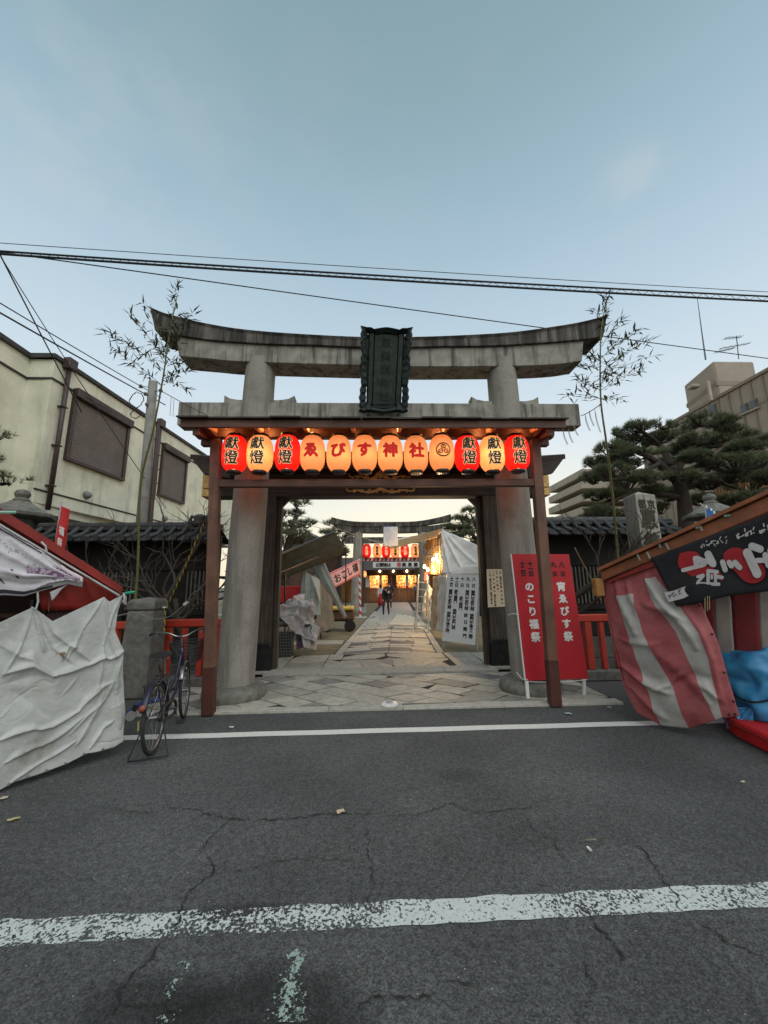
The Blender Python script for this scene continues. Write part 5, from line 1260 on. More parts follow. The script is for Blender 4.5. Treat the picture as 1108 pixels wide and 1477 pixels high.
# ------------------------------------------------------------------ weathered pole behind the wall and overhead wires
def pole():
    Y = 9.4; a = W(205, 760, Y); b = W(221, 551, Y)
    t = thing('utility_pole', 'weathered grey wooden pole with insulators and coiled wire above the left wall', 'utility pole', (a.x, Y, 0))
    m = MB(); m.tube([(a.x-.10, Y, 0), a, b], [.15, .14, .105], 14); m.build('shaft', mat('weathered_pole', (.24, .225, .20), (.16, .15, .135), rough=.9, scale=5, streak=((.07, .06, .05), .6, (14, 14, .8), .5, .7)), t, smooth=True)
    m = MB(); m.tube([(a.x+.22, Y, 0), W(217, 757, Y), W(228, 612, Y)], [.05, .05, .045], 8); m.build('conduit', BROWN, t)
    INS = mat('insulator', (.20, .21, .20), rough=.3)
    for (x, y) in ((203, 557), (210, 568), (212, 583), (232, 563)):
        p = W(x, y, Y-.12); m = MB(); m.lathe(p-V(0, 0, .05), [(.015, 0), (.045, .01), (.03, .04), (.05, .05), (.03, .09), (.012, .1)], 10); m.tube([p, W(219, y+2, Y-.02)], .012, 5); m.build('insulator', INS, t, smooth=True)
    m = MB()
    for k in range(2):
        pts = []
        for i in range(40):
            aa = i*.33; rr = (.17 if k == 0 else .13)+.015*sin(i*2.7); cx_, cy_ = (197, 577) if k == 0 else (196, 597); p = W(cx_, cy_, Y-.15); pts.append(p+V(rr*cos(aa), .02*sin(i), rr*sin(aa)*(1.2 if k == 0 else .85)))
        m.tube(pts, .008, 5)
    m.build('wire_coil', METALB, t)
pole()
CABLE = mat('black_cable', (.018, .018, .02), rough=.6)
def cable(label, pts, r_, name='overhead_wire', mm=None, lash=False):
    m = MB(); m.tube(pts, r_, 6)
    if lash:
        for i in range(len(pts)-1):
            a, b = pts[i], pts[i+1]
            m.tube([a+V(0, 0, .05), a.lerp(b, .5)-V(0, 0, .07), b+V(0, 0, .05)], r_*.4, 4, cap=False)
    o = m.build(name, mm or CABLE); tag(o, label, 'wire'); return o
def wire(label, x0, y0, x1, y1, Ya, Yb_, sg=.0, r_=.012, n=30, **k):
    a, b = W(x0, y0, Ya), W(x1, y1, Yb_); e = (b-a)*.25
    cable(label, sag(a-e, b+e, sg, n), r_, **k)
wire('upper black strand of the thick overhead cable pair crossing the sky', 0, 358, 1108, 424, 4.6, 5.2, .08, .013, 60)
wire('lower lashed bundle of the thick overhead cable pair crossing the sky', 0, 362, 1108, 431, 4.6, 5.2, .08, .015, 70, lash=False)
def lashing():
    a, b = W(0, 360, 4.6), W(1108, 427.5, 5.2); e = (b-a)*.25; P = sag(a-e, b+e, .08, 150); m = MB(); z = .028
    m.tube([p+V(0, .01*cos(i*pi), z*(1 if i % 2 else -1)) for i, p in enumerate(P)], .0035, 4, cap=False); o = m.build('cable_lashing', CABLE); tag(o, 'thin lashing wire zigzagging between the two thick overhead cables', 'wire')
lashing()
wire('thin twisted wire running just above the thick overhead cables', 0, 348, 1108, 419, 4.9, 5.5, .05, .005)
wire('thin single wire passing behind the top of the torii to the right roof', 0, 362, 1108, 516, 8.2, 12.0, .05, .014)
wire('upper thin wire running down from the left edge to the weathered pole', 0, 436, 204, 557, 5.5, 9.28, .02, .010, 12)
wire('lower thicker wire running down from the left edge to the weathered pole', 0, 450, 210, 568, 5.4, 9.28, .02, .014, 12)
wire('steep bundled drop wire crossing the cream building', 2, 370, 100, 560, 6.2, 8.6, .02, .014, 12)
wire('steep thin drop wire crossing the cream building', 6, 372, 205, 680, 6.2, 9.2, .12, .008, 14)
# ================================================================== inner torii
IY = 22.0
def inner_torii():
    Y = IY; w = lambda x, y, dy=0: W(x, y, Y+dy)
    t = thing('stone_torii', 'smaller dark-topped stone torii farther down the approach', 'torii', (w(562, 880).x, Y, 0))
    top = hermite([w(*p) for p in ((479, 747), (492, 750.5), (515, 753.5), (560, 754), (600, 753), (630, 748), (649, 743))], 6); n = len(top)
    rows = []
    for i, p in enumerate(top):
        e = abs(i/(n-1)-.5)*2; h = .26+.12*e**3; rows.append([(p.x, Y-.3, p.z), (p.x, Y, p.z+.05), (p.x, Y+.3, p.z), (p.x*1.0, Y+.26, p.z-h), (p.x, Y-.26, p.z-h)])
    m = MB(); vs = [q for r_ in rows for q in r_]; m.add(vs, [(i*5+k, i*5+(k+1) % 5, (i+1)*5+(k+1) % 5, (i+1)*5+k) for i in range(n-1) for k in range(5)]+[tuple(range(5)), tuple((n-1)*5+k for k in (4, 3, 2, 1, 0))]); m.build('top_lintel', STONE_DARK, t)
    a, b = w(487, 762), w(638, 760); zt = a.z-.0
    m = MB(); rows = []
    for i in range(25):
        x = lerp(a.x, b.x, i/24); e = abs(i/12-1); z = w(560, 761).z+.16*e**3; rows.append([(x, Y-.22, z), (x, Y+.22, z), (x, Y+.22, z-.33), (x, Y-.22, z-.33)])
    vs = [q for r_ in rows for q in r_]; m.add(vs, [(i*4+k, i*4+(k+1) % 4, (i+1)*4+(k+1) % 4, (i+1)*4+k) for i in range(24) for k in range(4)]+[(0, 1, 2, 3), (99, 98, 97, 96)]); m.build('lower_lintel', STONE_DARK, t)
    for (bx, by, tx) in ((513, 886, 517), (616, 886, 609)):
        p = w(bx, by); q = w(tx, 768); m = MB(); m.tube([(p.x, Y, 0), (q.x, Y, q.z)], [.31, .25], 24); m.build('column', STONE_COL, t, smooth=True, auto=50)
        m = MB(); m.lathe((p.x, Y, 0), [(.36, 0), (.36, .2), (.34, .25), (.30, .26)], 20); m.build('column_base', STONE_BASE, t)
    z = w(560, 775).z; m = MB(); m.bb((w(497, 775).x, Y-.13, z-.34), (w(626, 775).x, Y+.13, z)); m.build('tie_beam', STONE_DARK, t)
    m = MB(); m.bb((w(556, 775).x, Y-.14, z+.001), (w(568, 775).x, Y+.14, w(560, 769).z)); m.build('strut', STONE_DARK, t)
inner_torii()
# slim fluttering sheet tied high in front of the inner torii
CLOTHW = mat('white_cloth', (.62, .66, .72), (.54, .58, .66), rough=.85, scale=3, bump=.1, bscale=20, translucent=.3)
def cloth(name, fn, nu, nv, mm, parent=None, amp=0, fs=2.0, folds=(), thick=.004, mfn=None, seed=0, nrm=None, label=None, kind=None):
    """fn(u, v) -> point on the undisturbed sheet; folds: (u0, v0, u1, v1, width, height) creases pushed along the normal"""
    def N(u, v):
        e = .004; a = Vector(fn(min(u+e, 1), v))-Vector(fn(max(u-e, 0), v)); b = Vector(fn(u, min(v+e, 1)))-Vector(fn(u, max(v-e, 0)))
        n = a.cross(b)
        n = n.normalized() if n.length > 1e-12 else Vector((0, -1, 0))
        return -n if n.dot(EYE-Vector(fn(u, v))) < 0 else n
    def F(u, v):
        p = Vector(fn(u, v)); h = amp*(noise.noise(p*fs+Vector((seed, 0, 0)))+.5*noise.noise(p*fs*2.3+Vector((0, seed, 0)))+.22*abs(noise.noise(p*fs*6+Vector((0, 0, seed)))))
        for u0, v0, u1, v1, wd, ht in folds:
            dx, dy = u1-u0, v1-v0; L2 = dx*dx+dy*dy; t = max(0, min(1, ((u-u0)*dx+(v-v0)*dy)/L2)); s = ((u-u0)*dy-(v-v0)*dx)/sqrt(L2)
            d = sqrt((u-u0-t*dx)**2+(v-v0-t*dy)**2); w_ = wd*(.45+.55*sin(pi*min(1, max(0, t))))
            q = d/w_
            if q < 3: h += ht*(math.exp(-q*2.4) if s > 0 else math.exp(-q*q*.9))*(.35+.65*sin(pi*(.08+.84*t)))
        return p+N(u, v)*h
    mb = MB(); mb.grid(nu, nv, F, mfn=mfn)
    return mb.build(name, mm, parent, smooth=True, thick=thick, fix=False, label=label, kind=kind)
def quadfn(a, b, c, d):          # a,b bottom left/right ; c,d top right/left
    a, b, c, d = map(Vector, (a, b, c, d)); return lambda u, v: a.lerp(b, u).lerp(d.lerp(c, u), v)
o = cloth('hung_sheet', quadfn(W(553, 788, 14), W(574, 787, 14), W(573.5, 759.5, 14), W(553, 760, 14)), 16, 20, CLOTHW, amp=.03, fs=3)
tag(o, 'white cloth sheet hanging from a line above the approach before the inner torii', 'sheet')

# ------------------------------------------------------------------ inner lantern rack and donor banner
WHITEB = mat('white_banner', (.66, .64, .60), (.60, .58, .54), rough=.8, scale=4)
REDB = mat('red_cloth', (.50, .03, .03), (.40, .022, .022), rough=.8, scale=5)
RY = 30.0
def lantern_rack():
    Y = RY; w = lambda x, y: W(x, y, Y)
    t = thing('lantern_rack', 'rack with red and white wrapped rails holding six large lanterns over the approach', 'rack', (w(565, 860).x, Y, 0))
    z1 = w(565, 783).z; z0 = w(565, 809).z; xa, xb = w(523, 800).x, w(610, 800).x
    m = MB(); m.bb((xa, Y-.06, z1), (xb, Y+.06, z1+.14)); m.build('top_rail', WOODD_H, t)
    for k in range(30):
        a = lerp(xa, xb, k/30); b = lerp(xa, xb, (k+1)/30); m = MB(); m.add([(a, Y-.1, z0), (b, Y-.1, z0), (b+.08, Y-.1, z0+.26), (a+.08, Y-.1, z0+.26), (a, Y+.1, z0), (b, Y+.1, z0), (b+.08, Y+.1, z0+.26), (a+.08, Y+.1, z0+.26)], [(0, 1, 2, 3), (4, 7, 6, 5), (0, 4, 5, 1), (2, 6, 7, 3), (1, 5, 6, 2), (0, 3, 7, 4)]); m.build('wrapped_band', REDB if k % 2 else WHITEB, t)
    for x in (523, 609):
        p = w(x, 800); m = MB(); m.bb((p.x-.09, Y-.09, 0), (p.x+.09, Y+.09, z1+.13)); m.build('post', WOODD, t)
    return t
lantern_rack()
G2 = 'large lanterns on the rack over the approach'
for i, (x, r_) in enumerate(((529, 1), (544, 0), (557, 1), (570, 0), (584, 1), (599, 0))):
    p = W(x, 795, RY-.25)
    make_lantern((p.x, RY-.25, p.z), .34, 1.02, bool(r_), ('large red' if r_ else 'large cream')+' lantern with a column of characters, %s on the inner rack from the left' % ['first', 'second', 'third', 'fourth', 'fifth', 'sixth'][i], G2, '高島屋' if not r_ else '大丸福', INK if not r_ else CREAMINK, .22, far=True, power=6)
def banner():
    Y = RY-.45; a = W(538, 819, Y); b = W(606, 819, Y); zt = W(570, 810.5, Y).z; t = thing('shop_banner', 'long white banner with black writing and a red ring mark under the inner lanterns', 'banner', ((a.x+b.x)/2, Y, a.z))
    m = MB(); m.bb((a.x, Y, a.z), (b.x, Y+.03, zt)); m.build('cloth', WHITEB, t)
    m = MB(); h = zt-a.z; w_ = b.x-a.x
    chars = 'お買物は　　高　島　屋　へ'; n = 13
    text(m, [(ch, w_*(.10+.083*i*.95), h*.48, h*.78) for i, ch in enumerate('お買物は')]+[(ch, w_*(.66+.125*i), h*.48, h*.78) for i, ch in enumerate('高島屋')], lambda x, y: (a.x+x, Y-.012, a.z+y), bold=.05); m.build('lettering', INK, t)
    m = MB(); cx_ = a.x+w_*.555; cz = a.z+h*.5
    for k in range(20):
        p, q = 2*pi*k/20, 2*pi*(k+1)/20; m.quad(*[(cx_+r_*cos(aa), Y-.012, cz+r_*sin(aa)) for r_, aa in ((h*.30, p), (h*.42, p), (h*.42, q), (h*.30, q))])
    text(m, [('高', 0, 0, h*.5)], lambda x, y: (cx_+x, Y-.014, cz+y), bold=.04); m.build('ring_mark', mat('red_print', (.55, .02, .02)), t)
banner()

# ------------------------------------------------------------------ office hall at the far end, counters lit inside
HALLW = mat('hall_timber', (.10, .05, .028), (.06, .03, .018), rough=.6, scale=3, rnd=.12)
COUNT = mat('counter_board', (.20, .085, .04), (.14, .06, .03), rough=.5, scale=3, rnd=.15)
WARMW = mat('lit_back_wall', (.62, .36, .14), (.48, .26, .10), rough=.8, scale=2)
BULB = mat('bare_bulb', (1, .8, .5), emit=(1, .74, .38), estr=22)
def hall():
    Y = 37.5; w = lambda x, y, dy=0: W(x, y, Y+dy)
    xa, xb = w(470, 860).x, w(650, 860).x; zt = w(560, 822).z; zc = w(560, 849.5).z
    t = thing('shrine_office', 'long timber shrine office with a lit counter at the end of the approach', 'shrine building', ((xa+xb)/2, Y, 0))
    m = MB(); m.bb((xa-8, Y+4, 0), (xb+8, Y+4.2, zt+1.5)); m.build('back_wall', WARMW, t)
    m = MB(); m.bb((xa-8, Y-.4, zt+.02), (xb+8, Y+4, zt+.12)); m.build('ceiling', HALLW, t)
    m = MB(); m.prism([(xa-9, Y-1.7, zt-.06), (xa-9, Y+5.4, zt-.06), (xa-9, Y+1.9, zt+1.3)], (xb-xa+18, 0, 0)); m.build('roof', ROOFW, t)
    m = MB(); m.bb((xa-8.5, Y-.5, zt-.55), (xb+8.5, Y-.32, zt)); m.build('lintel', HALLW, t)
    for px in (500, 527, 566.5, 603, 640, 470):
        x = w(px, 860).x; m = MB(); m.bb((x-.13, Y-.25, 0), (x+.13, Y+.0, zt)); m.build('post', HALLW, t)
    n = 40
    for k in range(n):
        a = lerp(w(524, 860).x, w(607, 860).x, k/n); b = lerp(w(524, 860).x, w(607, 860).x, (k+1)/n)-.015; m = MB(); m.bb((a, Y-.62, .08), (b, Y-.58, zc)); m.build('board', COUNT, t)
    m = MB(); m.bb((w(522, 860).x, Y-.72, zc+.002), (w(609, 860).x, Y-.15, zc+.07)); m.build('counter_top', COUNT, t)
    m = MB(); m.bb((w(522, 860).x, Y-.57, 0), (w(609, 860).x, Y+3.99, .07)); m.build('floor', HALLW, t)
    for k, (px0, px1) in enumerate(((533, 562), (571, 602))):       # inner shelves with rows of charms
        x0, x1 = w(px0, 840, 1.5).x, w(px1, 840, 1.5).x; z1 = w(560, 829, 1.5).z
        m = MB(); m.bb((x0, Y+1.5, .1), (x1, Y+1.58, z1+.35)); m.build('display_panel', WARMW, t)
        for r_ in range(4):
            for c_ in range(9):
                x = lerp(x0, x1, (c_+.5)/9); z = z1-.15-r_*.32; m = MB(); hh = .12+.08*rng.random(); m.bb((x-.06, Y+1.44, z-hh), (x+.06, Y+1.49, z)); m.build('charm', (WHITEB, REDB, GOLD, HALLW)[rng.randrange(4)], t)
    for px, wid in ((549, .26), (587, .26)):
        p = w(px, 842, -.35); z = w(px, 829, -.35).z; m = MB(); m.bb((p.x-wid/2, Y-.38, w(px, 848, -.35).z), (p.x+wid/2, Y-.35, z)); m.build('red_strip', REDB, t)
        m = MB(); text(m, column_text('商売繁盛', p.x, z-.2, .24), lambda x, y: (x, Y-.384, y), bold=.04); m.build('strip_lettering', WHITEB, t)
    for px in (521, 530):
        p = w(px, 842, -.35); m = MB(); m.bb((p.x-.17, Y-.38, w(px, 847, -.35).z), (p.x+.17, Y-.35, w(px, 829, -.35).z)); m.build('paper_strip', WHITEB, t)
    # lamps: row under the eave and warm lights inside
    for k, (px, py) in enumerate(((548, 824), (567.5, 824), (587, 824))):
        p = w(px, py, -.6); m = MB(); m.lathe(p, [(.02, .14), (.05, .10), (.085, 0), (.05, -.07), (.01, -.09)], 12); m.build('bulb', BULB, t, smooth=True)
    for px in (548, 587):
        p = w(px, 832, .7); ld = bpy.data.lights.new('inside_lamp', 'POINT'); ld.energy = 230; ld.color = (1, .62, .30); ld.shadow_soft_size = .25
        lo = bpy.data.objects.new('inside_lamp', ld); C.objects.link(lo); lo.parent = t; lo.location = p-wloc(t)
        m = MB(); m.lathe(p+V(0, 0, .35), [(.02, .1), (.12, .08), (.14, 0), (.08, -.08), (.01, -.1)], 12); m.build('bulb', BULB, t, smooth=True)
    # curtain of dark between the two counters
    x = w(566, 840, .3).x; m = MB(); m.bb((x-.45, Y+.3, .1), (x+.4, Y+.35, w(566, 827, .3).z)); m.build('dark_curtain', HALLW, t)
hall()
p = W(525.5, 828, 33); make_lantern((p.x, 33, p.z), .20, .52, False, 'small orange lantern hanging at the left end of the far counter', G2, '', INK, .2, far=True, power=4)
def ball():
    p = W(605, 825, 30.5); t = thing('hanging_ball', 'round brown ball of needles hanging at the right end of the white banner', 'sakebayashi ball', p)
    m = MB(); r = random.Random(2)
    m.lathe(p, [(.02, -.42), (.22, -.36), (.38, -.18), (.42, 0), (.38, .18), (.22, .36), (.02, .42)], 14)
    for k in range(260):
        d = Vector((r.gauss(0, 1), r.gauss(0, 1), r.gauss(0, 1))).normalized(); tuft(m, p+d*.40, d, r, 3, .09)
    m.build('ball', mat('dried_cedar', (.13, .085, .04), (.08, .06, .03), rough=1), t); m = MB(); m.tube([p+V(0, 0, .4), p+V(0, 0, .9)], .02, 5); m.build('cord', ROPEC, t)
ball()

# ------------------------------------------------------------------ red and white spiral pole, pink banner
def spiral_pole():
    Y = 20.5; a = W(520, 888, Y); b = W(518, 806, Y); t = thing('spiral_pole', 'slim pole wrapped in red and white spiral cloth beside the inner torii', 'pole', (a.x, Y, 0))
    m = MB(); n = 72; seg = 16; r_ = .055
    vs = []; 
    for i in range(n+1):
        for k in range(seg): aa = 2*pi*k/seg; vs.append((a.x+(b.x-a.x)*i/n+r_*cos(aa), Y+r_*sin(aa), b.z*i/n))
    m.v = vs
    for i in range(n):
        for k in range(seg): m.f.append((i*seg+k, i*seg+(k+1) % seg, (i+1)*seg+(k+1) % seg, (i+1)*seg+k)); m.mi.append(1 if ((k/seg+i/9.0) % 1) < .5 else 0)
    m.build('wrapped_pole', [WHITEB, REDB], t)
    m = MB(); m.tube([(a.x, Y, 0), (b.x, Y, b.z+.02), W(519, 765, Y), W(519, 772, Y)], .03, 8); m.build('core', STONE, t)
spiral_pole()
PINK = mat('pink_banner', (.62, .33, .36), (.66, .44, .45), rough=.8, scale=3, translucent=.25)
def pink():
    Y = 14.0; a, b, c, d = W(484, 847, Y), W(521, 827, Y+1.2), W(519, 806, Y+1.2), W(474, 827, Y)
    t = thing('pink_banner', 'pink cloth banner with large black brush writing slung across the left stalls', 'banner', a)
    f = quadfn(a, b, c, d); n = (b-a).cross(d-a).normalized(); n = n if n.y < 0 else -n
    g = lambda u, v: f(u, v)+n*.03*sin(u*5)
    m = MB(); m.grid(24, 8, g); m.build('cloth', PINK, t, smooth=True, thick=.004, fix=False)
    m = MB(); m.grid(24, 1, lambda u, v: g(u, .03+.05*v)+n*.004); m.grid(24, 1, lambda u, v: g(u, .90+.05*v)+n*.004); m.build('red_border', REDB, t, smooth=True, fix=False)
    W_, H_ = (b-a).length, (d-a).length; m = MB()
    text(m, [(ch, W_*(.16+.22*i), H_*(.45+.03*i), H_*.62) for i, ch in enumerate('おこし福')], lambda x, y: g(x/W_, y/H_)+n*.008, bold=.04); m.build('lettering', INK, t)
    m = MB(); m.tube([d, d+V(-.3, 0, .25)], .008, 5); m.tube([c, c+V(.1, 0, .3)], .008, 5); m.build('cord', ROPEC, t)
pink()

# ------------------------------------------------------------------ left-hand stalls inside the gate
TARPO = mat('olive_tarp', (.040, .037, .025), (.028, .026, .018), spec=.05, rough=1, scale=3, bump=.2, bscale=30)
TARPG = mat('grey_green_tarp', (.30, .32, .29), (.24, .26, .235), rough=.6, scale=3, bump=.2, bscale=30)
TARPD = mat('dark_grey_tarp', (.15, .15, .135), (.10, .10, .09), rough=.7, scale=3, bump=.25, bscale=25)
PLAST = mat('cloudy_plastic', (.50, .49, .48), (.36, .34, .34), rough=.28, scale=5, bump=.3, bscale=18, spec=.6, dirt=((.50, .34, .26), .6, (2.5, 2.5, 2.5), .5, .65))
STEEL = mat('steel_tube', (.30, .30, .29), (.22, .22, .21), rough=.4, metal=.6)
def left_inner():
    t = thing('awning_stall', 'closed stall under a sloping olive tarpaulin awning inside the gate on the left', 'stall', (W(450, 900, 11.5).x, 11.5, 0))
    a, b, c, d = W(392, 832, 9.6), W(498, 787, 13.6), W(483, 768, 13.6), W(392, 806, 9.6)
    cloth('awning', quadfn(a, b, c, d), 40, 10, TARPO, t, amp=.04, fs=1.2, folds=((.0, .35, 1, .38, .05, -.05),))
    a2, b2, c2, d2 = W(392, 842, 9.4), W(494, 800, 13.5), W(498, 788, 13.6), W(392, 833, 9.55)
    cloth('valance', quadfn(a2, b2, c2, d2), 40, 4, TARPO, t, amp=.02, fs=2)
    m = MB(); m.bar(d+V(0, .02, .03), c+V(0, .02, .03), .05, .05); m.build('ridge_bar', METALB, t)
    m = MB(); m.bar(a+V(0, .04, .02), b+V(0, .04, .02), .04, .04); m.build('eave_bar', METALB, t)
    for (x, y, Y, yt) in ((411, 935, 9.9, 826), (463, 905, 12.4, 800), (499, 880, 14.4, 790)):
        p = W(x, y, Y); m = MB(); m.tube([(p.x, Y, 0), W(x, yt, Y)], .022, 8); m.build('pole', METALB, t)
    # strips and curtains of tarp
    o = cloth('hanging_strip', quadfn(W(497, 893, 12.6), W(500.5, 889, 12.6), W(468.5, 811, 12.2), W(451, 819, 12.2)), 8, 30, TARPG, t, amp=.02, folds=((.5, 0, .5, 1, .2, .04),))
    cloth('side_curtain', quadfn(W(428, 886, 11.2), W(463, 888, 11.4), W(461, 836, 11.6), W(438, 823, 11.4)), 24, 30, TARPG, t, amp=.06, fs=2.4, folds=((.1, 1, .3, 0, .08, .08), (.5, .9, .9, .4, .1, .08), (.4, 1, .5, 0, .07, -.06)))
    cloth('side_curtain', quadfn(W(458, 915, 11.8), W(483, 906, 12.8), W(478, 850, 13), W(452, 828, 11.9)), 24, 30, TARPD, t, amp=.05, fs=2, folds=((.2, 1, .3, 0, .07, .06), (.7, 1, .6, 0, .08, .06)))
    cloth('side_curtain', quadfn(W(445, 900, 12.2), W(460, 890, 12.5), W(455, 820, 12.4), W(440, 822, 12.2)), 10, 20, TARPD, t, amp=.04, fs=2)
    # dark goods behind
    for (x0, y0, x1, y1, Y, mm) in ((393, 870, 445, 845, 12.6, REDB), (400, 900, 450, 868, 12.8, METALB)):
        a_, b_ = W(x0, y0, Y), W(x1, y1, Y); m = MB(); m.bb((a_.x, Y, a_.z), (b_.x, Y+.6, b_.z)); m.build('shelf', mm, t, bevel=.02)
    # plastic covered table
    t2 = thing('covered_table', 'folding table heaped with crumpled cloudy plastic sheeting just inside the gate', 'table', (W(430, 930, 9.5).x, 9.6, 0))
    A, B, C_, D = W(396, 895, 9.2), W(455, 880, 9.9), W(450, 862, 10.6), W(400, 868, 10.2)
    cloth('plastic_sheet', quadfn(W(414, 905, 9.15), W(457, 932, 9.35), W(452, 863, 9.9), W(402, 872, 9.3)), 60, 50, PLAST, t2, amp=.16, fs=3.2, folds=((.1, .9, .9, .7, .06, .10), (.2, .6, .7, .1, .06, .12), (.5, 1, .6, 0, .05, -.10), (.75, .9, .85, .1, .05, .10), (0, .5, .8, .5, .05, -.08)))
    cloth('plastic_sheet', quadfn(W(399, 892, 9.3), W(438, 893, 9.5), W(440, 858, 10.3), W(398, 872, 10.1)), 40, 30, PLAST, t2, amp=.13, fs=3, folds=((.1, .9, .9, .6, .06, .10), (.3, .1, .8, .9, .06, .10)), seed=4)
    cloth('plastic_skirt', quadfn(W(437, 934, 9.25), W(456, 938, 9.4), W(461, 905, 9.6), W(430, 890, 9.4)), 24, 30, PLAST, t2, amp=.07, fs=3.2, folds=((.3, 1, .5, 0, .08, .08), (.7, 1, .6, 0, .07, -.06)), seed=9)
    zt = W(425, 892, 9.6).z; xa, xb = W(388, 892, 9.6).x, W(450, 892, 9.6).x
    m = MB(); m.bb((xa, 9.3, zt-.16), (xb, 10.3, zt-.12)); m.build('table_top', WOODD_H, t2)
    for x in (xa+.45, xa+.62, xb-.05):
        m = MB(); m.tube([(x-.10, 9.4, 0), (x+.08, 9.42, zt-.16)], .016, 6); m.build('leg', STEEL, t2)
    t3 = thing('wire_crate', 'grey wire mesh crate under the plastic covered table', 'crate', (W(404, 940, 9.2).x, 9.25, 0))
    xa, xb = W(388, 940, 9.2).x, W(420, 940, 9.2).x; zt = W(404, 905, 9.2).z
    for nm, mbf in (('mesh_front', lambda m: [m.tube([(lerp(xa, xb, k/14), 9.2, .02), (lerp(xa, xb, k/14), 9.2, zt)], .005, 4) for k in range(15)]+[m.tube([(xa, 9.2, .02+zt*k/10*.97), (xb, 9.2, .02+zt*k/10*.97)], .005, 4) for k in range(11)]),):
        m = MB(); mbf(m); m.build(nm, STEEL, t3, kind='stuff')
    m = MB(); m.bb((xa, 9.22, .01), (xb, 9.6, .05)); m.build('base', METALB, t3); m = MB(); m.bb((xa+.02, 9.25, .051), (xb-.02, 9.58, zt*.8)); m.build('contents', METALB, t3)
    o = cloth('purple_cloth', quadfn(W(428, 938, 9.5), W(446, 930, 9.6), W(444, 900, 9.7), W(426, 903, 9.6)), 12, 14, mat('purple_cloth', (.11, .045, .10), (.30, .20, .28), rough=.8, scale=6), amp=.06, fs=5); tag(o, 'crumpled purple cloth hanging under the plastic covered table', 'cloth')
    # scooter/cart with yellow top by the strip
    t4 = thing('hand_cart', 'small loaded hand cart with a yellow top behind the hanging strip', 'cart', (W(492, 905, 14.5).x, 14.5, 0))
    p = W(490, 880, 14.5)
    m = MB(); m.box((p.x, 14.5, .55), (1.1, .7, .35)); m.build('load', HALLW, t4, bevel=.05)
    m = MB(); m.box((p.x-.05, 14.45, .80), (1.15, .75, .13)); m.build('yellow_top', mat('yellow_box', (.62, .42, .08), (.5, .33, .07), rough=.5), t4, bevel=.04)
    for s_ in (-.4, .4):
        m = MB(); m.lathe((p.x+s_, 14.12, .2), [(.05, -.03), (.2, -.03), (.2, .03), (.05, .03)], 16, axis=V(0, 1, 0).to_track_quat('Z', 'X')); m.build('wheel', METALB, t4)
    m = MB(); m.bar((p.x-.5, 14.5, .37), (p.x+.5, 14.5, .37), .6, .04); m.build('deck', METALB, t4)
left_inner()
# wires and a rope strung between the left pines and the sheet
wire('pale rope strung from the left pine to the hanging sheet', 398, 730, 556, 786, 13, 14, .02, .010, 20, name='rope', mm=mat('pale_rope', (.30, .28, .23)))
wire('second rope strung lower from the left pine to the sheet', 398, 742, 553, 780, 13, 14, .10, .008, 20, name='rope', mm=MATS['pale_rope'])
def far_roof():
    Y = 28; t = thing('tiled_house', 'grey tiled gable roof of a house showing behind the left pine inside the gate', 'house', (W(470, 800, Y).x, Y, 0))
    a, b, c = W(440, 800, Y), W(452, 768, Y), W(506, 800, Y)
    m = MB(); x0, x1, x2 = W(405, 800, Y).x, W(440, 768, Y).x, W(497, 800, Y).x; z0, z1 = W(450, 795, Y).z, W(450, 767, Y).z
    m.prism([(x0, Y, z0), (x2, Y, z0), (x1, Y, z1)], (0, 5, 0)); m.build('roof', TILE, t); m = MB(); m.bb((x0+.4, Y+.2, 0), (x2-.5, Y+4.8, z0)); m.build('wall', HALLW, t)
    m = MB(); m.bar((x2+.1, Y-.02, z0+.05), (x1, Y-.02, z1+.06), .12, .14); m.build('verge', STONE, t)
far_roof()

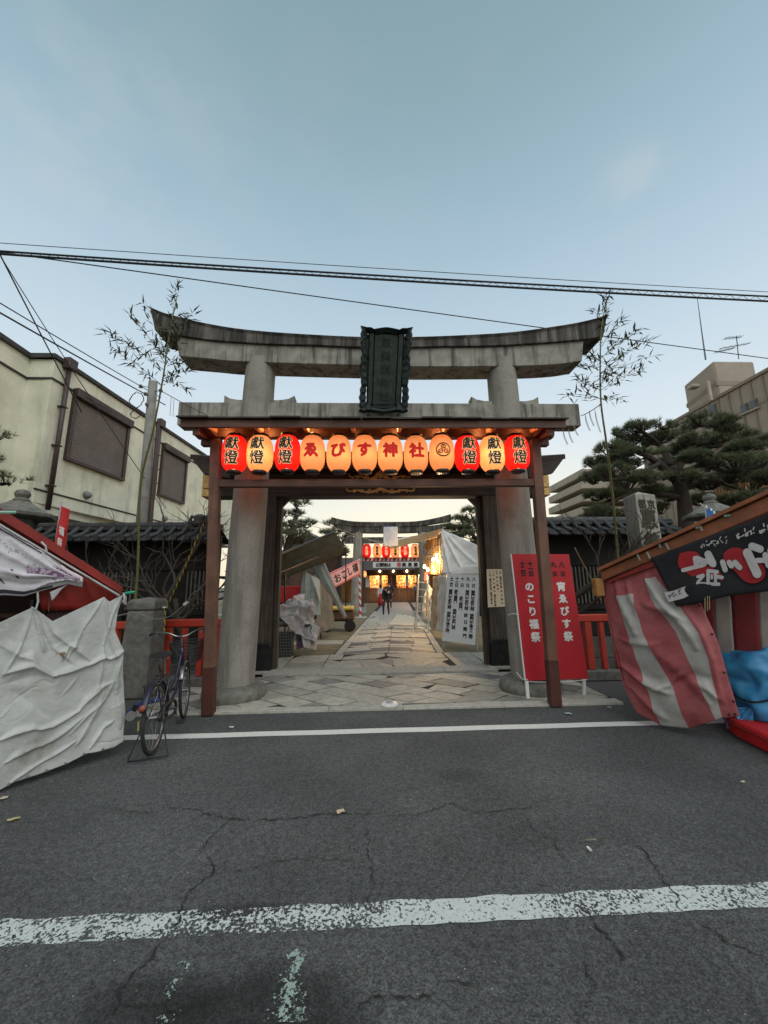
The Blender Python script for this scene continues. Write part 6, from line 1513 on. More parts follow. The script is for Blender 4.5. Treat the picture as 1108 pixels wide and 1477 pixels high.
# ------------------------------------------------------------------ white tent on the right with lit bulbs
TENT = mat('tent_canvas', (.74, .71, .66), (.62, .59, .55), rough=.75, scale=3, bump=.25, bscale=25, translucent=.15)
def tent():
    t = thing('white_tent', 'large white canvas tent stall with bare bulbs glowing inside on the right of the approach', 'tent', (W(665, 900, 13).x, 13.5, 0))
    # peak and eaves
    pk = W(637, 763, 12.5); e1 = W(692, 800, 11.0); e2 = W(639, 828, 11.3); e0 = W(559, 791, 18.0); 
    cloth('front_slope', quadfn(e2, W(694, 826, 10.6), e1+V(0, 0, .25), pk), 40, 26, TENT, t, amp=.05, fs=1.5, folds=((.05, .95, .55, .05, .05, .06), (.1, .95, .9, .3, .06, .05), (.0, .9, .2, 0, .05, .05)))
    cloth('long_slope', quadfn(W(571, 783, 18), pk, pk+V(.4, .2, 0), W(574, 777, 18.5)), 40, 4, TENT, t, amp=.02)
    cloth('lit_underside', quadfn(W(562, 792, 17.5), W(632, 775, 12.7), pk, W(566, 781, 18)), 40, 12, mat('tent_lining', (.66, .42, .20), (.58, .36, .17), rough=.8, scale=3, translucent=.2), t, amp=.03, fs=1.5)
    cloth('gable_panel', quadfn(W(639, 829, 11.29), W(694, 829, 10.55), W(693, 815, 10.6), W(672, 815, 11)), 12, 6, TENT, t, amp=.02)
    # inner striped wall, warm lit
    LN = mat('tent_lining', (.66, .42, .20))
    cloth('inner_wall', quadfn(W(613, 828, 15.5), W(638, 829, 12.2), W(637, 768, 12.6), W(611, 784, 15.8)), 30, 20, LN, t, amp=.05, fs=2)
    for k in range(7):
        f = k/6; a = W(lerp(612, 636, f), 828, lerp(15.2, 12.0, f)); b = W(lerp(611, 636, f), lerp(786, 768, f), lerp(15.2, 12.0, f)); m = MB(); m.tube([a, b], .022, 6); m.build('pole', mat('tent_pole', (.25, .16, .09)), t)
    for (x0, y0, x1, y1) in ((608, 790, 636, 812), (612, 800, 636, 784), (606, 806, 634, 798), (611, 788, 628, 826)):
        m = MB(); m.tube([W(x0, y0, 14.8), W(x1, y1, 12.2)], .018, 6); m.build('brace', STEEL, t)
    # lower curtains
    cloth('curtain', quadfn(W(622, 905, 12.6), W(633, 909, 12.1), W(637, 829, 11.7), W(625, 832, 12.4)), 14, 40, mat('cream_curtain', (.56, .45, .31), (.46, .36, .24), rough=.8, scale=4, translucent=.2), t, amp=.05, fs=3, folds=((.3, 1, .4, 0, .1, .10), (.7, 1, .6, 0, .1, -.08)))
    cloth('curtain', quadfn(W(630, 908, 11.9), W(640, 912, 11.1), W(645, 831, 10.9), W(633, 830, 11.7)), 14, 40, TENT, t, amp=.05, fs=3, folds=((.4, 1, .3, 0, .12, .08), (.8, 1, .7, 0, .1, .06)), seed=3)
    cloth('curtain', quadfn(W(606, 893, 14.6), W(622, 896, 13.6), W(622, 850, 13.8), W(617, 836, 14.4)), 16, 24, TENT, t, amp=.07, fs=3, folds=((.8, 1, .2, 0, .1, .1), (.5, .9, .7, 0, .1, -.08)), seed=6)
    cloth('side_wall', quadfn(W(640, 912, 11.1)+V(0, .1, 0), W(693, 905, 10.9)+V(0, .1, 0), W(694, 828, 10.7)+V(0, .1, 0), W(640, 829, 11.3)+V(0, .1, 0)), 30, 30, TENT, t, amp=.04, fs=2, seed=7)
    for (x, y, Y) in ((617, 822, 13.6), (612.5, 817.5, 13.8), (625, 807.5, 12.9), (630, 804, 12.7)):
        p = W(x, y, Y); m = MB(); m.lathe(p, [(.012, .07), (.03, .05), (.05, 0), (.035, -.04), (.005, -.052)], 12); m.build('bulb', BULB, t, smooth=True)
        m = MB(); m.tube([p+V(0, 0, .07), p+V(0, 0, .30)], .008, 5); m.build('cord', METALB, t)
        if x in (617, 630):
            ld = bpy.data.lights.new('tent_bulb', 'POINT'); ld.energy = 110; ld.color = (1, .60, .26); ld.shadow_soft_size = .08; lo = bpy.data.objects.new('tent_bulb', ld); C.objects.link(lo); lo.parent = t; lo.location = p+V(-.1, -.1, -.08)-wloc(t)
    # red hanging cloth
    o = cloth('red_curtain', quadfn(W(612, 838, 13.9), W(617, 838, 13.9), W(618, 824, 13.9), W(613, 826, 13.9)), 6, 8, REDB, t, amp=.03)
tent()
def ladder():
    Y = 13.2; t = thing('stepladder', 'aluminium stepladder standing open against the lit tent', 'ladder', (W(608, 900, Y).x, Y, 0)); AL = mat('aluminium', (.52, .52, .50), rough=.35, metal=.5)
    a0, a1 = W(600, 900, Y), W(604, 829, Y+.3); b0, b1 = W(618, 903, Y), W(617, 831, Y+.3)
    a0.z = 0; b0.z = 0; a0.y = b0.y = Y
    for p, q in ((a0, a1), (b0, b1)): m = MB(); m.bar(p, q, .04, .07, up=(0, 1, 0)); m.build('rail', AL, t)
    for k in range(1, 8): f = k/8; m = MB(); m.bar(a0.lerp(a1, f), b0.lerp(b1, f), .06, .03); m.build('rung', AL, t)
    for p, q in ((a0, a1), (b0, b1)): m = MB(); m.bar(p+V(.05, 1.0, 0), q+V(0, .05, 0), .03, .05, up=(0, 1, 0)); m.build('rear_leg', AL, t)
ladder()
o = cloth('cardboard_mat', quadfn(G(559, 901, .05), G(603, 902, .05), G(597, 890, .05), G(573, 886, .05)), 20, 10, mat('cream_sheet', (.56, .49, .37), (.50, .43, .32), rough=.8, scale=3), amp=.03, fs=1.2, folds=((.3, .95, 1, .7, .06, .12),)); tag(o, 'cream sheet spread on the approach path before the ladder', 'sheet')
o = cloth('folded_boards', quadfn(G(598, 907, .03), G(622, 908, .03), G(618, 899, .12), G(602, 898, .12)), 10, 6, MATS['cream_sheet'], amp=.06, fs=3); tag(o, 'crumpled boards lying at the foot of the stepladder', 'cardboard')

# ------------------------------------------------------------------ white timetable board
def timetable():
    Y = 9.75; bl, br = G(640, 936), G(689, 940)
    a, b, c, d = W(637.5, 924, bl.y), W(685, 930.5, br.y), W(690, 829, br.y+.15), W(646, 828, bl.y+.15)
    t = thing('timetable_board', 'pale blue-white standing board with columns of black opening times inside the gate', 'sign board', ((bl.x+br.x)/2, bl.y, 0))
    f = quadfn(a, b, c, d); n = (b-a).cross(d-a).normalized(); n = n if n.y < 0 else -n
    m = MB(); m.prism([a, b, c, d], -n*.02); m.build('panel', mat('pale_board', (.74, .78, .80), (.68, .715, .74), rough=.6, scale=3), t)
    for p, q in ((bl, d), (br, c)): m = MB(); m.bar(V(p.x, p.y+.03, 0), q+V(0, .035, .0), .03, .03, up=(0, 1, 0)); m.build('leg', MATS['aluminium'], t)
    m = MB(); m.bar(V(br.x+.12, br.y+.45, 0), c+V(.02, .05, -.3), .03, .03, up=(0, 1, 0)); m.build('stay', MATS['aluminium'], t)
    Wd, H = (b-a).length, (d-a).length
    colsT = [(.87, '八　日　開門午前九時　閉門午後十二時'), (.69, '九　日　開門午前九時　終　日　開　門'), (.51, '十　日　　　終日開門'), (.33, '十一日　終日開門　　閉門午前〇時'), (.15, '十二日　開門午前九時　閉門午後十時')]
    m = MB()
    for u, s in colsT:
        k = len(s); p = H*.90/20
        text(m, [(ch, Wd*u, H*.93-i*H*.0485, H*.062) for i, ch in enumerate(s) if ch != '　'], lambda x, y: f(x/Wd, y/H)+n*.004, bold=.045)
    m.build('lettering', INK, t)
timetable()

# ------------------------------------------------------------------ people
def person(label, P, parts, joints, edges, scale=1.0, yaw=0, at=(0, 0, 0), name='person'):
    """joints: name -> (x, y, z, radius, material index); one skinned body"""
    names = list(joints); me = bpy.data.meshes.new('body'); me.from_pydata([joints[k][:3] for k in names], [(names.index(a), names.index(b)) for a, b in edges], [])
    ob = bpy.data.objects.new('body', me); C.objects.link(ob); sk = ob.modifiers.new('k', 'SKIN'); sk.use_smooth_shade = True
    if not me.skin_vertices: pass
    for i, k in enumerate(names):
        r = joints[k][3]; r = r if isinstance(r, tuple) else (r, r); me.skin_vertices[0].data[i].radius = r
    me.skin_vertices[0].data[0].use_root = True
    ss = ob.modifiers.new('s', 'SUBSURF'); ss.levels = 1; ss.render_levels = 1
    dg = bpy.context.evaluated_depsgraph_get(); nm = bpy.data.meshes.new_from_object(ob.evaluated_get(dg)); bpy.data.objects.remove(ob)
    t = thing(name, label, 'person', at); t.rotation_euler.z = yaw; t.scale = (scale,)*3
    b = bpy.data.objects.new('body', nm); C.objects.link(b); b.parent = t; nm.materials.clear()
    for mm in parts: nm.materials.append(mm)
    segs = [(Vector(joints[a][:3]), Vector(joints[b_][:3]), joints[b_][4]) for a, b_ in edges]
    idx = []
    for p in nm.polygons:
        c = p.center; best = 9; bi = 0
        for a, b_, mi in segs:
            ab = b_-a; tt = max(0, min(1, (c-a).dot(ab)/max(ab.length_squared, 1e-9))); dd = (a+ab*tt-c).length
            if dd < best: best = dd; bi = mi
        idx.append(bi)
    nm.polygons.foreach_set('material_index', idx); nm.polygons.foreach_set('use_smooth', [True]*len(idx))
    return t
SKIN = mat('skin', (.42, .25, .18), rough=.6); BLK = mat('black_jacket', (.018, .018, .022), rough=.8); BLK2 = mat('dark_trousers', (.03, .03, .036), rough=.85); GREYJ = mat('grey_jacket', (.17, .17, .19), rough=.85)
WHITEC = mat('white_robe', (.60, .58, .56), rough=.85); HAIRM = mat('dark_hair', (.012, .010, .010), rough=.6); SHOE = mat('shoe_black', (.015, .015, .015), rough=.5)
J = lambda bend=0: None
def stand(jm, lm, sk=2, arm=0.0, robe=None):
    return {'hip': (0, 0, .95, (.15, .11), lm), 'waist': (0, 0, 1.08, (.14, .10), jm), 'chest': (0, 0, 1.30, (.17, .12), jm), 'neck': (0, 0, 1.47, .055, sk), 'head': (0, -.01, 1.58, (.085, .10), sk), 'top': (0, 0, 1.68, .075, sk),
            'sl': (-.19, 0, 1.40, .06, jm), 'el': (-.25, .02, 1.13, .048, jm), 'wl': (-.22, -.12+arm, .93, .036, jm), 'hl': (-.21, -.16+arm, .86, .035, sk),
            'sr': (.19, 0, 1.40, .06, jm), 'er': (.25, .02, 1.13, .048, jm), 'wr': (.22, -.12+arm, .93, .036, jm), 'hr': (.21, -.16+arm, .86, .035, sk),
            'kl': (-.10, 0, .50, .07, lm), 'al': (-.11, .02, .09, .045, lm), 'fl': (-.12, -.13, .04, .04, 3), 'kr': (.10, 0, .50, .07, lm), 'ar': (.11, .02, .09, .045, lm), 'fr': (.12, -.13, .04, .04, 3), 'tl': (-.09, 0, .88, .09, lm), 'tr': (.09, 0, .88, .09, lm)}
E_ = [('hip', 'waist'), ('waist', 'chest'), ('chest', 'neck'), ('neck', 'head'), ('head', 'top'), ('chest', 'sl'), ('sl', 'el'), ('el', 'wl'), ('wl', 'hl'), ('chest', 'sr'), ('sr', 'er'), ('er', 'wr'), ('wr', 'hr'), ('hip', 'tl'), ('tl', 'kl'), ('kl', 'al'), ('al', 'fl'), ('hip', 'tr'), ('tr', 'kr'), ('kr', 'ar'), ('ar', 'fr')]
def hair(t, c, r, long=0):
    m = MB(); m.v = []; prof = [(.01, .125), (.05, .115), (.085, .08), (.105, .03), (.10, -.03)]
    if long: prof += [(.10, -.14), (.06, -.26)]
    loc = wloc(t); m.lathe(loc+Vector(c), prof, 14); m.build('hair', HAIRM, t, smooth=True)
def walker():
    j = stand(0, 1)
    # stooping forward and to the right, head down, walking towards the street
    j.update({'hip': (0, .05, .93, (.15, .12), 1), 'waist': (.0, -.02, 1.06, (.145, .11), 0), 'chest': (.05, -.20, 1.24, (.17, .13), 0), 'neck': (.10, -.36, 1.28, .06, 2), 'head': (.13, -.46, 1.25, (.09, .10), 2), 'top': (.14, -.54, 1.23, .075, 2),
              'sl': (-.14, -.22, 1.30, .065, 0), 'el': (-.20, -.24, 1.02, .05, 0), 'wl': (-.16, -.34, .80, .036, 0), 'hl': (-.15, -.37, .73, .035, 2), 'sr': (.22, -.20, 1.30, .065, 0), 'er': (.29, -.20, 1.02, .05, 0), 'wr': (.27, -.28, .80, .036, 0), 'hr': (.26, -.31, .73, .035, 2),
              'tl': (-.09, .05, .86, .095, 1), 'kl': (-.13, -.06, .50, .07, 1), 'al': (-.14, .10, .10, .045, 1), 'fl': (-.14, -.06, .04, .04, 3), 'tr': (.09, .05, .86, .095, 1), 'kr': (.12, -.12, .50, .07, 1), 'ar': (.14, -.12, .10, .045, 1), 'fr': (.14, -.27, .04, .04, 3)})
    g = G(557, 888); t = person('person in a black jacket stooping forward as they walk out along the path', None, [BLK, BLK2, SKIN, SHOE], j, E_, 1.0, 0, (g.x, g.y, .03)); 
    m = MB(); m.lathe(wloc(t)+V(.13, -.44, 1.30), [(.01, .10), (.06, .085), (.10, .03), (.105, -.02)], 14); m.build('hair', HAIRM, t, smooth=True)
    m = MB(); m.lathe(wloc(t)+V(.14, -.545, 1.20), [(.005, -.055), (.04, -.05), (.055, 0), (.04, .03)], 12); m.build('face_mask', WHITEC, t, smooth=True)
walker()
g = G(594.5, 866.5); t = person('person in a grey jacket standing at the counter with their back turned', None, [GREYJ, BLK2, SKIN, SHOE], stand(0, 1, 2, .06), E_, 1.0, pi, (g.x, min(g.y, 36.0), .03)); hair(t, (0, .0, 1.62), 0)
p = W(561.5, 860, 27); t = person('person in dark clothes walking behind the stooping figure', None, [BLK, BLK2, SKIN, SHOE], stand(0, 1, 2, .0), E_, 1.05, 0, (p.x, 27, .03)); hair(t, (0, .01, 1.62), 0)
def maiden():
    p = W(549.5, 868, 30); j = stand(0, 4); j['hip'] = (0, 0, .95, (.18, .15), 1)
    t = person('shrine attendant in a white robe and red skirt left of the stooping person', None, [WHITEC, REDB, SKIN, SHOE, REDB], j, E_, .95, .3, (p.x, 30, .0))
    m = MB(); m.lathe(wloc(t)+V(0, 0, 0), [(.24, .12), (.23, .4), (.19, .8), (.15, 1.02)], 16); m.build('skirt', REDB, t, smooth=True)
    for s_ in (-1, 1): m = MB(); m.prism([wloc(t)+V(s_*.17, -.03, 1.38), wloc(t)+V(s_*.30, -.03, 1.15), wloc(t)+V(s_*.30, -.08, .72), wloc(t)+V(s_*.14, -.08, .78)], (0, .07, 0)); m.build('sleeve', WHITEC, t, bevel=.02)
    hair(t, (0, .01, 1.62), 0, 1)
maiden()
# ================================================================== stalls at the roadside
CANVAS = mat('white_canvas', (.55, .56, .535), (.41, .42, .40), rough=.68, scale=3, bump=.35, bscale=70, translucent=.12, dirt=((.30, .27, .21), .6, (3.2, 3.2, 3.2), .56, .72), streak=((.46, .45, .42), .6, (11, 11, 11), .5, .72))
STAINM = mat('rust_stain', (.26, .19, .10), rough=.9)
REDR = mat('dark_red_sheet', (.27, .022, .014), (.17, .014, .010), rough=.55, scale=5, bump=.25, bscale=25)
INTER = mat('stall_interior', (.05, .018, .018), (.02, .012, .012), rough=.9, scale=3)
BANNERW = mat('printed_white_cloth', (.58, .56, .58), (.48, .46, .49), rough=.8, scale=5, bump=.2, bscale=24)
def poly_at(P, x):                               # y of a polyline at x
    for (a, b), (c, d) in zip(P, P[1:]):
        if a <= x <= c: return b+(d-b)*(x-a)/(c-a)
    return P[0][1] if x < P[0][0] else P[-1][1]
def interp(T, t):
    for (a, b), (c, d) in zip(T, T[1:]):
        if a <= t <= c: return b+(d-b)*(t-a)/(c-a)
    return T[-1][1] if t > T[-1][0] else T[0][1]
def left_stall():
    A, B = G(0, 1140), G(180, 1086); d = (B-A).normalized(); n = Vector((d.y, -d.x, 0)); back = -n
    t = thing('shuttered_stall', 'closed stall at the left kerb wrapped in dirty white canvas under a red roof', 'stall', (A.x-.5, A.y, 0))
    P = lambda px, py, o=0: PL(px, py, A+n*o, n)
    top = [(-160, 950), (-60, 921), (0, 897), (46, 875.5), (60, 886), (74, 896), (148, 861), (156, 868), (176, 857)]
    bot = [(-160, 1212), (-60, 1166), (0, 1140), (22, 1128), (60, 1116), (100, 1101), (126, 1087), (143, 1084), (165, 1078), (180, 1069)]
    redge = [(0, 0), (.05, 0), (.2, 3), (.35, 1), (.5, -1), (.62, 0), (.75, -12), (.88, -8), (1, 0)]
    def f(u, v):
        x = -160+338*u; yt, yb = poly_at(top, x-2), poly_at(bot, x+1); y = yb+(yt-yb)*v; x += interp(redge, v)*max(0, (u-.9)/.1)
        bulge = .05*sin(pi*v)*sin(pi*min(1, u*1.0)) + .10*(1-v)**3*(1-u*.6)
        return P(x, y, bulge)
    def uv(px, py): u = (px+160)/338; yt, yb = poly_at(top, px), poly_at(bot, px); return u, (yb-py)/(yb-yt)
    def fold(pts, w, h):
        o = []
        for a, b in zip(pts, pts[1:]): o.append((*uv(*a), *uv(*b), w, h))
        return o
    F = []; rs = random.Random(12)
    F += fold([(8, 972), (78, 975), (135, 958)], .030, .055); F += fold([(14, 985), (70, 986)], .045, -.03)
    F += fold([(0, 1068), (60, 1053), (112, 1026), (160, 985)], .024, .045); F += fold([(10, 1100), (62, 1076), (118, 1036)], .024, .04)
    F += fold([(16, 1130), (60, 1100), (108, 1070)], .014, .035); F += fold([(130, 1080), (150, 1050), (162, 1040)], .014, .03)
    F += fold([(46, 878), (30, 930), (4, 975)], .012, .03); F += fold([(46, 878), (70, 925), (110, 960)], .012, .03); F += fold([(148, 862), (120, 905), (96, 950)], .012, .025); F += fold([(176, 858), (150, 930), (140, 1000)], .012, .03); F += fold([(-60, 922), (-50, 1000), (-70, 1080)], .014, .04); F += fold([(176, 950), (150, 1010), (100, 1060)], .012, .028)
    F += fold([(46, 878), (56, 915), (62, 940)], .018, .04); F += fold([(62, 888), (96, 928), (128, 952)], .014, .035); F += fold([(150, 863), (160, 905), (168, 950)], .014, .035)
    F += fold([(90, 952), (100, 931), (110, 935)], .018, .035); F += fold([(0, 930), (30, 948), (52, 958)], .03, .035); F += fold([(130, 958), (160, 950), (178, 940)], .02, .05)
    F += fold([(150, 1000), (130, 1040), (110, 1075)], .02, .03); F += fold([(170, 960), (166, 1000), (172, 1050)], .02, .04); F += fold([(20, 1000), (60, 1030)], .05, -.03); F += fold([(-60, 1000), (-10, 1060)], .05, .05); F += fold([(-100, 960), (-60, 1100)], .05, .05)
    for k in range(26):
        a_ = (rs.uniform(-120, 165), rs.uniform(890, 1090)); q_ = rs.uniform(-.9, .5); l_ = rs.uniform(14, 48); F += fold([a_, (a_[0]+l_*cos(q_), a_[1]+l_*sin(q_))], rs.uniform(.006, .012), rs.uniform(-.012, .016))
    F = [(a_[0], a_[1], a_[2], a_[3], a_[4], a_[5]*.72) for a_ in F]
    cloth('canvas_sheet', f, 300, 220, CANVAS, t, amp=.015, fs=3.0, folds=F, thick=.003)
    for k in range(12):
        p = Vector(f(.03+.08*k, .012))+n*.02; m = MB(); m.lathe(p, [(.005, -.002), (.011, 0), (.011, .004), (.004, .005)], 8, axis=n.to_track_quat('Z', 'Y')); m.build('eyelet', STEEL, t)
    st = CANVAS.node_tree; L = st.links; b_ = st.nodes['Principled BSDF']; src = b_.inputs['Base Color'].links[0].from_socket
    tcx = _n('ShaderNodeTexCoord', st); cen = P(87, 944, .05)-wloc(t)
    for (c_, r_, col_, am) in ((cen, .085, (.20, .13, .06), 1.0), (P(40, 1085, .05)-wloc(t), .28, (.26, .25, .22), .6), (P(150, 1000, .05)-wloc(t), .22, (.30, .28, .24), .5), (P(10, 910, .05)-wloc(t), .22, (.30, .29, .26), .5)):
        ds = _n('ShaderNodeVectorMath', st, operation='DISTANCE'); ds.inputs[1].default_value = c_; L.new(tcx.outputs['Object'], ds.inputs[0])
        nn_ = _n('ShaderNodeTexNoise', st); nn_.inputs['Scale'].default_value = 28 if r_ < .1 else 9; nn_.inputs['Detail'].default_value = 6; L.new(tcx.outputs['Object'], nn_.inputs['Vector'])
        q1 = _n('ShaderNodeMapRange', st); q1.inputs['From Min'].default_value = r_; q1.inputs['From Max'].default_value = 0; q1.inputs['To Max'].default_value = .62; L.new(ds.outputs['Value'], q1.inputs['Value'])
        q2 = _n('ShaderNodeMath', st, operation='MULTIPLY_ADD'); q2.inputs[1].default_value = 1.3; L.new(nn_.outputs[0], q2.inputs[0]); L.new(q1.outputs[0], q2.inputs[2])
        q3 = _n('ShaderNodeMapRange', st); q3.inputs['From Min'].default_value = .98; q3.inputs['From Max'].default_value = 1.15; q3.inputs['To Max'].default_value = am; L.new(q2.outputs[0], q3.inputs['Value'])
        q4 = _n('ShaderNodeMath', st, operation='MULTIPLY'); L.new(q3.outputs[0], q4.inputs[0]); q5 = _n('ShaderNodeMath', st, operation='GREATER_THAN'); q5.inputs[1].default_value = .001; L.new(q1.outputs[0], q5.inputs[0]); L.new(q5.outputs[0], q4.inputs[1])
        mm_ = _n('ShaderNodeMix', st, data_type='RGBA'); mm_.inputs[7].default_value = (*col_, 1); L.new(q4.outputs[0], mm_.inputs[0]); L.new(src, mm_.inputs[6]); src = mm_.outputs[2]
    L.new(src, b_.inputs['Base Color'])
    # side return of the canvas past the corner
    C0 = P(176, 857); 
    # interior and red roof
    hiA, lo = P(-190, 620, -.02), P(176, 853, -.02)
    m = MB(); e = back*2.2; up_ = V(0, 0, .05)
    m.add([lo, hiA, hiA+e, lo+e, lo+up_, hiA+up_, hiA+e+up_, lo+e+up_], [(0, 1, 2, 3), (4, 7, 6, 5), (0, 4, 5, 1), (1, 5, 6, 2), (2, 6, 7, 3), (3, 7, 4, 0)]); m.build('roof_sheet', REDR, t)
    m = MB(); a, b = P(-190, 632, .0), P(176, 858, .0); m.prism([a, b, b+V(0, 0, .025), a+V(0, 0, .13)], n*.02); m.build('verge_strip', REDR, t)
    m = MB(); m.tube([P(-190, 641, .05), P(0, 757, .05), P(172, 859, .04)], .010, 6); m.build('verge_pipe', mat('white_pipe', (.5, .5, .48), rough=.5), t)
    cloth('inner_valance', quadfn(P(60, 880, -.10), P(170, 882, -.10), P(172, 858, -.04), P(40, 790, -.04)), 24, 8, REDR, t, amp=.02, folds=((.2, 1, .4, 0, .06, .03), (.6, 1, .7, 0, .05, .03)))
    m = MB(); a, b = P(-190, 1150, -.9), P(140, 1000, -.9); m.prism([V(a.x, a.y, 0), V(b.x, b.y, 0), V(b.x, b.y, 1.42), V(a.x, a.y, 2.2)], back*.05); m.build('interior_wall', INTER, t)
    for k, z in enumerate((1.30, 1.12)):
        a, b = P(-150, 900, -.6), P(150, 900, -.6); m = MB(); m.bar(V(a.x, a.y, z+.1), V(b.x, b.y, z), .04, .04); m.build('interior_rail', WOODR_H, t)
    for x in (40, 60, 78):
        a = P(x, 900, -.5); m = MB(); m.bar(V(a.x, a.y, .0), V(a.x+.02, a.y, 1.5), .03, .03); m.build('interior_pole', METALB, t)
    m = MB(); a = P(105, 905, -.45); m.box(V(a.x, a.y, 1.24), (.34, .34, .26)); m.build('stored_box', mat('stored_box', (.12, .04, .04), (.05, .03, .03)), t, bevel=.02)
    m = MB(); m.tube([P(54, 850, .05), P(55, 868, .06), P(52, 878, .06), P(45, 876, .06)], .008, 6); m.build('hook', MATS['white_pipe'], t)
    m = MB(); m.tube([P(73, 843, .02), P(70, 882, .02)], .004, 5); m.build('string', ROPEC, t)
    m = MB(); m.lathe(P(186, 855, .04), [(.004, -.05), (.014, -.04), (.014, .05), (.004, .06)], 8, axis=V(1, 0, .15).to_track_quat('Z', 'X')); m.build('green_peg', mat('green_peg', (.02, .32, .20), rough=.4), t)
    m = MB()
    for k in range(5): m.tube([P(178, 855, .04), P(180+2*sin(k*2), 862, .05), P(176+k*1.4, 868+k, .04)], .004, 4)
    m.build('tie_string', MATS['white_pipe'], t)
    m = MB(); a = P(-30, 738, .3); m.tube([P(-40, 739, .25), P(23, 739, .25)], .013, 8); m.build('green_rod', mat('pale_green_rod', (.25, .45, .35), rough=.4), t)
    m = MB(); m.tube([P(60, 782, .05), P(66, 788, .12), P(67, 796, .12), P(63, 801, .04)], .008, 6); m.build('bent_wire', MATS['white_pipe'], t)
    # white printed banner bunched at its right end
    tb = thing('white_banner', 'white printed festival banner gathered under the red roof edge of the left stall', 'banner', P(0, 850))
    tl = [(-190, 650), (0, 760), (50, 790), (86, 813), (119, 834)]; bl = [(-190, 900), (0, 858), (30, 860), (60, 851), (92, 842), (112, 846)]
    def fb_(u, v):
        x = lerp(-190, 119, u); yt = poly_at(tl, x); yb = poly_at(bl, x-6*u); return P(x, yb+(yt-yb)*v, .06+.03*sin(pi*v))
    fo = ((.66, .9, .97, .45, .05, .05), (.62, .35, .95, .40, .05, .05), (.3, .75, .9, .5, .05, .03), (.2, .2, .85, .2, .05, -.03), (.8, 1, .99, .5, .03, .04), (.78, .1, .97, .4, .03, .05))
    cloth('banner_cloth', fb_, 120, 30, BANNERW, tb, amp=.014, fs=4, folds=fo)
    g2 = lambda u, v: Vector(fb_(u, v))+n*.012
    BL = mat('dark_print', (.03, .022, .035), rough=.8); PU = mat('purple_print', (.16, .07, .15), (.40, .34, .40), rough=.8, scale=30, contrast=(.45, .55))
    cloth('black_border', lambda u, v: g2(lerp(.35, .86, u), lerp(.03, .085, v)), 60, 2, BL, tb, amp=.014, fs=4, folds=(), thick=0)
    m = MB(); m.grid(50, 1, lambda u, v: Vector(fb_(lerp(.3, .9, u), lerp(.955, .985, v)))+n*.016); m.build('black_border', BL, tb, fix=False)
    m = MB(); r = random.Random(2)
    for k in range(26):
        u0 = .52+.0165*k; s_ = .030*(1-.5*(k/26))
        for row, vv in ((0, .80), (1, .66)):
            if row and k < 4: continue
            cx_, cy_ = u0, vv-.004*k
            for q in range(3):
                a = (cx_+r.uniform(-.005, .005), cy_+r.uniform(-.035, .035)); b = (a[0]+r.uniform(-.006, .006), a[1]+r.uniform(-.04, .04)); p, q_ = g2(*a), g2(*b)
                if (p-q_).length > .002: m.tube([p, q_], .0016, 3, cap=False)
    m.build('small_print', BL, tb, kind='stuff')
    m = MB()
    for (a, b, w_) in (((.60, .47), (.57, .38), .008), ((.665, .42), (.70, .30), .010), ((.585, .30), (.635, .17), .006), ((.55, .27), (.60, .14), .006), ((.56, .62), (.60, .52), .004), ((.565, .52), (.61, .60), .004)):
        m.tube([g2(*a), g2((a[0]+b[0])/2+.004, (a[1]+b[1])/2), g2(*b)], [w_*.5, w_*1.2, w_*.5], 5)
    m.build('brush_strokes', BL, tb)
    m = MB(); m.grid(10, 8, lambda u, v: Vector(fb_(lerp(.86, .985, u), lerp(.25, .78, v)))+n*.030); m.build('purple_pattern', PU, tb, smooth=True, fix=False)
    m = MB(); m.grid(10, 4, lambda u, v: Vector(fb_(lerp(.74, .88, u), lerp(.35, .60, v)))+n*.024); m.build('purple_pattern', PU, tb, smooth=True, fix=False)
    cloth('torn_flap', quadfn(P(75, 867, .05), P(92, 846, .05), P(98, 843, .06), P(72, 854, .06)), 6, 6, BANNERW, tb, amp=.02)
left_stall()
def nobori():
    Y = 5.9; t = thing('nobori_flag', 'narrow red flag with white writing on a pole behind the left stall roof', 'flag', W(88, 790, Y))
    a, b, c, d = W(79, 802, Y), W(93, 812, Y-.05), W(100, 735, Y-.05), W(87.5, 729, Y)
    cloth('flag_cloth', quadfn(a, b, c, d), 14, 50, REDB, t, amp=.02, folds=((.25, 1, .2, 0, .12, .05), (.7, 1, .75, 0, .1, -.03)))
    f = quadfn(a, b, c, d); W_, H_ = (b-a).length, (d-a).length
    for it in (('福', W_*.68, H_*.55, .13), ('祭', W_*.60, H_*.33, .12), ('り', W_*.62, H_*.13, .12)): m = MB(); text(m, [it], lambda x, y: f(x/W_, y/H_)+V(0, -.05, 0), bold=.05); m.build('character', WHITEB, t)
    m = MB(); m.tube([W(77, 806, Y), W(89, 724, Y)], .012, 6); m.build('flag_pole', mat('violet_white_pole', (.35, .32, .45), (.5, .5, .5)), t)
nobori()

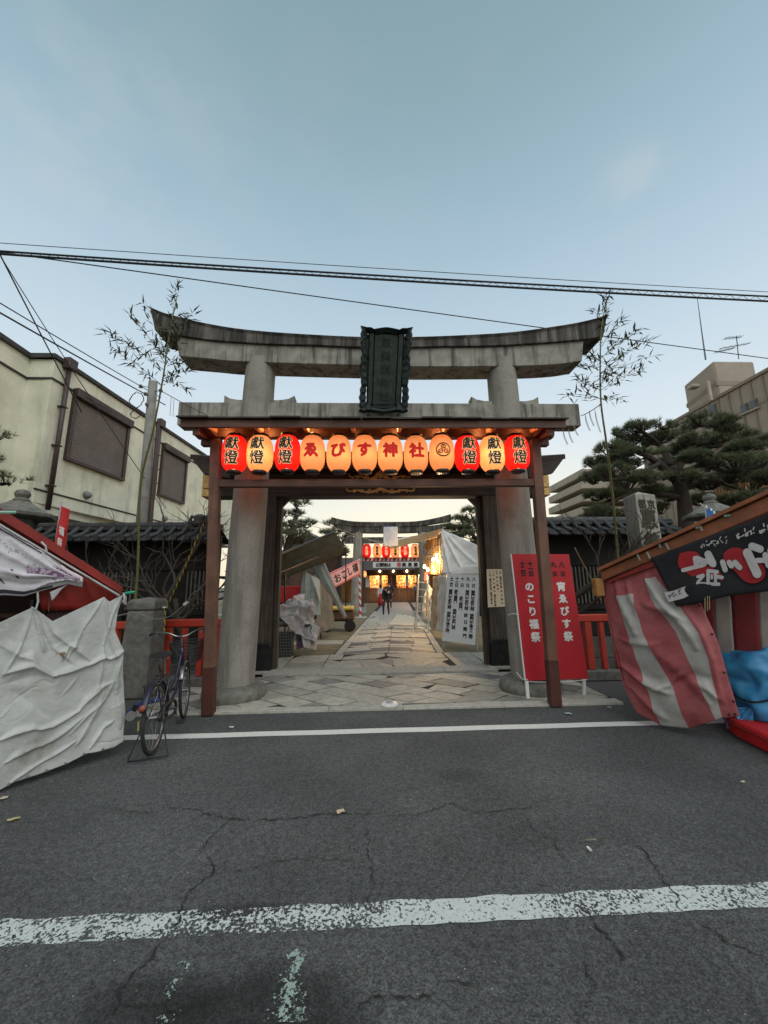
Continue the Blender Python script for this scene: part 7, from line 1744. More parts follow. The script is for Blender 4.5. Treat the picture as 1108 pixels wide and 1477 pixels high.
def right_stall():
    c8 = lambda x, y: (680+x/2.589, 680+y/2.589); c3 = lambda x, y: (860+x/4.468, 720+y/4.468)
    A, B = G(915, 1040), G(1108, 1086); d = (B-A).normalized(); n = Vector((d.y, -d.x, 0)); n = n if n.y < 0 else -n; back = -n
    P = lambda px, py, o=0: PL(px, py, A+n*o, n)
    t = thing('shuttered_stall', 'closed festival stall at the right kerb wrapped in a red and white striped sheet', 'stall', (B.x+.3, B.y+.4, 0))
    PINKR = mat('faded_red_canvas', (.34, .085, .09), (.25, .052, .058), rough=.7, scale=4, bump=.3, bscale=24, dirt=((.38, .14, .14), .55, (3, 3, 3), .5, .72))
    GREYW = mat('greyish_white_canvas', (.38, .36, .335), (.28, .265, .25), rough=.7, scale=4, bump=.3, bscale=24, dirt=((.22, .20, .18), .5, (3, 3, 3), .52, .74))
    T = {330: (515, 560, 600, 650, 690, 735), 400: (500, 550, 602, 645, 692, 770), 475: (497, 546, 606, 672, 760, 850), 600: (522, 585, 640, 765, 845, 905), 700: (545, 615, 690, 808, 885, 940), 800: (570, 655, 750, 852, 905, 968), 915: (625, 695, 790, 908, 936, 1003), 980: (665, 722, 822, 935, 955, 1030)}
    ys = sorted(T); TT = [395, 385, 370, 345, 335, 322]; TB = [900, 948, 962, 925, 918, 914]
    nb = 8
    def f(u, v):
        k = u*5; i = min(int(k), 4); fr = k-i
        yt = lerp(TT[i], TT[i+1], fr); yb = lerp(TB[i], TB[i+1], fr); y = lerp(yb, yt, v)
        for a, b in zip(ys, ys[1:]):
            if a <= y <= b or b == ys[-1]:
                g = (y-a)/(b-a); x = lerp(lerp(T[a][i], T[a][i+1], fr), lerp(T[b][i], T[b][i+1], fr), g); break
        return P(*c8(x, y), .04+.10*sin(pi*min(1, v))*sin(pi*u)+.05*(1-v)+.10*(.5-u)*(.5-v))
    mfn = lambda u, v: 1 if (int(u*5) in (1, 3) and v < (.855 if int(u*5) == 1 else .90)) else 0
    F = ((.15, .98, .30, .60, .05, .05), (.02, .35, .35, .22, .035, .07), (.1, .55, .45, .52, .03, .035), (.5, .75, .75, .62, .05, .06), (.62, .9, .72, .45, .06, .07), (.2, .3, .75, .25, .05, -.05), (.3, .95, .4, .75, .03, .04), (.55, .25, .8, .12, .06, .05), (.05, .2, .25, .05, .05, .05), (.8, .9, .85, .1, .05, .04), (.25, .24, .5, .31, .03, .06), (.4, .5, .62, .1, .06, .04))
    cloth('striped_sheet', f, nb*5, 110, [PINKR, GREYW], t, amp=.028, fs=2.4, folds=F, mfn=mfn)
    m = MB(); m.tube([Vector(f(0, k/20))+n*.0 for k in range(21)], .006, 6); m.build('sheet_hem', PINKR, t, smooth=True)
    for u, v in ((.995, .1), (.985, .28), (.99, .52), (.99, .7), (.97, .02), (.9, .02)):
        p = Vector(f(u, v))+n*.05; m = MB(); m.lathe(p, [(.006, -.002), (.012, 0), (.012, .004), (.005, .006)], 8, axis=n.to_track_quat('Z', 'Y')); m.build('eyelet', METALB, t)
    # darker striped sheet at the back of the stall
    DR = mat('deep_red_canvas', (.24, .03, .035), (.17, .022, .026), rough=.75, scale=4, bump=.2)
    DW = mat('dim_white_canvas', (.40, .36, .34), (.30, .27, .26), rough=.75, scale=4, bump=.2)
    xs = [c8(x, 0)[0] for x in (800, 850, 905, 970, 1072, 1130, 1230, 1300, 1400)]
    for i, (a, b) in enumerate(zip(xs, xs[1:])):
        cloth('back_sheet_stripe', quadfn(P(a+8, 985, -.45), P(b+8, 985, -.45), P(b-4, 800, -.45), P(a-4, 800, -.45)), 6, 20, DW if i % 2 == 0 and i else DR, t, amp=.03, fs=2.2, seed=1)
    # roof: orange-brown verge beam, sheet roof behind
    ORNG = mat('orange_brown_board', (.27, .085, .032), (.17, .055, .025), rough=.6, scale=5, bump=.3, streak=((.36, .15, .06), .4, (4, 4, 4), .5, .7))
    a, b = P(866, 825, .12), P(1240, 656, .12); a2, b2 = P(868, 838, .12), P(1240, 684, .12)
    m = MB(); m.prism([a2, b2, b, a], back*.10); m.build('verge_beam', ORNG, t, bevel=.008)
    m = MB(); e = back*2.4; m.add([a+V(0, 0, .01)+n*.06, b+V(0, 0, .01)+n*.06, b+e, a+e, a+V(0, 0, .05)+n*.06, b+V(0, 0, .05)+n*.06, b+e+V(0, 0, .04), a+e+V(0, 0, .04)], [(0, 3, 2, 1), (4, 5, 6, 7), (0, 1, 5, 4), (1, 2, 6, 5), (2, 3, 7, 6), (3, 0, 4, 7)]); m.build('roof_sheet', ORNG, t)
    m = MB(); q = P(866, 840, .10); m.box(q+V(-.02, .02, -.06), (.10, .10, .22)); m.build('beam_end', mat('ochre_end', (.40, .19, .05), (.3, .14, .04), rough=.6), t, bevel=.01)
    m = MB(); q, q2 = P(878, 840, .09), P(975, 792, .09); m.prism([q, q2+V(0, 0, -.10), q2, q+V(0, 0, .02)], back*.03); m.build('inner_board', REDR, t)
    for x, y in ((921, 803), (962, 787), (951, 785), (1010, 760), (935, 800)):
        q = P(x, y, .14); m = MB(); m.bar(q+V(-.012, 0, .03), q+V(.012, 0, -.045), .02, .02, up=(0, 1, 0)); m.build('clip', mat('pale_clip', (.35, .32, .27), rough=.6), t)
    for x, y in ((948, 784), (1008, 762), (1049, 745)):
        q = P(x, y, .14); m = MB(); m.tube([q+V(-.03, 0, .005), q+V(.03, 0, .012)], .012, 6); m.build('green_peg', MATS['green_peg'] if x < 1000 else MATS['pale_green_rod'], t)
    m = MB()
    for k, (x, y0, y1) in enumerate(((1017, 862, 888), (1020.5, 860, 881), (1023.5, 860, 879))): m.tube([P(x, y0, .2), P(x+.5, y1, .2)], .004, 4)
    m.build('straw_string', mat('straw', (.42, .33, .18)), t)
    m = MB(); m.tube([P(1052, 850, -.3), P(1054, 862, -.3), P(1060, 880, -.3), P(1066, 888, -.3)], .005, 5); m.build('cord', METALB, t)
    # black banner with bold brush marks, hung along the verge
    tb = thing('black_banner', 'black cloth banner with bold white brush marks over red discs hung on the right stall', 'banner', P(1030, 880))
    BK = mat('black_cloth', (.010, .010, .012), (.017, .016, .018), rough=.85, scale=5, bump=.2, bscale=30)
    tl = [(939, 805), (1000, 781), (1108, 742), (1240, 692)]; bl = [(976, 875), (1000, 872), (1050, 860), (1108, 853), (1240, 838)]
    def g(u, v):
        x0 = lerp(939, 1240, u); x1 = lerp(976, 1240, u); return P(lerp(x1, x0, v), lerp(poly_at(bl, x1), poly_at(tl, x0), v), .16+.02*sin(u*9)+.015*sin(v*5+u*4))
    m = MB(); m.grid(60, 16, g); m.build('banner_cloth', BK, tb, smooth=True, thick=.004, fix=False)
    def on(x, y, o): return P(*c3(x, y), .185+o)
    WH = mat('brush_white', (.50, .48, .48), (.42, .40, .40), rough=.85, scale=12); RD = mat('banner_red', (.34, .018, .022), (.28, .014, .018), rough=.85, scale=8)
    def blob(mb, pts, o):       # closed smooth outline
        P_ = hermite([Vector((x, y, 0)) for x, y in pts+pts[:1]], 5)[:-1]; cx_ = sum(p.x for p in P_)/len(P_); cy_ = sum(p.y for p in P_)/len(P_)
        vs = [on(cx_, cy_, o)]+[on(p.x, p.y, o) for p in P_]; k = len(P_); mb.add(vs, [(0, 1+i, 1+(i+1) % k) for i in range(k)])
    for pts in ([(540, 350), (600, 335), (660, 350), (700, 420), (760, 450), (810, 490), (800, 560), (745, 590), (680, 570), (620, 500), (545, 450), (527, 400)], [(820, 350), (870, 315), (940, 320), (1010, 370), (1080, 430), (1085, 500), (1030, 540), (960, 530), (890, 460), (830, 410)]):
        m = MB(); blob(m, pts, 0); m.build('red_disc', RD, tb, fix=False)
    def stroke(mb, x1, y1, x2, y2, w, o=.004):
        L_ = sqrt((x2-x1)**2+(y2-y1)**2) or 1; dx, dy = (x2-x1)/L_, (y2-y1)/L_; r_ = w/2; pts = []
        for k in range(7): a = -pi/2+pi*k/6; pts.append((x2+dx*r_*cos(a)-dy*r_*sin(a), y2+dy*r_*cos(a)+dx*r_*sin(a)))
        for k in range(7): a = pi/2+pi*k/6; pts.append((x1+dx*r_*cos(a)-dy*r_*sin(a), y1+dy*r_*cos(a)+dx*r_*sin(a)))
        mb.add([on(x, y, o) for x, y in pts], [tuple(range(14))])
    m = MB(); k = 0
    for s_ in ((560, 458, 690, 425, 26), (640, 382, 648, 425, 34), (650, 378, 690, 395, 28), (672, 400, 700, 420, 26), (722, 355, 752, 415, 48), (705, 395, 760, 425, 28), (655, 500, 690, 490, 20), (692, 495, 655, 535, 18), (655, 545, 790, 548, 22), (722, 470, 722, 540, 22), (768, 470, 770, 540, 20), (722, 462, 780, 468, 24), (785, 500, 812, 505, 24), (745, 490, 745, 510, 16),
               (815, 405, 832, 455, 34), (858, 408, 872, 430, 34), (895, 408, 925, 440, 36), (975, 345, 1038, 480, 58), (1005, 303, 1058, 322, 48), (1040, 395, 1110, 392, 34), (1092, 360, 1112, 425, 40), (1130, 300, 1150, 430, 40), (1120, 330, 1190, 340, 34)):
        stroke(m, *s_, o=.004+.0006*k); k += 1
    m.build('brush_lettering', WH, tb, fix=False)
    m = MB(); r = random.Random(6); k = 0
    for (cx_, cy_, n_, ww) in ((690, 295, 5, 7), (720, 285, 5, 7), (755, 280, 5, 7), (790, 275, 5, 7), (835, 262, 3, 7), (920, 240, 5, 11), (965, 222, 6, 11), (1010, 208, 5, 11), (1065, 200, 6, 12), (1095, 185, 5, 11), (1130, 170, 5, 11)):
        for q in range(n_):
            a = (cx_+r.uniform(-13, 13), cy_+r.uniform(-16, 16)); b = (a[0]+r.uniform(-16, 16), a[1]+r.uniform(-18, 18)); stroke(m, a[0], a[1], b[0], b[1], ww*.75, o=.003+.0003*k); k += 1
    m.build('small_brush_lettering', WH, tb, fix=False, kind='stuff')
    m = MB(); m.add([on(*q, .005) for q in ((438, 602), (500, 590), (632, 540), (664, 588), (560, 640), (468, 664))], [(0, 1, 2, 3, 4, 5)]); m.build('white_label', WH, tb, fix=False)
    m = MB(); k = 0
    for cx_ in (475, 505, 540, 575, 610):
        for q in range(4): a = (cx_+r.uniform(-10, 10), 640-(cx_-460)*.42+r.uniform(-12, 12)-8); stroke(m, *a, a[0]+r.uniform(-14, 14), a[1]+r.uniform(-12, 12), 5, o=.008+.0004*k); k += 1
    m.build('label_print', BK, tb, fix=False)
right_stall()

# ------------------------------------------------------------------ blue tarpaulin bundle on a red draped plinth
BLUE = mat('blue_tarpaulin', (.05, .30, .56), (.035, .22, .45), rough=.38, scale=4, bump=.35, bscale=20, spec=.55, dirt=((.10, .33, .50), .6, (5, 5, 5), .5, .7))
def bundle():
    b = [G(1046, 1052), G(1064, 1066), G(1112, 1090), G(1230, 1150)]; z = .17
    t = thing('red_plinth', 'low stage draped in bright red cloth at the right kerb under the blue bundle', 'plinth', b[1])
    bk = V(.5, .75, 0); m = MB(); poly = [V(p.x, p.y, 0) for p in b]+[b[3]+V(1.2, .5, 0)*.9, b[0]+V(1.6, .7, 0)]
    for q in poly: q.z = .004
    m.prism([q*1 for q in poly], (0, 0, z)); m.build('cloth_cover', mat('bright_red_cloth', (.50, .012, .016), (.38, .010, .014), rough=.75, scale=4, bump=.2), t, bevel=.02)
    m = MB(); m.tube([poly[0]+V(-.01, -.01, .12), poly[1]+V(-.01, -.012, .13), poly[2]+V(-.01, -.012, .13), poly[3]+V(0, -.01, .12)], .009, 6); m.build('seam', REDR, t)
    c = PL(1122, 985, G(1085, 1066), V(-.6, -.8, 0)); c = W(1128, 988, 4.35)
    t = thing('blue_bundle', 'bulky bundle wrapped in a blue tarpaulin and tied with black cord beside the striped sheet', 'bundle', (c.x, c.y, z))
    rx, ry, rz = .66, .43, .50
    zc = c.z
    def f(u, v):
        a = 2*pi*u; e = -pi/2+pi*v; ce, se = cos(e), sin(e); sg_ = lambda x, p: (abs(x)**p)*(1 if x > 0 else -1)
        p = Vector((rx*sg_(ce, .55)*sg_(cos(a), .7), ry*sg_(ce, .55)*sg_(sin(a), .7), rz*sg_(se, .75)))
        dd = p.normalized(); h = .08*noise.noise(p*2.6+V(3, 1, 0))+.05*noise.noise(p*5.5)-.09*abs(noise.noise(V(p.x*3, p.y*3, p.z*7)+V(0, 0, 5)))-.05*abs(noise.noise(V(p.x*9+p.z*5, p.y*9, p.z*6)))+.03-.05*math.exp(-((p.z+.02+.15*p.x)/.03)**2)*.6-.035*math.exp(-((p.x+.30)/.035)**2)
        q = c+p+dd*h; q.z = max(q.z, z+.012+.01*noise.noise(p*7)); return q
    m = MB(); m.grid(110, 60, f); m.build('tarpaulin', BLUE, t, smooth=True, fix=False)
    m = MB(); 
    def surf(px_, pz_):       # front surface point at local x, z
        best = None
        for i in range(111):
            for j in (range(0, 61, 1)): pass
        return None
    ring1 = []; ring2 = []
    for k in range(60):
        u = .5+k/59*.5; p = Vector(f(u, .50-.02*sin(k*.2)))
        ring1.append(p+(p-c).normalized()*.012-V(0, 0, .035))
    m.tube(ring1, .010, 6)
    for k in range(40):
        v = .02+.96*k/39; best = min((Vector(f(.5+q/100, v)) for q in range(0, 51)), key=lambda p: abs(p.x-(c.x-.30))); ring2.append(best+(best-c).normalized()*.012)
    m.tube(hermite(ring2[::3], 3), .010, 6)
    m.tube([ring2[3]+V(-.02, -.02, 0), ring2[1]+V(-.06, -.05, -.03), G(1061, 1066)+V(0, -.02, .02)], .009, 6)
    m.build('cord', METALB, t, smooth=True)
    cloth('loose_flap', quadfn(P_(1049, 1052), P_(1083, 1054), P_(1088, 1020), P_(1043, 1018)), 24, 16, BLUE, t, amp=.09, fs=5, folds=((.2, .9, .7, .1, .08, .05), (.8, .9, .4, .2, .08, .05)))
def P_(x, y): return PL(x, y, G(1075, 1062), V(-.62, -.78, 0))
bundle()

# ------------------------------------------------------------------ leaning red festival board
def red_board():
    t = thing('festival_signboard', 'tall red signboard with white and black festival dates leaning by the right column', 'sign board', (G(800, 1008).x, 5.7, 0))
    YT, YB = 5.83, 5.72
    a, b, c, d = W(759, 982, YB), W(849, 979, YB), W(821, 799.5, YT), W(738.5, 799, YT)
    f = quadfn(a, b, c, d); n = (b-a).cross(d-a).normalized(); n = n if n.y < 0 else -n
    RB = mat('signboard_red', (.42, .010, .018), (.36, .008, .015), rough=.5, scale=3, bump=.05)
    WP = mat('white_paint', (.68, .66, .64), (.58, .56, .54), rough=.6, scale=6)
    m = MB(); m.prism([a, b, c, d], -n*.02); m.build('panel', RB, t, bevel=.003)
    m = MB(); m.prism([a-(b-a).normalized()*.018, a-(b-a).normalized()*.003, d-(b-a).normalized()*.003, d-(b-a).normalized()*.018], -n*.035); m.build('edge_strip', WP, t)
    for px, py, u in ((762, 1010, .02), (843, 1005, .95)):
        g = G(px, py); q = f(u, .0); m = MB(); m.bar(V(g.x, g.y+.01, 0), V(q.x, q.y+.035, q.z+.06), .045, .035, up=(0, 1, 0)); m.build('leg', WP, t)
    Wd, H = (b-a).length, (d-a).length
    P = lambda x, y: f(x/Wd, y/H)+n*.004
    m = MB(); s = .118
    items = [(ch, Wd*.235, H*(.725-.100*i), s*1.2) for i, ch in enumerate('のこり福祭')]+[(ch, Wd*.775, H*(.725-.100*i), s*1.2) for i, ch in enumerate('宵ゑびす祭')]+[(ch, Wd*(.49), H*(.74-.088*i), s*.95) for i, ch in enumerate('十日ゑびす大祭')]
    text(m, items, P, bold=.055); m.build('white_lettering', WP, t)
    m = MB(); k = .088
    items = [(ch, Wd*.16, H*(.915-.040*i), k) for i, ch in enumerate('十二日')]+[(ch, Wd*.295, H*(.915-.040*i), k) for i, ch in enumerate('十一日')]+[('九', Wd*.70, H*.91, k), ('日', Wd*.70, H*.832, k*.9), ('八', Wd*.84, H*.91, k), ('日', Wd*.84, H*.832, k*.9)]
    text(m, items, P, bold=.06); m.build('black_lettering', INK, t)
    m = MB(); q = f(0, .5); m.tube([q+V(0, -.01, 0), q+V(-.07, .02, .02), q+V(-.12, .12, -.01)], .005, 5); q = f(0, .0); m.tube([q+V(.02, -.01, .02), q+V(-.05, 0, .02), q+V(-.10, .08, .10)], .005, 5); m.build('tie_cord', WP, t)
    m = MB(); q0, q1 = f(.03, -.005), f(.97, -.005); m.tube(sag(q0+n*.01, q1+n*.01, .02, 10), .005, 5); m.build('bottom_cord', WP, t)
red_board()
# ================================================================== bicycle
def bicycle():
    t = thing('bicycle', 'old dark blue city bicycle with a front basket standing by the stone post', 'bicycle', (0, 0, 0))
    BLU = mat('dark_blue_paint', (.020, .023, .052), (.013, .015, .034), rough=.3, scale=6, metal=.2, spec=.6); CHR = mat('dull_chrome', (.42, .42, .42), (.22, .21, .20), rough=.3, metal=.9, scale=20); RUB = mat('rubber', (.018, .018, .018), (.03, .03, .03), rough=.85, scale=20)
    BLKP = mat('black_plastic', (.02, .02, .022), rough=.5)
    r = .325; wb = 1.06
    def wheel(cx_, steer=0.0):
        M = Matrix.Rotation(steer, 3, 'Z'); c = Vector((cx_, 0, r))
        def ringpts(rr, n=40): return [M @ Vector((rr*cos(2*pi*k/n), 0, rr*sin(2*pi*k/n)))+c for k in range(n+1)]
        wh = bpy.data.objects.new('wheel', None)
        m = MB(); m.tube(ringpts(.325-.018), .0185, 10, cap=False); o = m.build('tyre', RUB, t, smooth=True)
        m = MB(); m.tube(ringpts(.283), .011, 8, cap=False); m.build('rim', CHR, t, smooth=True)
        m = MB()
        for k in range(28):
            a = 2*pi*k/28; s_ = .03 if k % 2 else -.03; m.tube([M @ Vector((.022*cos(a+1.0), s_, .022*sin(a+1.0)))+c, M @ Vector((.28*cos(a), 0, .28*sin(a)))+c], .0013, 3, cap=False)
        m.build('spoke', CHR, t, kind='stuff')
        m = MB(); m.tube([M @ V(0, -.045, 0)+c, M @ V(0, .045, 0)+c], .022, 10); m.build('hub', CHR, t)
        m = MB(); m.grid(20, 3, lambda u, v: tuple(M @ Vector(((.345)*cos(lerp(-.35, 2.75, u) if cx_ == 0 else lerp(.35, 2.6, u)), lerp(-.026, .026, v), (.342+.008*sin(pi*v))*sin(lerp(-.35, 2.75, u) if cx_ == 0 else lerp(.35, 2.6, u))))+c)); m.build('mudguard', BLU if cx_ == 0 else CHR, t, smooth=True, thick=.003, fix=False)
    wheel(0)                       # rear wheel at the origin, front wheel at +x
    ST = .10
    wheel(wb, ST)
    head_t, head_b = V(wb-.17, 0, .86), V(wb-.11, 0, .62); bb = V(.44, 0, .29); seat = V(.28, 0, .74)
    m = MB(); m.tube(hermite([head_b+V(0, 0, .03), V(.78, 0, .46), V(.60, 0, .36), bb], 4), .019, 10); m.build('down_tube', BLU, t, smooth=True)
    m = MB(); m.tube(hermite([head_t-V(0, 0, .06), V(.72, 0, .60), V(.54, 0, .48), V(.37, 0, .50)], 4), .016, 10); m.build('top_tube', BLU, t, smooth=True)
    m = MB(); m.tube([bb, seat-V(-.02, 0, .1)], .017, 10); m.build('seat_tube', BLU, t, smooth=True); m = MB(); m.tube([head_b, head_t], .022, 10); m.build('head_tube', BLU, t, smooth=True)
    for s_ in (-1, 1):
        m = MB(); m.tube([bb+V(0, s_*.03, 0), V(0, s_*.055, r)], .010, 6); m.build('chain_stay', BLU, t); m = MB(); m.tube([V(.34, s_*.02, .60), V(0, s_*.055, r)], .008, 6); m.build('seat_stay', BLU, t)
        m = MB(); m.tube(hermite([head_b+V(0, s_*.035, -.01), V(wb-.06, s_*.05, .5), V(wb, s_*.055, r)], 3), .011, 6); m.build('fork_blade', CHR, t, smooth=True)
    m = MB(); m.tube([seat-V(.0, 0, .1), V(.26, 0, .84)], .013, 8); m.build('seat_post', CHR, t)
    m = MB()
    def sad(u, v):
        x = lerp(-.13, .15, u); w_ = lerp(.105, .02, sstep(u*1.15)); a = 2*pi*v; return (.24+x, w_*cos(a), .885+.03*sin(a)*(1.1-.4*u)+.015*(1-u)**2)
    m.grid(16, 16, sad); m.add([sad(0, k/16) for k in range(16)], [tuple(range(16))]); m.build('saddle', BLKP, t, smooth=True, fix=False)
    m = MB()
    for s_ in (-.05, .05): m.tube([(.14+k*.012, s_+.012*cos(k*1.6), .845+.0*k+.010*sin(k*1.6)) for k in range(6)], .004, 5)
    m.tube([(.14, 0, .85), (.34, 0, .85)], .006, 5); m.build('saddle_spring', CHR, t)
    m = MB(); m.tube([head_t, head_t+V(-.035, 0, .15)], .011, 8); m.build('stem', CHR, t)
    hp = head_t+V(-.035, 0, .15); cs, sn = cos(ST), sin(ST)
    HB = lambda x, y, z: hp+V(x*cs-y*sn, x*sn+y*cs, z)
    m = MB(); m.tube(hermite([HB(-.24, .28, .06), HB(-.12, .27, .07), HB(.03, .16, .04), HB(.045, .06, -.01), HB(.02, 0, -.015), HB(.045, -.06, -.01), HB(.03, -.16, .04), HB(-.12, -.27, .07), HB(-.24, -.28, .06)], 4), .011, 8); m.build('handlebar', CHR, t, smooth=True)
    for s_ in (-1, 1):
        m = MB(); m.tube([HB(-.26, s_*.282, .06), HB(-.14, s_*.274, .069)], .017, 10); m.build('grip', BLKP, t)
        m = MB(); m.tube([HB(-.10, s_*.25, .055), HB(-.16, s_*.235, .03), HB(-.22, s_*.24, .02)], .006, 5); m.build('brake_lever', CHR, t)
        m = MB(); m.tube(hermite([HB(-.09, s_*.245, .055), HB(.06, s_*.24, .02), HB(.10, s_*.10, -.15), HB(.04, s_*.03, -.25)], 5), .003, 4); m.build('brake_cable', BLKP, t)
    # wire basket
    bc = V(wb+.05, 0, .66); m = MB()
    def bp(u, z): a = 2*pi*u; k = .125+.03*z; sx = (abs(cos(a))**.5)*(1 if cos(a) > 0 else -1); sy = (abs(sin(a))**.5)*(1 if sin(a) > 0 else -1); return bc+V(sx*k*.95, sy*k*1.25, z*.25)
    for q in range(7): m.tube([bp(k/36, q/6) for k in range(37)], .0034 if q < 6 else .007, 4, cap=False)
    for k in range(44): m.tube([bp(k/44, 0), bp(k/44, 1)], .0030, 4, cap=False)
    for k in range(-3, 4): m.tube([bc+V(-.115, k*.038, 0), bc+V(.115, k*.038, 0)], .0022, 4)
    m.build('basket', BLKP, t, kind='stuff')
    m = MB(); m.box(V(wb-.06, 0, .60), (.06, .05, .05)); m.tube([V(wb-.04, .0, .57), V(wb+.02, 0, .57)], .03, 10); m.build('lamp', BLKP, t)
    m = MB(); m.tube([V(-.17, s_*.06, .66) for s_ in (-1, 1)]+[V(.22, .06, .68), V(.22, -.06, .68), V(-.17, -.06, .66)], .006, 5)
    for k in range(4): m.tube([V(-.10+.09*k, -.06, .662+.005*k), V(-.10+.09*k, .06, .662+.005*k)], .004, 4)
    for s_ in (-1, 1): m.tube([V(-.13, s_*.06, .66), V(0, s_*.07, r)], .005, 5)
    m.build('rear_rack', BLKP, t)
    m = MB(); m.tube(hermite([V(.44, -.05, .37), V(.1, -.06, .40), V(-.02, -.06, .36), V(-.02, -.06, .30), V(.44, -.05, .22), V(.53, -.05, .29), V(.44, -.05, .37)], 4), .016, 6); m.build('chain_guard', BLKP, t, smooth=True)
    m = MB(); m.tube([bb+V(0, -.06, 0), bb+V(0, .06, 0)], .022, 8); m.tube([bb+V(0, -.07, 0), bb+V(.03, -.08, -.165)], .010, 6); m.tube([bb+V(0, .07, 0), bb+V(-.03, .08, .165)], .010, 6); m.build('crank', CHR, t)
    for s_, z_, x_ in ((-1, -.165, .03), (1, .165, -.03)): m = MB(); m.box(bb+V(x_, s_*.125, z_), (.09, .085, .022)); m.build('pedal', BLKP, t, bevel=.005)
    # rear double-leg stand
    m = MB(); m.tube(hermite([V(.0, .07, r), V(-.05, .11, .20), V(-.13, .17, .02)], 3)+hermite([V(-.13, .17, .006), V(-.145, .07, .008), V(-.145, -.07, .008), V(-.13, -.17, .006)], 3)+hermite([V(-.13, -.17, .02), V(-.05, -.11, .20), V(0, -.07, r)], 3), .007, 6); m.build('rear_stand', METALB, t, smooth=True)
    m = MB(); m.lathe(V(-.325, .0, .50), [(.026, 0), (.029, .006), (.029, .014), (.01, .018)], 12, axis=V(-1, 0, .2).to_track_quat('Z', 'X')); m.build('red_reflector', mat('reflector_red', (.28, .06, .035), (.20, .04, .025), rough=.25), t, smooth=True)
    m = MB(); m.box(V(-.27, .045, .52-.18), (.03, .006, .08)); m.build('yellow_tag', mat('yellow_tag', (.55, .52, .12), rough=.4), t)
    m = MB(); m.tube([V(.30, .03, .5), V(.32, .06, .7), V(.26, .06, .78), V(.2, .02, .74), V(.28, -.03, .60)], .005, 5); m.build('lock_cable', BLKP, t)
    R0 = G(219, 1090); F0 = G(257, 1046); dr = (F0-R0); a = atan2(dr.y, dr.x)
    t.location = (R0.x, R0.y+.02, .012); t.rotation_euler = (R(0), 0, a); t.rotation_euler.rotate_axis('X', R(-3))
bicycle()
def blue_dolly():
    p = G(196, 1040); t = thing('blue_trolley', 'low blue plastic trolley with a small grey caster poking out behind the white canvas', 'trolley', (p.x, p.y, 0))
    BL = mat('blue_plastic', (.03, .05, .22), (.02, .035, .15), rough=.4, scale=5)
    a = W(184, 1030, p.y+.1); b = W(209, 1018, p.y+.3)
    m = MB(); m.tube(hermite([a+V(-.25, 0, -.03), a, a.lerp(b, .5)+V(0, 0, .04), b+V(.02, .1, .03), b+V(.2, .2, .02)], 4), .035, 8); m.build('frame_rim', BL, t, smooth=True)
    q = W(187, 1040, p.y); m = MB(); m.lathe(V(q.x, p.y+.01, .055), [(.02, -.015), (.055, -.015), (.055, .015), (.02, .015)], 16, axis=V(.5, -1, 0).to_track_quat('Z', 'X')); m.build('caster_wheel', mat('grey_caster', (.33, .33, .32), rough=.5), t, smooth=True, auto=40)
    m = MB(); m.bar(V(q.x, p.y+.03, .05), V(q.x+.03, p.y+.05, .17), .05, .02, up=(0, 1, 0)); m.build('caster_fork', METALB, t)
blue_dolly()
# ------------------------------------------------------------------ ropes, cable with plug, little flag
def twisted(label, pts, r_, mats, name='rope'):
    P = []
    for a, b in zip(pts, pts[1:]):
        k = max(2, int((b-a).length/.03)); P += [a.lerp(b, i/k) for i in range(k)]
    P.append(pts[-1]); m = MB(); n = len(P); seg = 8; vs = []
    m.tube(P, r_, seg); m.mi = [(((i//seg)+(i % seg)) // 2) % 2 for i in range(len(m.f))]
    o = m.build(name, mats, smooth=True); tag(o, label, 'rope')
YEL = mat('rope_yellow', (.45, .36, .05), rough=.8); BLR = mat('rope_black', (.02, .02, .02), rough=.8)
twisted('yellow and black twisted rope slanting down to the stone post', [W(293, 757, 5.6), W(262, 830, 5.95), W(238, 880, 6.18), W(237, 912, 6.18)], .012, [YEL, BLR])
STR = mat('straw_rope', (.26, .17, .08), rough=.9)
twisted('tan rope slanting down from the red signboard to the right railing', [W(829, 790, 5.9), W(850, 830, 6.0), W(868, 868, 6.1)], .008, [STR, STR])
def plug_cable():
    t = thing('extension_lead', 'grey extension lead with a white plug strung from the stone post to the canopy post', 'cable', W(268, 871, 5.9))
    m = MB(); m.tube(hermite([W(163, 890, 5.9), W(195, 884, 6.1), W(222, 893, 6.12), W(245, 889, 6.0), W(262, 876, 5.9), W(268, 871, 5.85), W(276, 858, 5.75), W(290, 848, 5.6), W(300, 832, 5.45)], 5), .007, 6); m.build('lead', mat('grey_lead', (.22, .22, .21), rough=.6), t, smooth=True)
    q = W(268, 871, 5.84); m = MB(); m.bar(q-V(.03, 0, .02), q+V(.03, 0, .03), .04, .035, up=(0, 1, 0)); m.build('plug', mat('white_plug', (.6, .58, .52), rough=.4), t, bevel=.008)
    q = W(238, 876, 6.12); m = MB(); m.box(q, (.05, .04, .02)); m.build('cable_tie', MATS['white_plug'], t)
plug_cable()
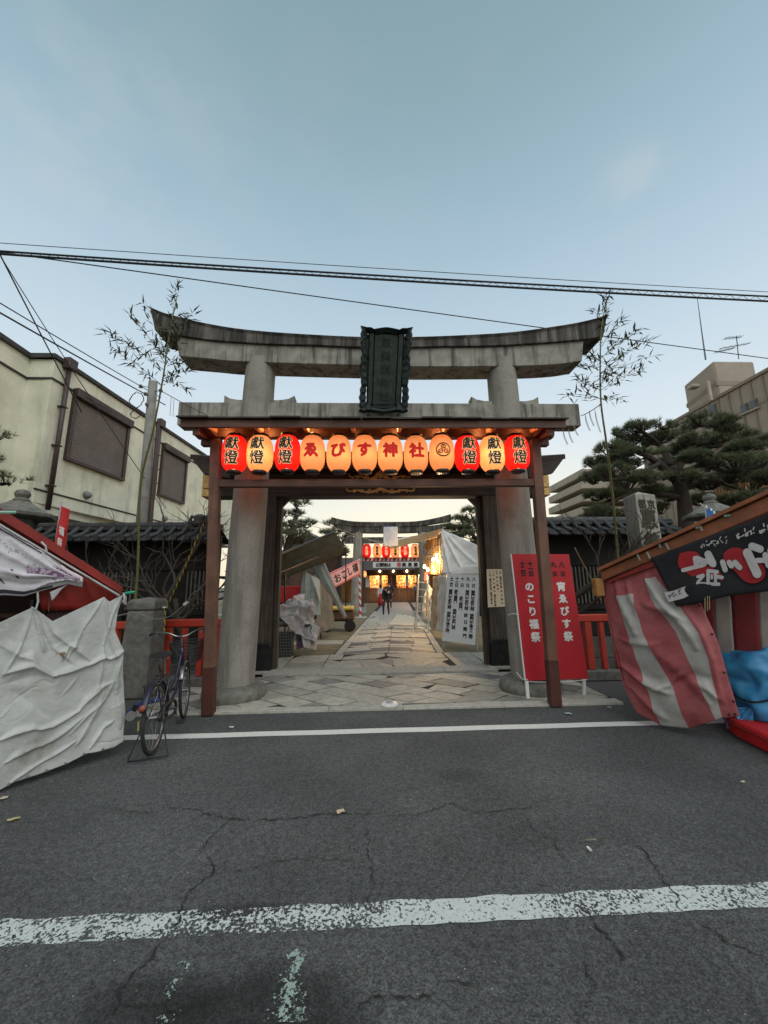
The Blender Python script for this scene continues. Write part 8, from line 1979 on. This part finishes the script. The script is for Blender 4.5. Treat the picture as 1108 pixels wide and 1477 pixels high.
def shimenawa():
    t = thing('straw_rope_line', 'thin rope with hanging paper-straw tails tied from the torii tie beam to the right bamboo', 'rope', W(850, 590, 5.9))
    a, b = W(838, 600, 5.95), W(866, 583, 5.85); m = MB(); m.tube(sag(a, b, .02, 8), .007, 5); m.build('rope', ROPEC, t)
    for (x, y, l) in ((844, 597, .30), (850, 592, .28), (858, 590, .42), (820, 618, .25), (812, 618, .28), (828, 612, .2)):
        p = W(x, y, 5.92); m = MB()
        for k in range(3): m.tube(hermite([p, p+V(.01*k, 0, -l*.5), p+V(.04+.01*k, 0, -l)], 3), .003, 4)
        m.build('tail', mat('straw_tail', (.30, .28, .24), rough=.9), t)
    t = thing('straw_rope_line', 'thin rope tied from the left bamboo down across the end of the torii tie beam', 'rope', W(240, 570, 5.9))
    m = MB(); m.tube([W(231, 563, 5.8), W(256, 577, 5.95), W(300, 600, 5.93)], .006, 5); m.build('rope', ROPEC, t)
    for (x, y, l) in ((247, 573, .32), (251, 576, .30)):
        p = W(x, y, 5.88); m = MB(); m.tube([p, p+V(.01, 0, -l)], .004, 4); m.build('tail', MATS['straw_tail'], t)
shimenawa()
def blue_flag():
    Y = 6.6; t = thing('blue_flag', 'small blue flag with white marks above the right stall roof', 'flag', W(1025, 760, Y))
    cloth('flag_cloth', quadfn(W(1019, 759, Y), W(1034, 757, Y), W(1031, 738, Y), W(1018, 733, Y)), 10, 10, mat('flag_blue', (.03, .14, .42), rough=.8), t, amp=.03, folds=((.4, 1, .5, 0, .1, .03),))
    m = MB(); m.tube([W(1010, 726, Y), W(1018, 733, Y), W(1022, 800, Y)], .010, 6); m.build('flag_stick', WHITEB, t)
    for x, y in ((1026, 735), (1030, 739), (1019, 731)): q = W(x, y, Y-.04); m = MB(); m.box(q, (.03, .01, .05)); m.build('white_mark', WHITEB, t)
blue_flag()
# ------------------------------------------------------------------ things lying on the road
def road_stud():
    p = G(562, 1021); t = thing('drain_marker', 'round white marker disc lying at the edge of the paving in front of the gate', 'marker disc', (p.x, p.y, .02)); WPL = mat('white_plastic', (.62, .62, .60), (.5, .5, .48), rough=.35)
    m = MB(); m.lathe((p.x, p.y, .034), [(.115, 0), (.118, .012), (.10, .028), (.065, .034)], 28, cap=True); m.build('disc', WPL, t, smooth=True, auto=40)
    m = MB(); m.lathe((p.x, p.y, .0685), [(.05, 0), (.045, .006), (.02, .008)], 20); m.build('centre_cap', mat('grey_plastic', (.3, .3, .29), rough=.5), t, smooth=True)
road_stud()
def litter(label, cat, px, py, w, h, ang, col, name='paper_scrap', z=.012, crumple=.012):
    p = G(px, py); M = Matrix.Rotation(ang, 3, 'Z'); m = MB(); r = random.Random(int(px*7+py))
    m.grid(4, 3, lambda u, v: p+M @ Vector(((u-.5)*w, (v-.5)*h, z+r.uniform(0, crumple)))); o = m.build(name, mat('scrap_%d' % (px*10), col, rough=.8), fix=False, thick=.001); tag(o, label, cat)
litter('small cream and orange paper slip lying on the asphalt near the middle', 'litter', 491, 1174, .055, .035, .4, (.55, .42, .28))
litter('tiny white paper scrap lying on the asphalt right of the middle', 'litter', 851, 1229, .015, .04, .1, (.65, .65, .62))
litter('thin tan splinter lying on the asphalt above the tiny white scrap', 'litter', 853, 1216, .06, .006, .05, (.30, .24, .16))
litter('yellowish fallen leaf on the asphalt under the white canvas sheet', 'leaf', 19, 1185, .07, .03, .5, (.42, .38, .18), name='fallen_leaf')
litter('pale scrap on the asphalt at the left edge above the fallen leaf', 'litter', 4, 1154, .06, .03, .4, (.40, .36, .26))
litter('tiny white scrap between the paving and the white edge line, left of the middle', 'litter', 334, 1051, .05, .03, .2, (.62, .62, .60))
litter('pale blue oval scrap just above the white edge line on the right', 'litter', 820, 1031, .08, .05, 0, (.35, .42, .46))
litter('small white scrap on the kerb by the striped sheet', 'litter', 879, 1022, .05, .02, 2.1, (.60, .55, .42))
litter('tiny straw-coloured leaf lying on the asphalt at the right', 'leaf', 1072, 1131, .04, .012, .2, (.5, .45, .28), name='fallen_leaf')
def twig():
    m = MB(); a, b = G(75, 1113), G(108, 1106); m.tube([a+V(0, 0, .01), a.lerp(b, .5)+V(0, 0, .015), b+V(0, 0, .012)], .005, 5); m.tube([b+V(-.02, 0, .012), b+V(.01, .03, .015)], .004, 4); m.tube([b+V(-.02, 0, .012), b+V(.02, -.02, .012)], .004, 4); o = m.build('twig', BARET); tag(o, 'pale broken twig on the asphalt along the hem of the white canvas', 'twig')
twig()
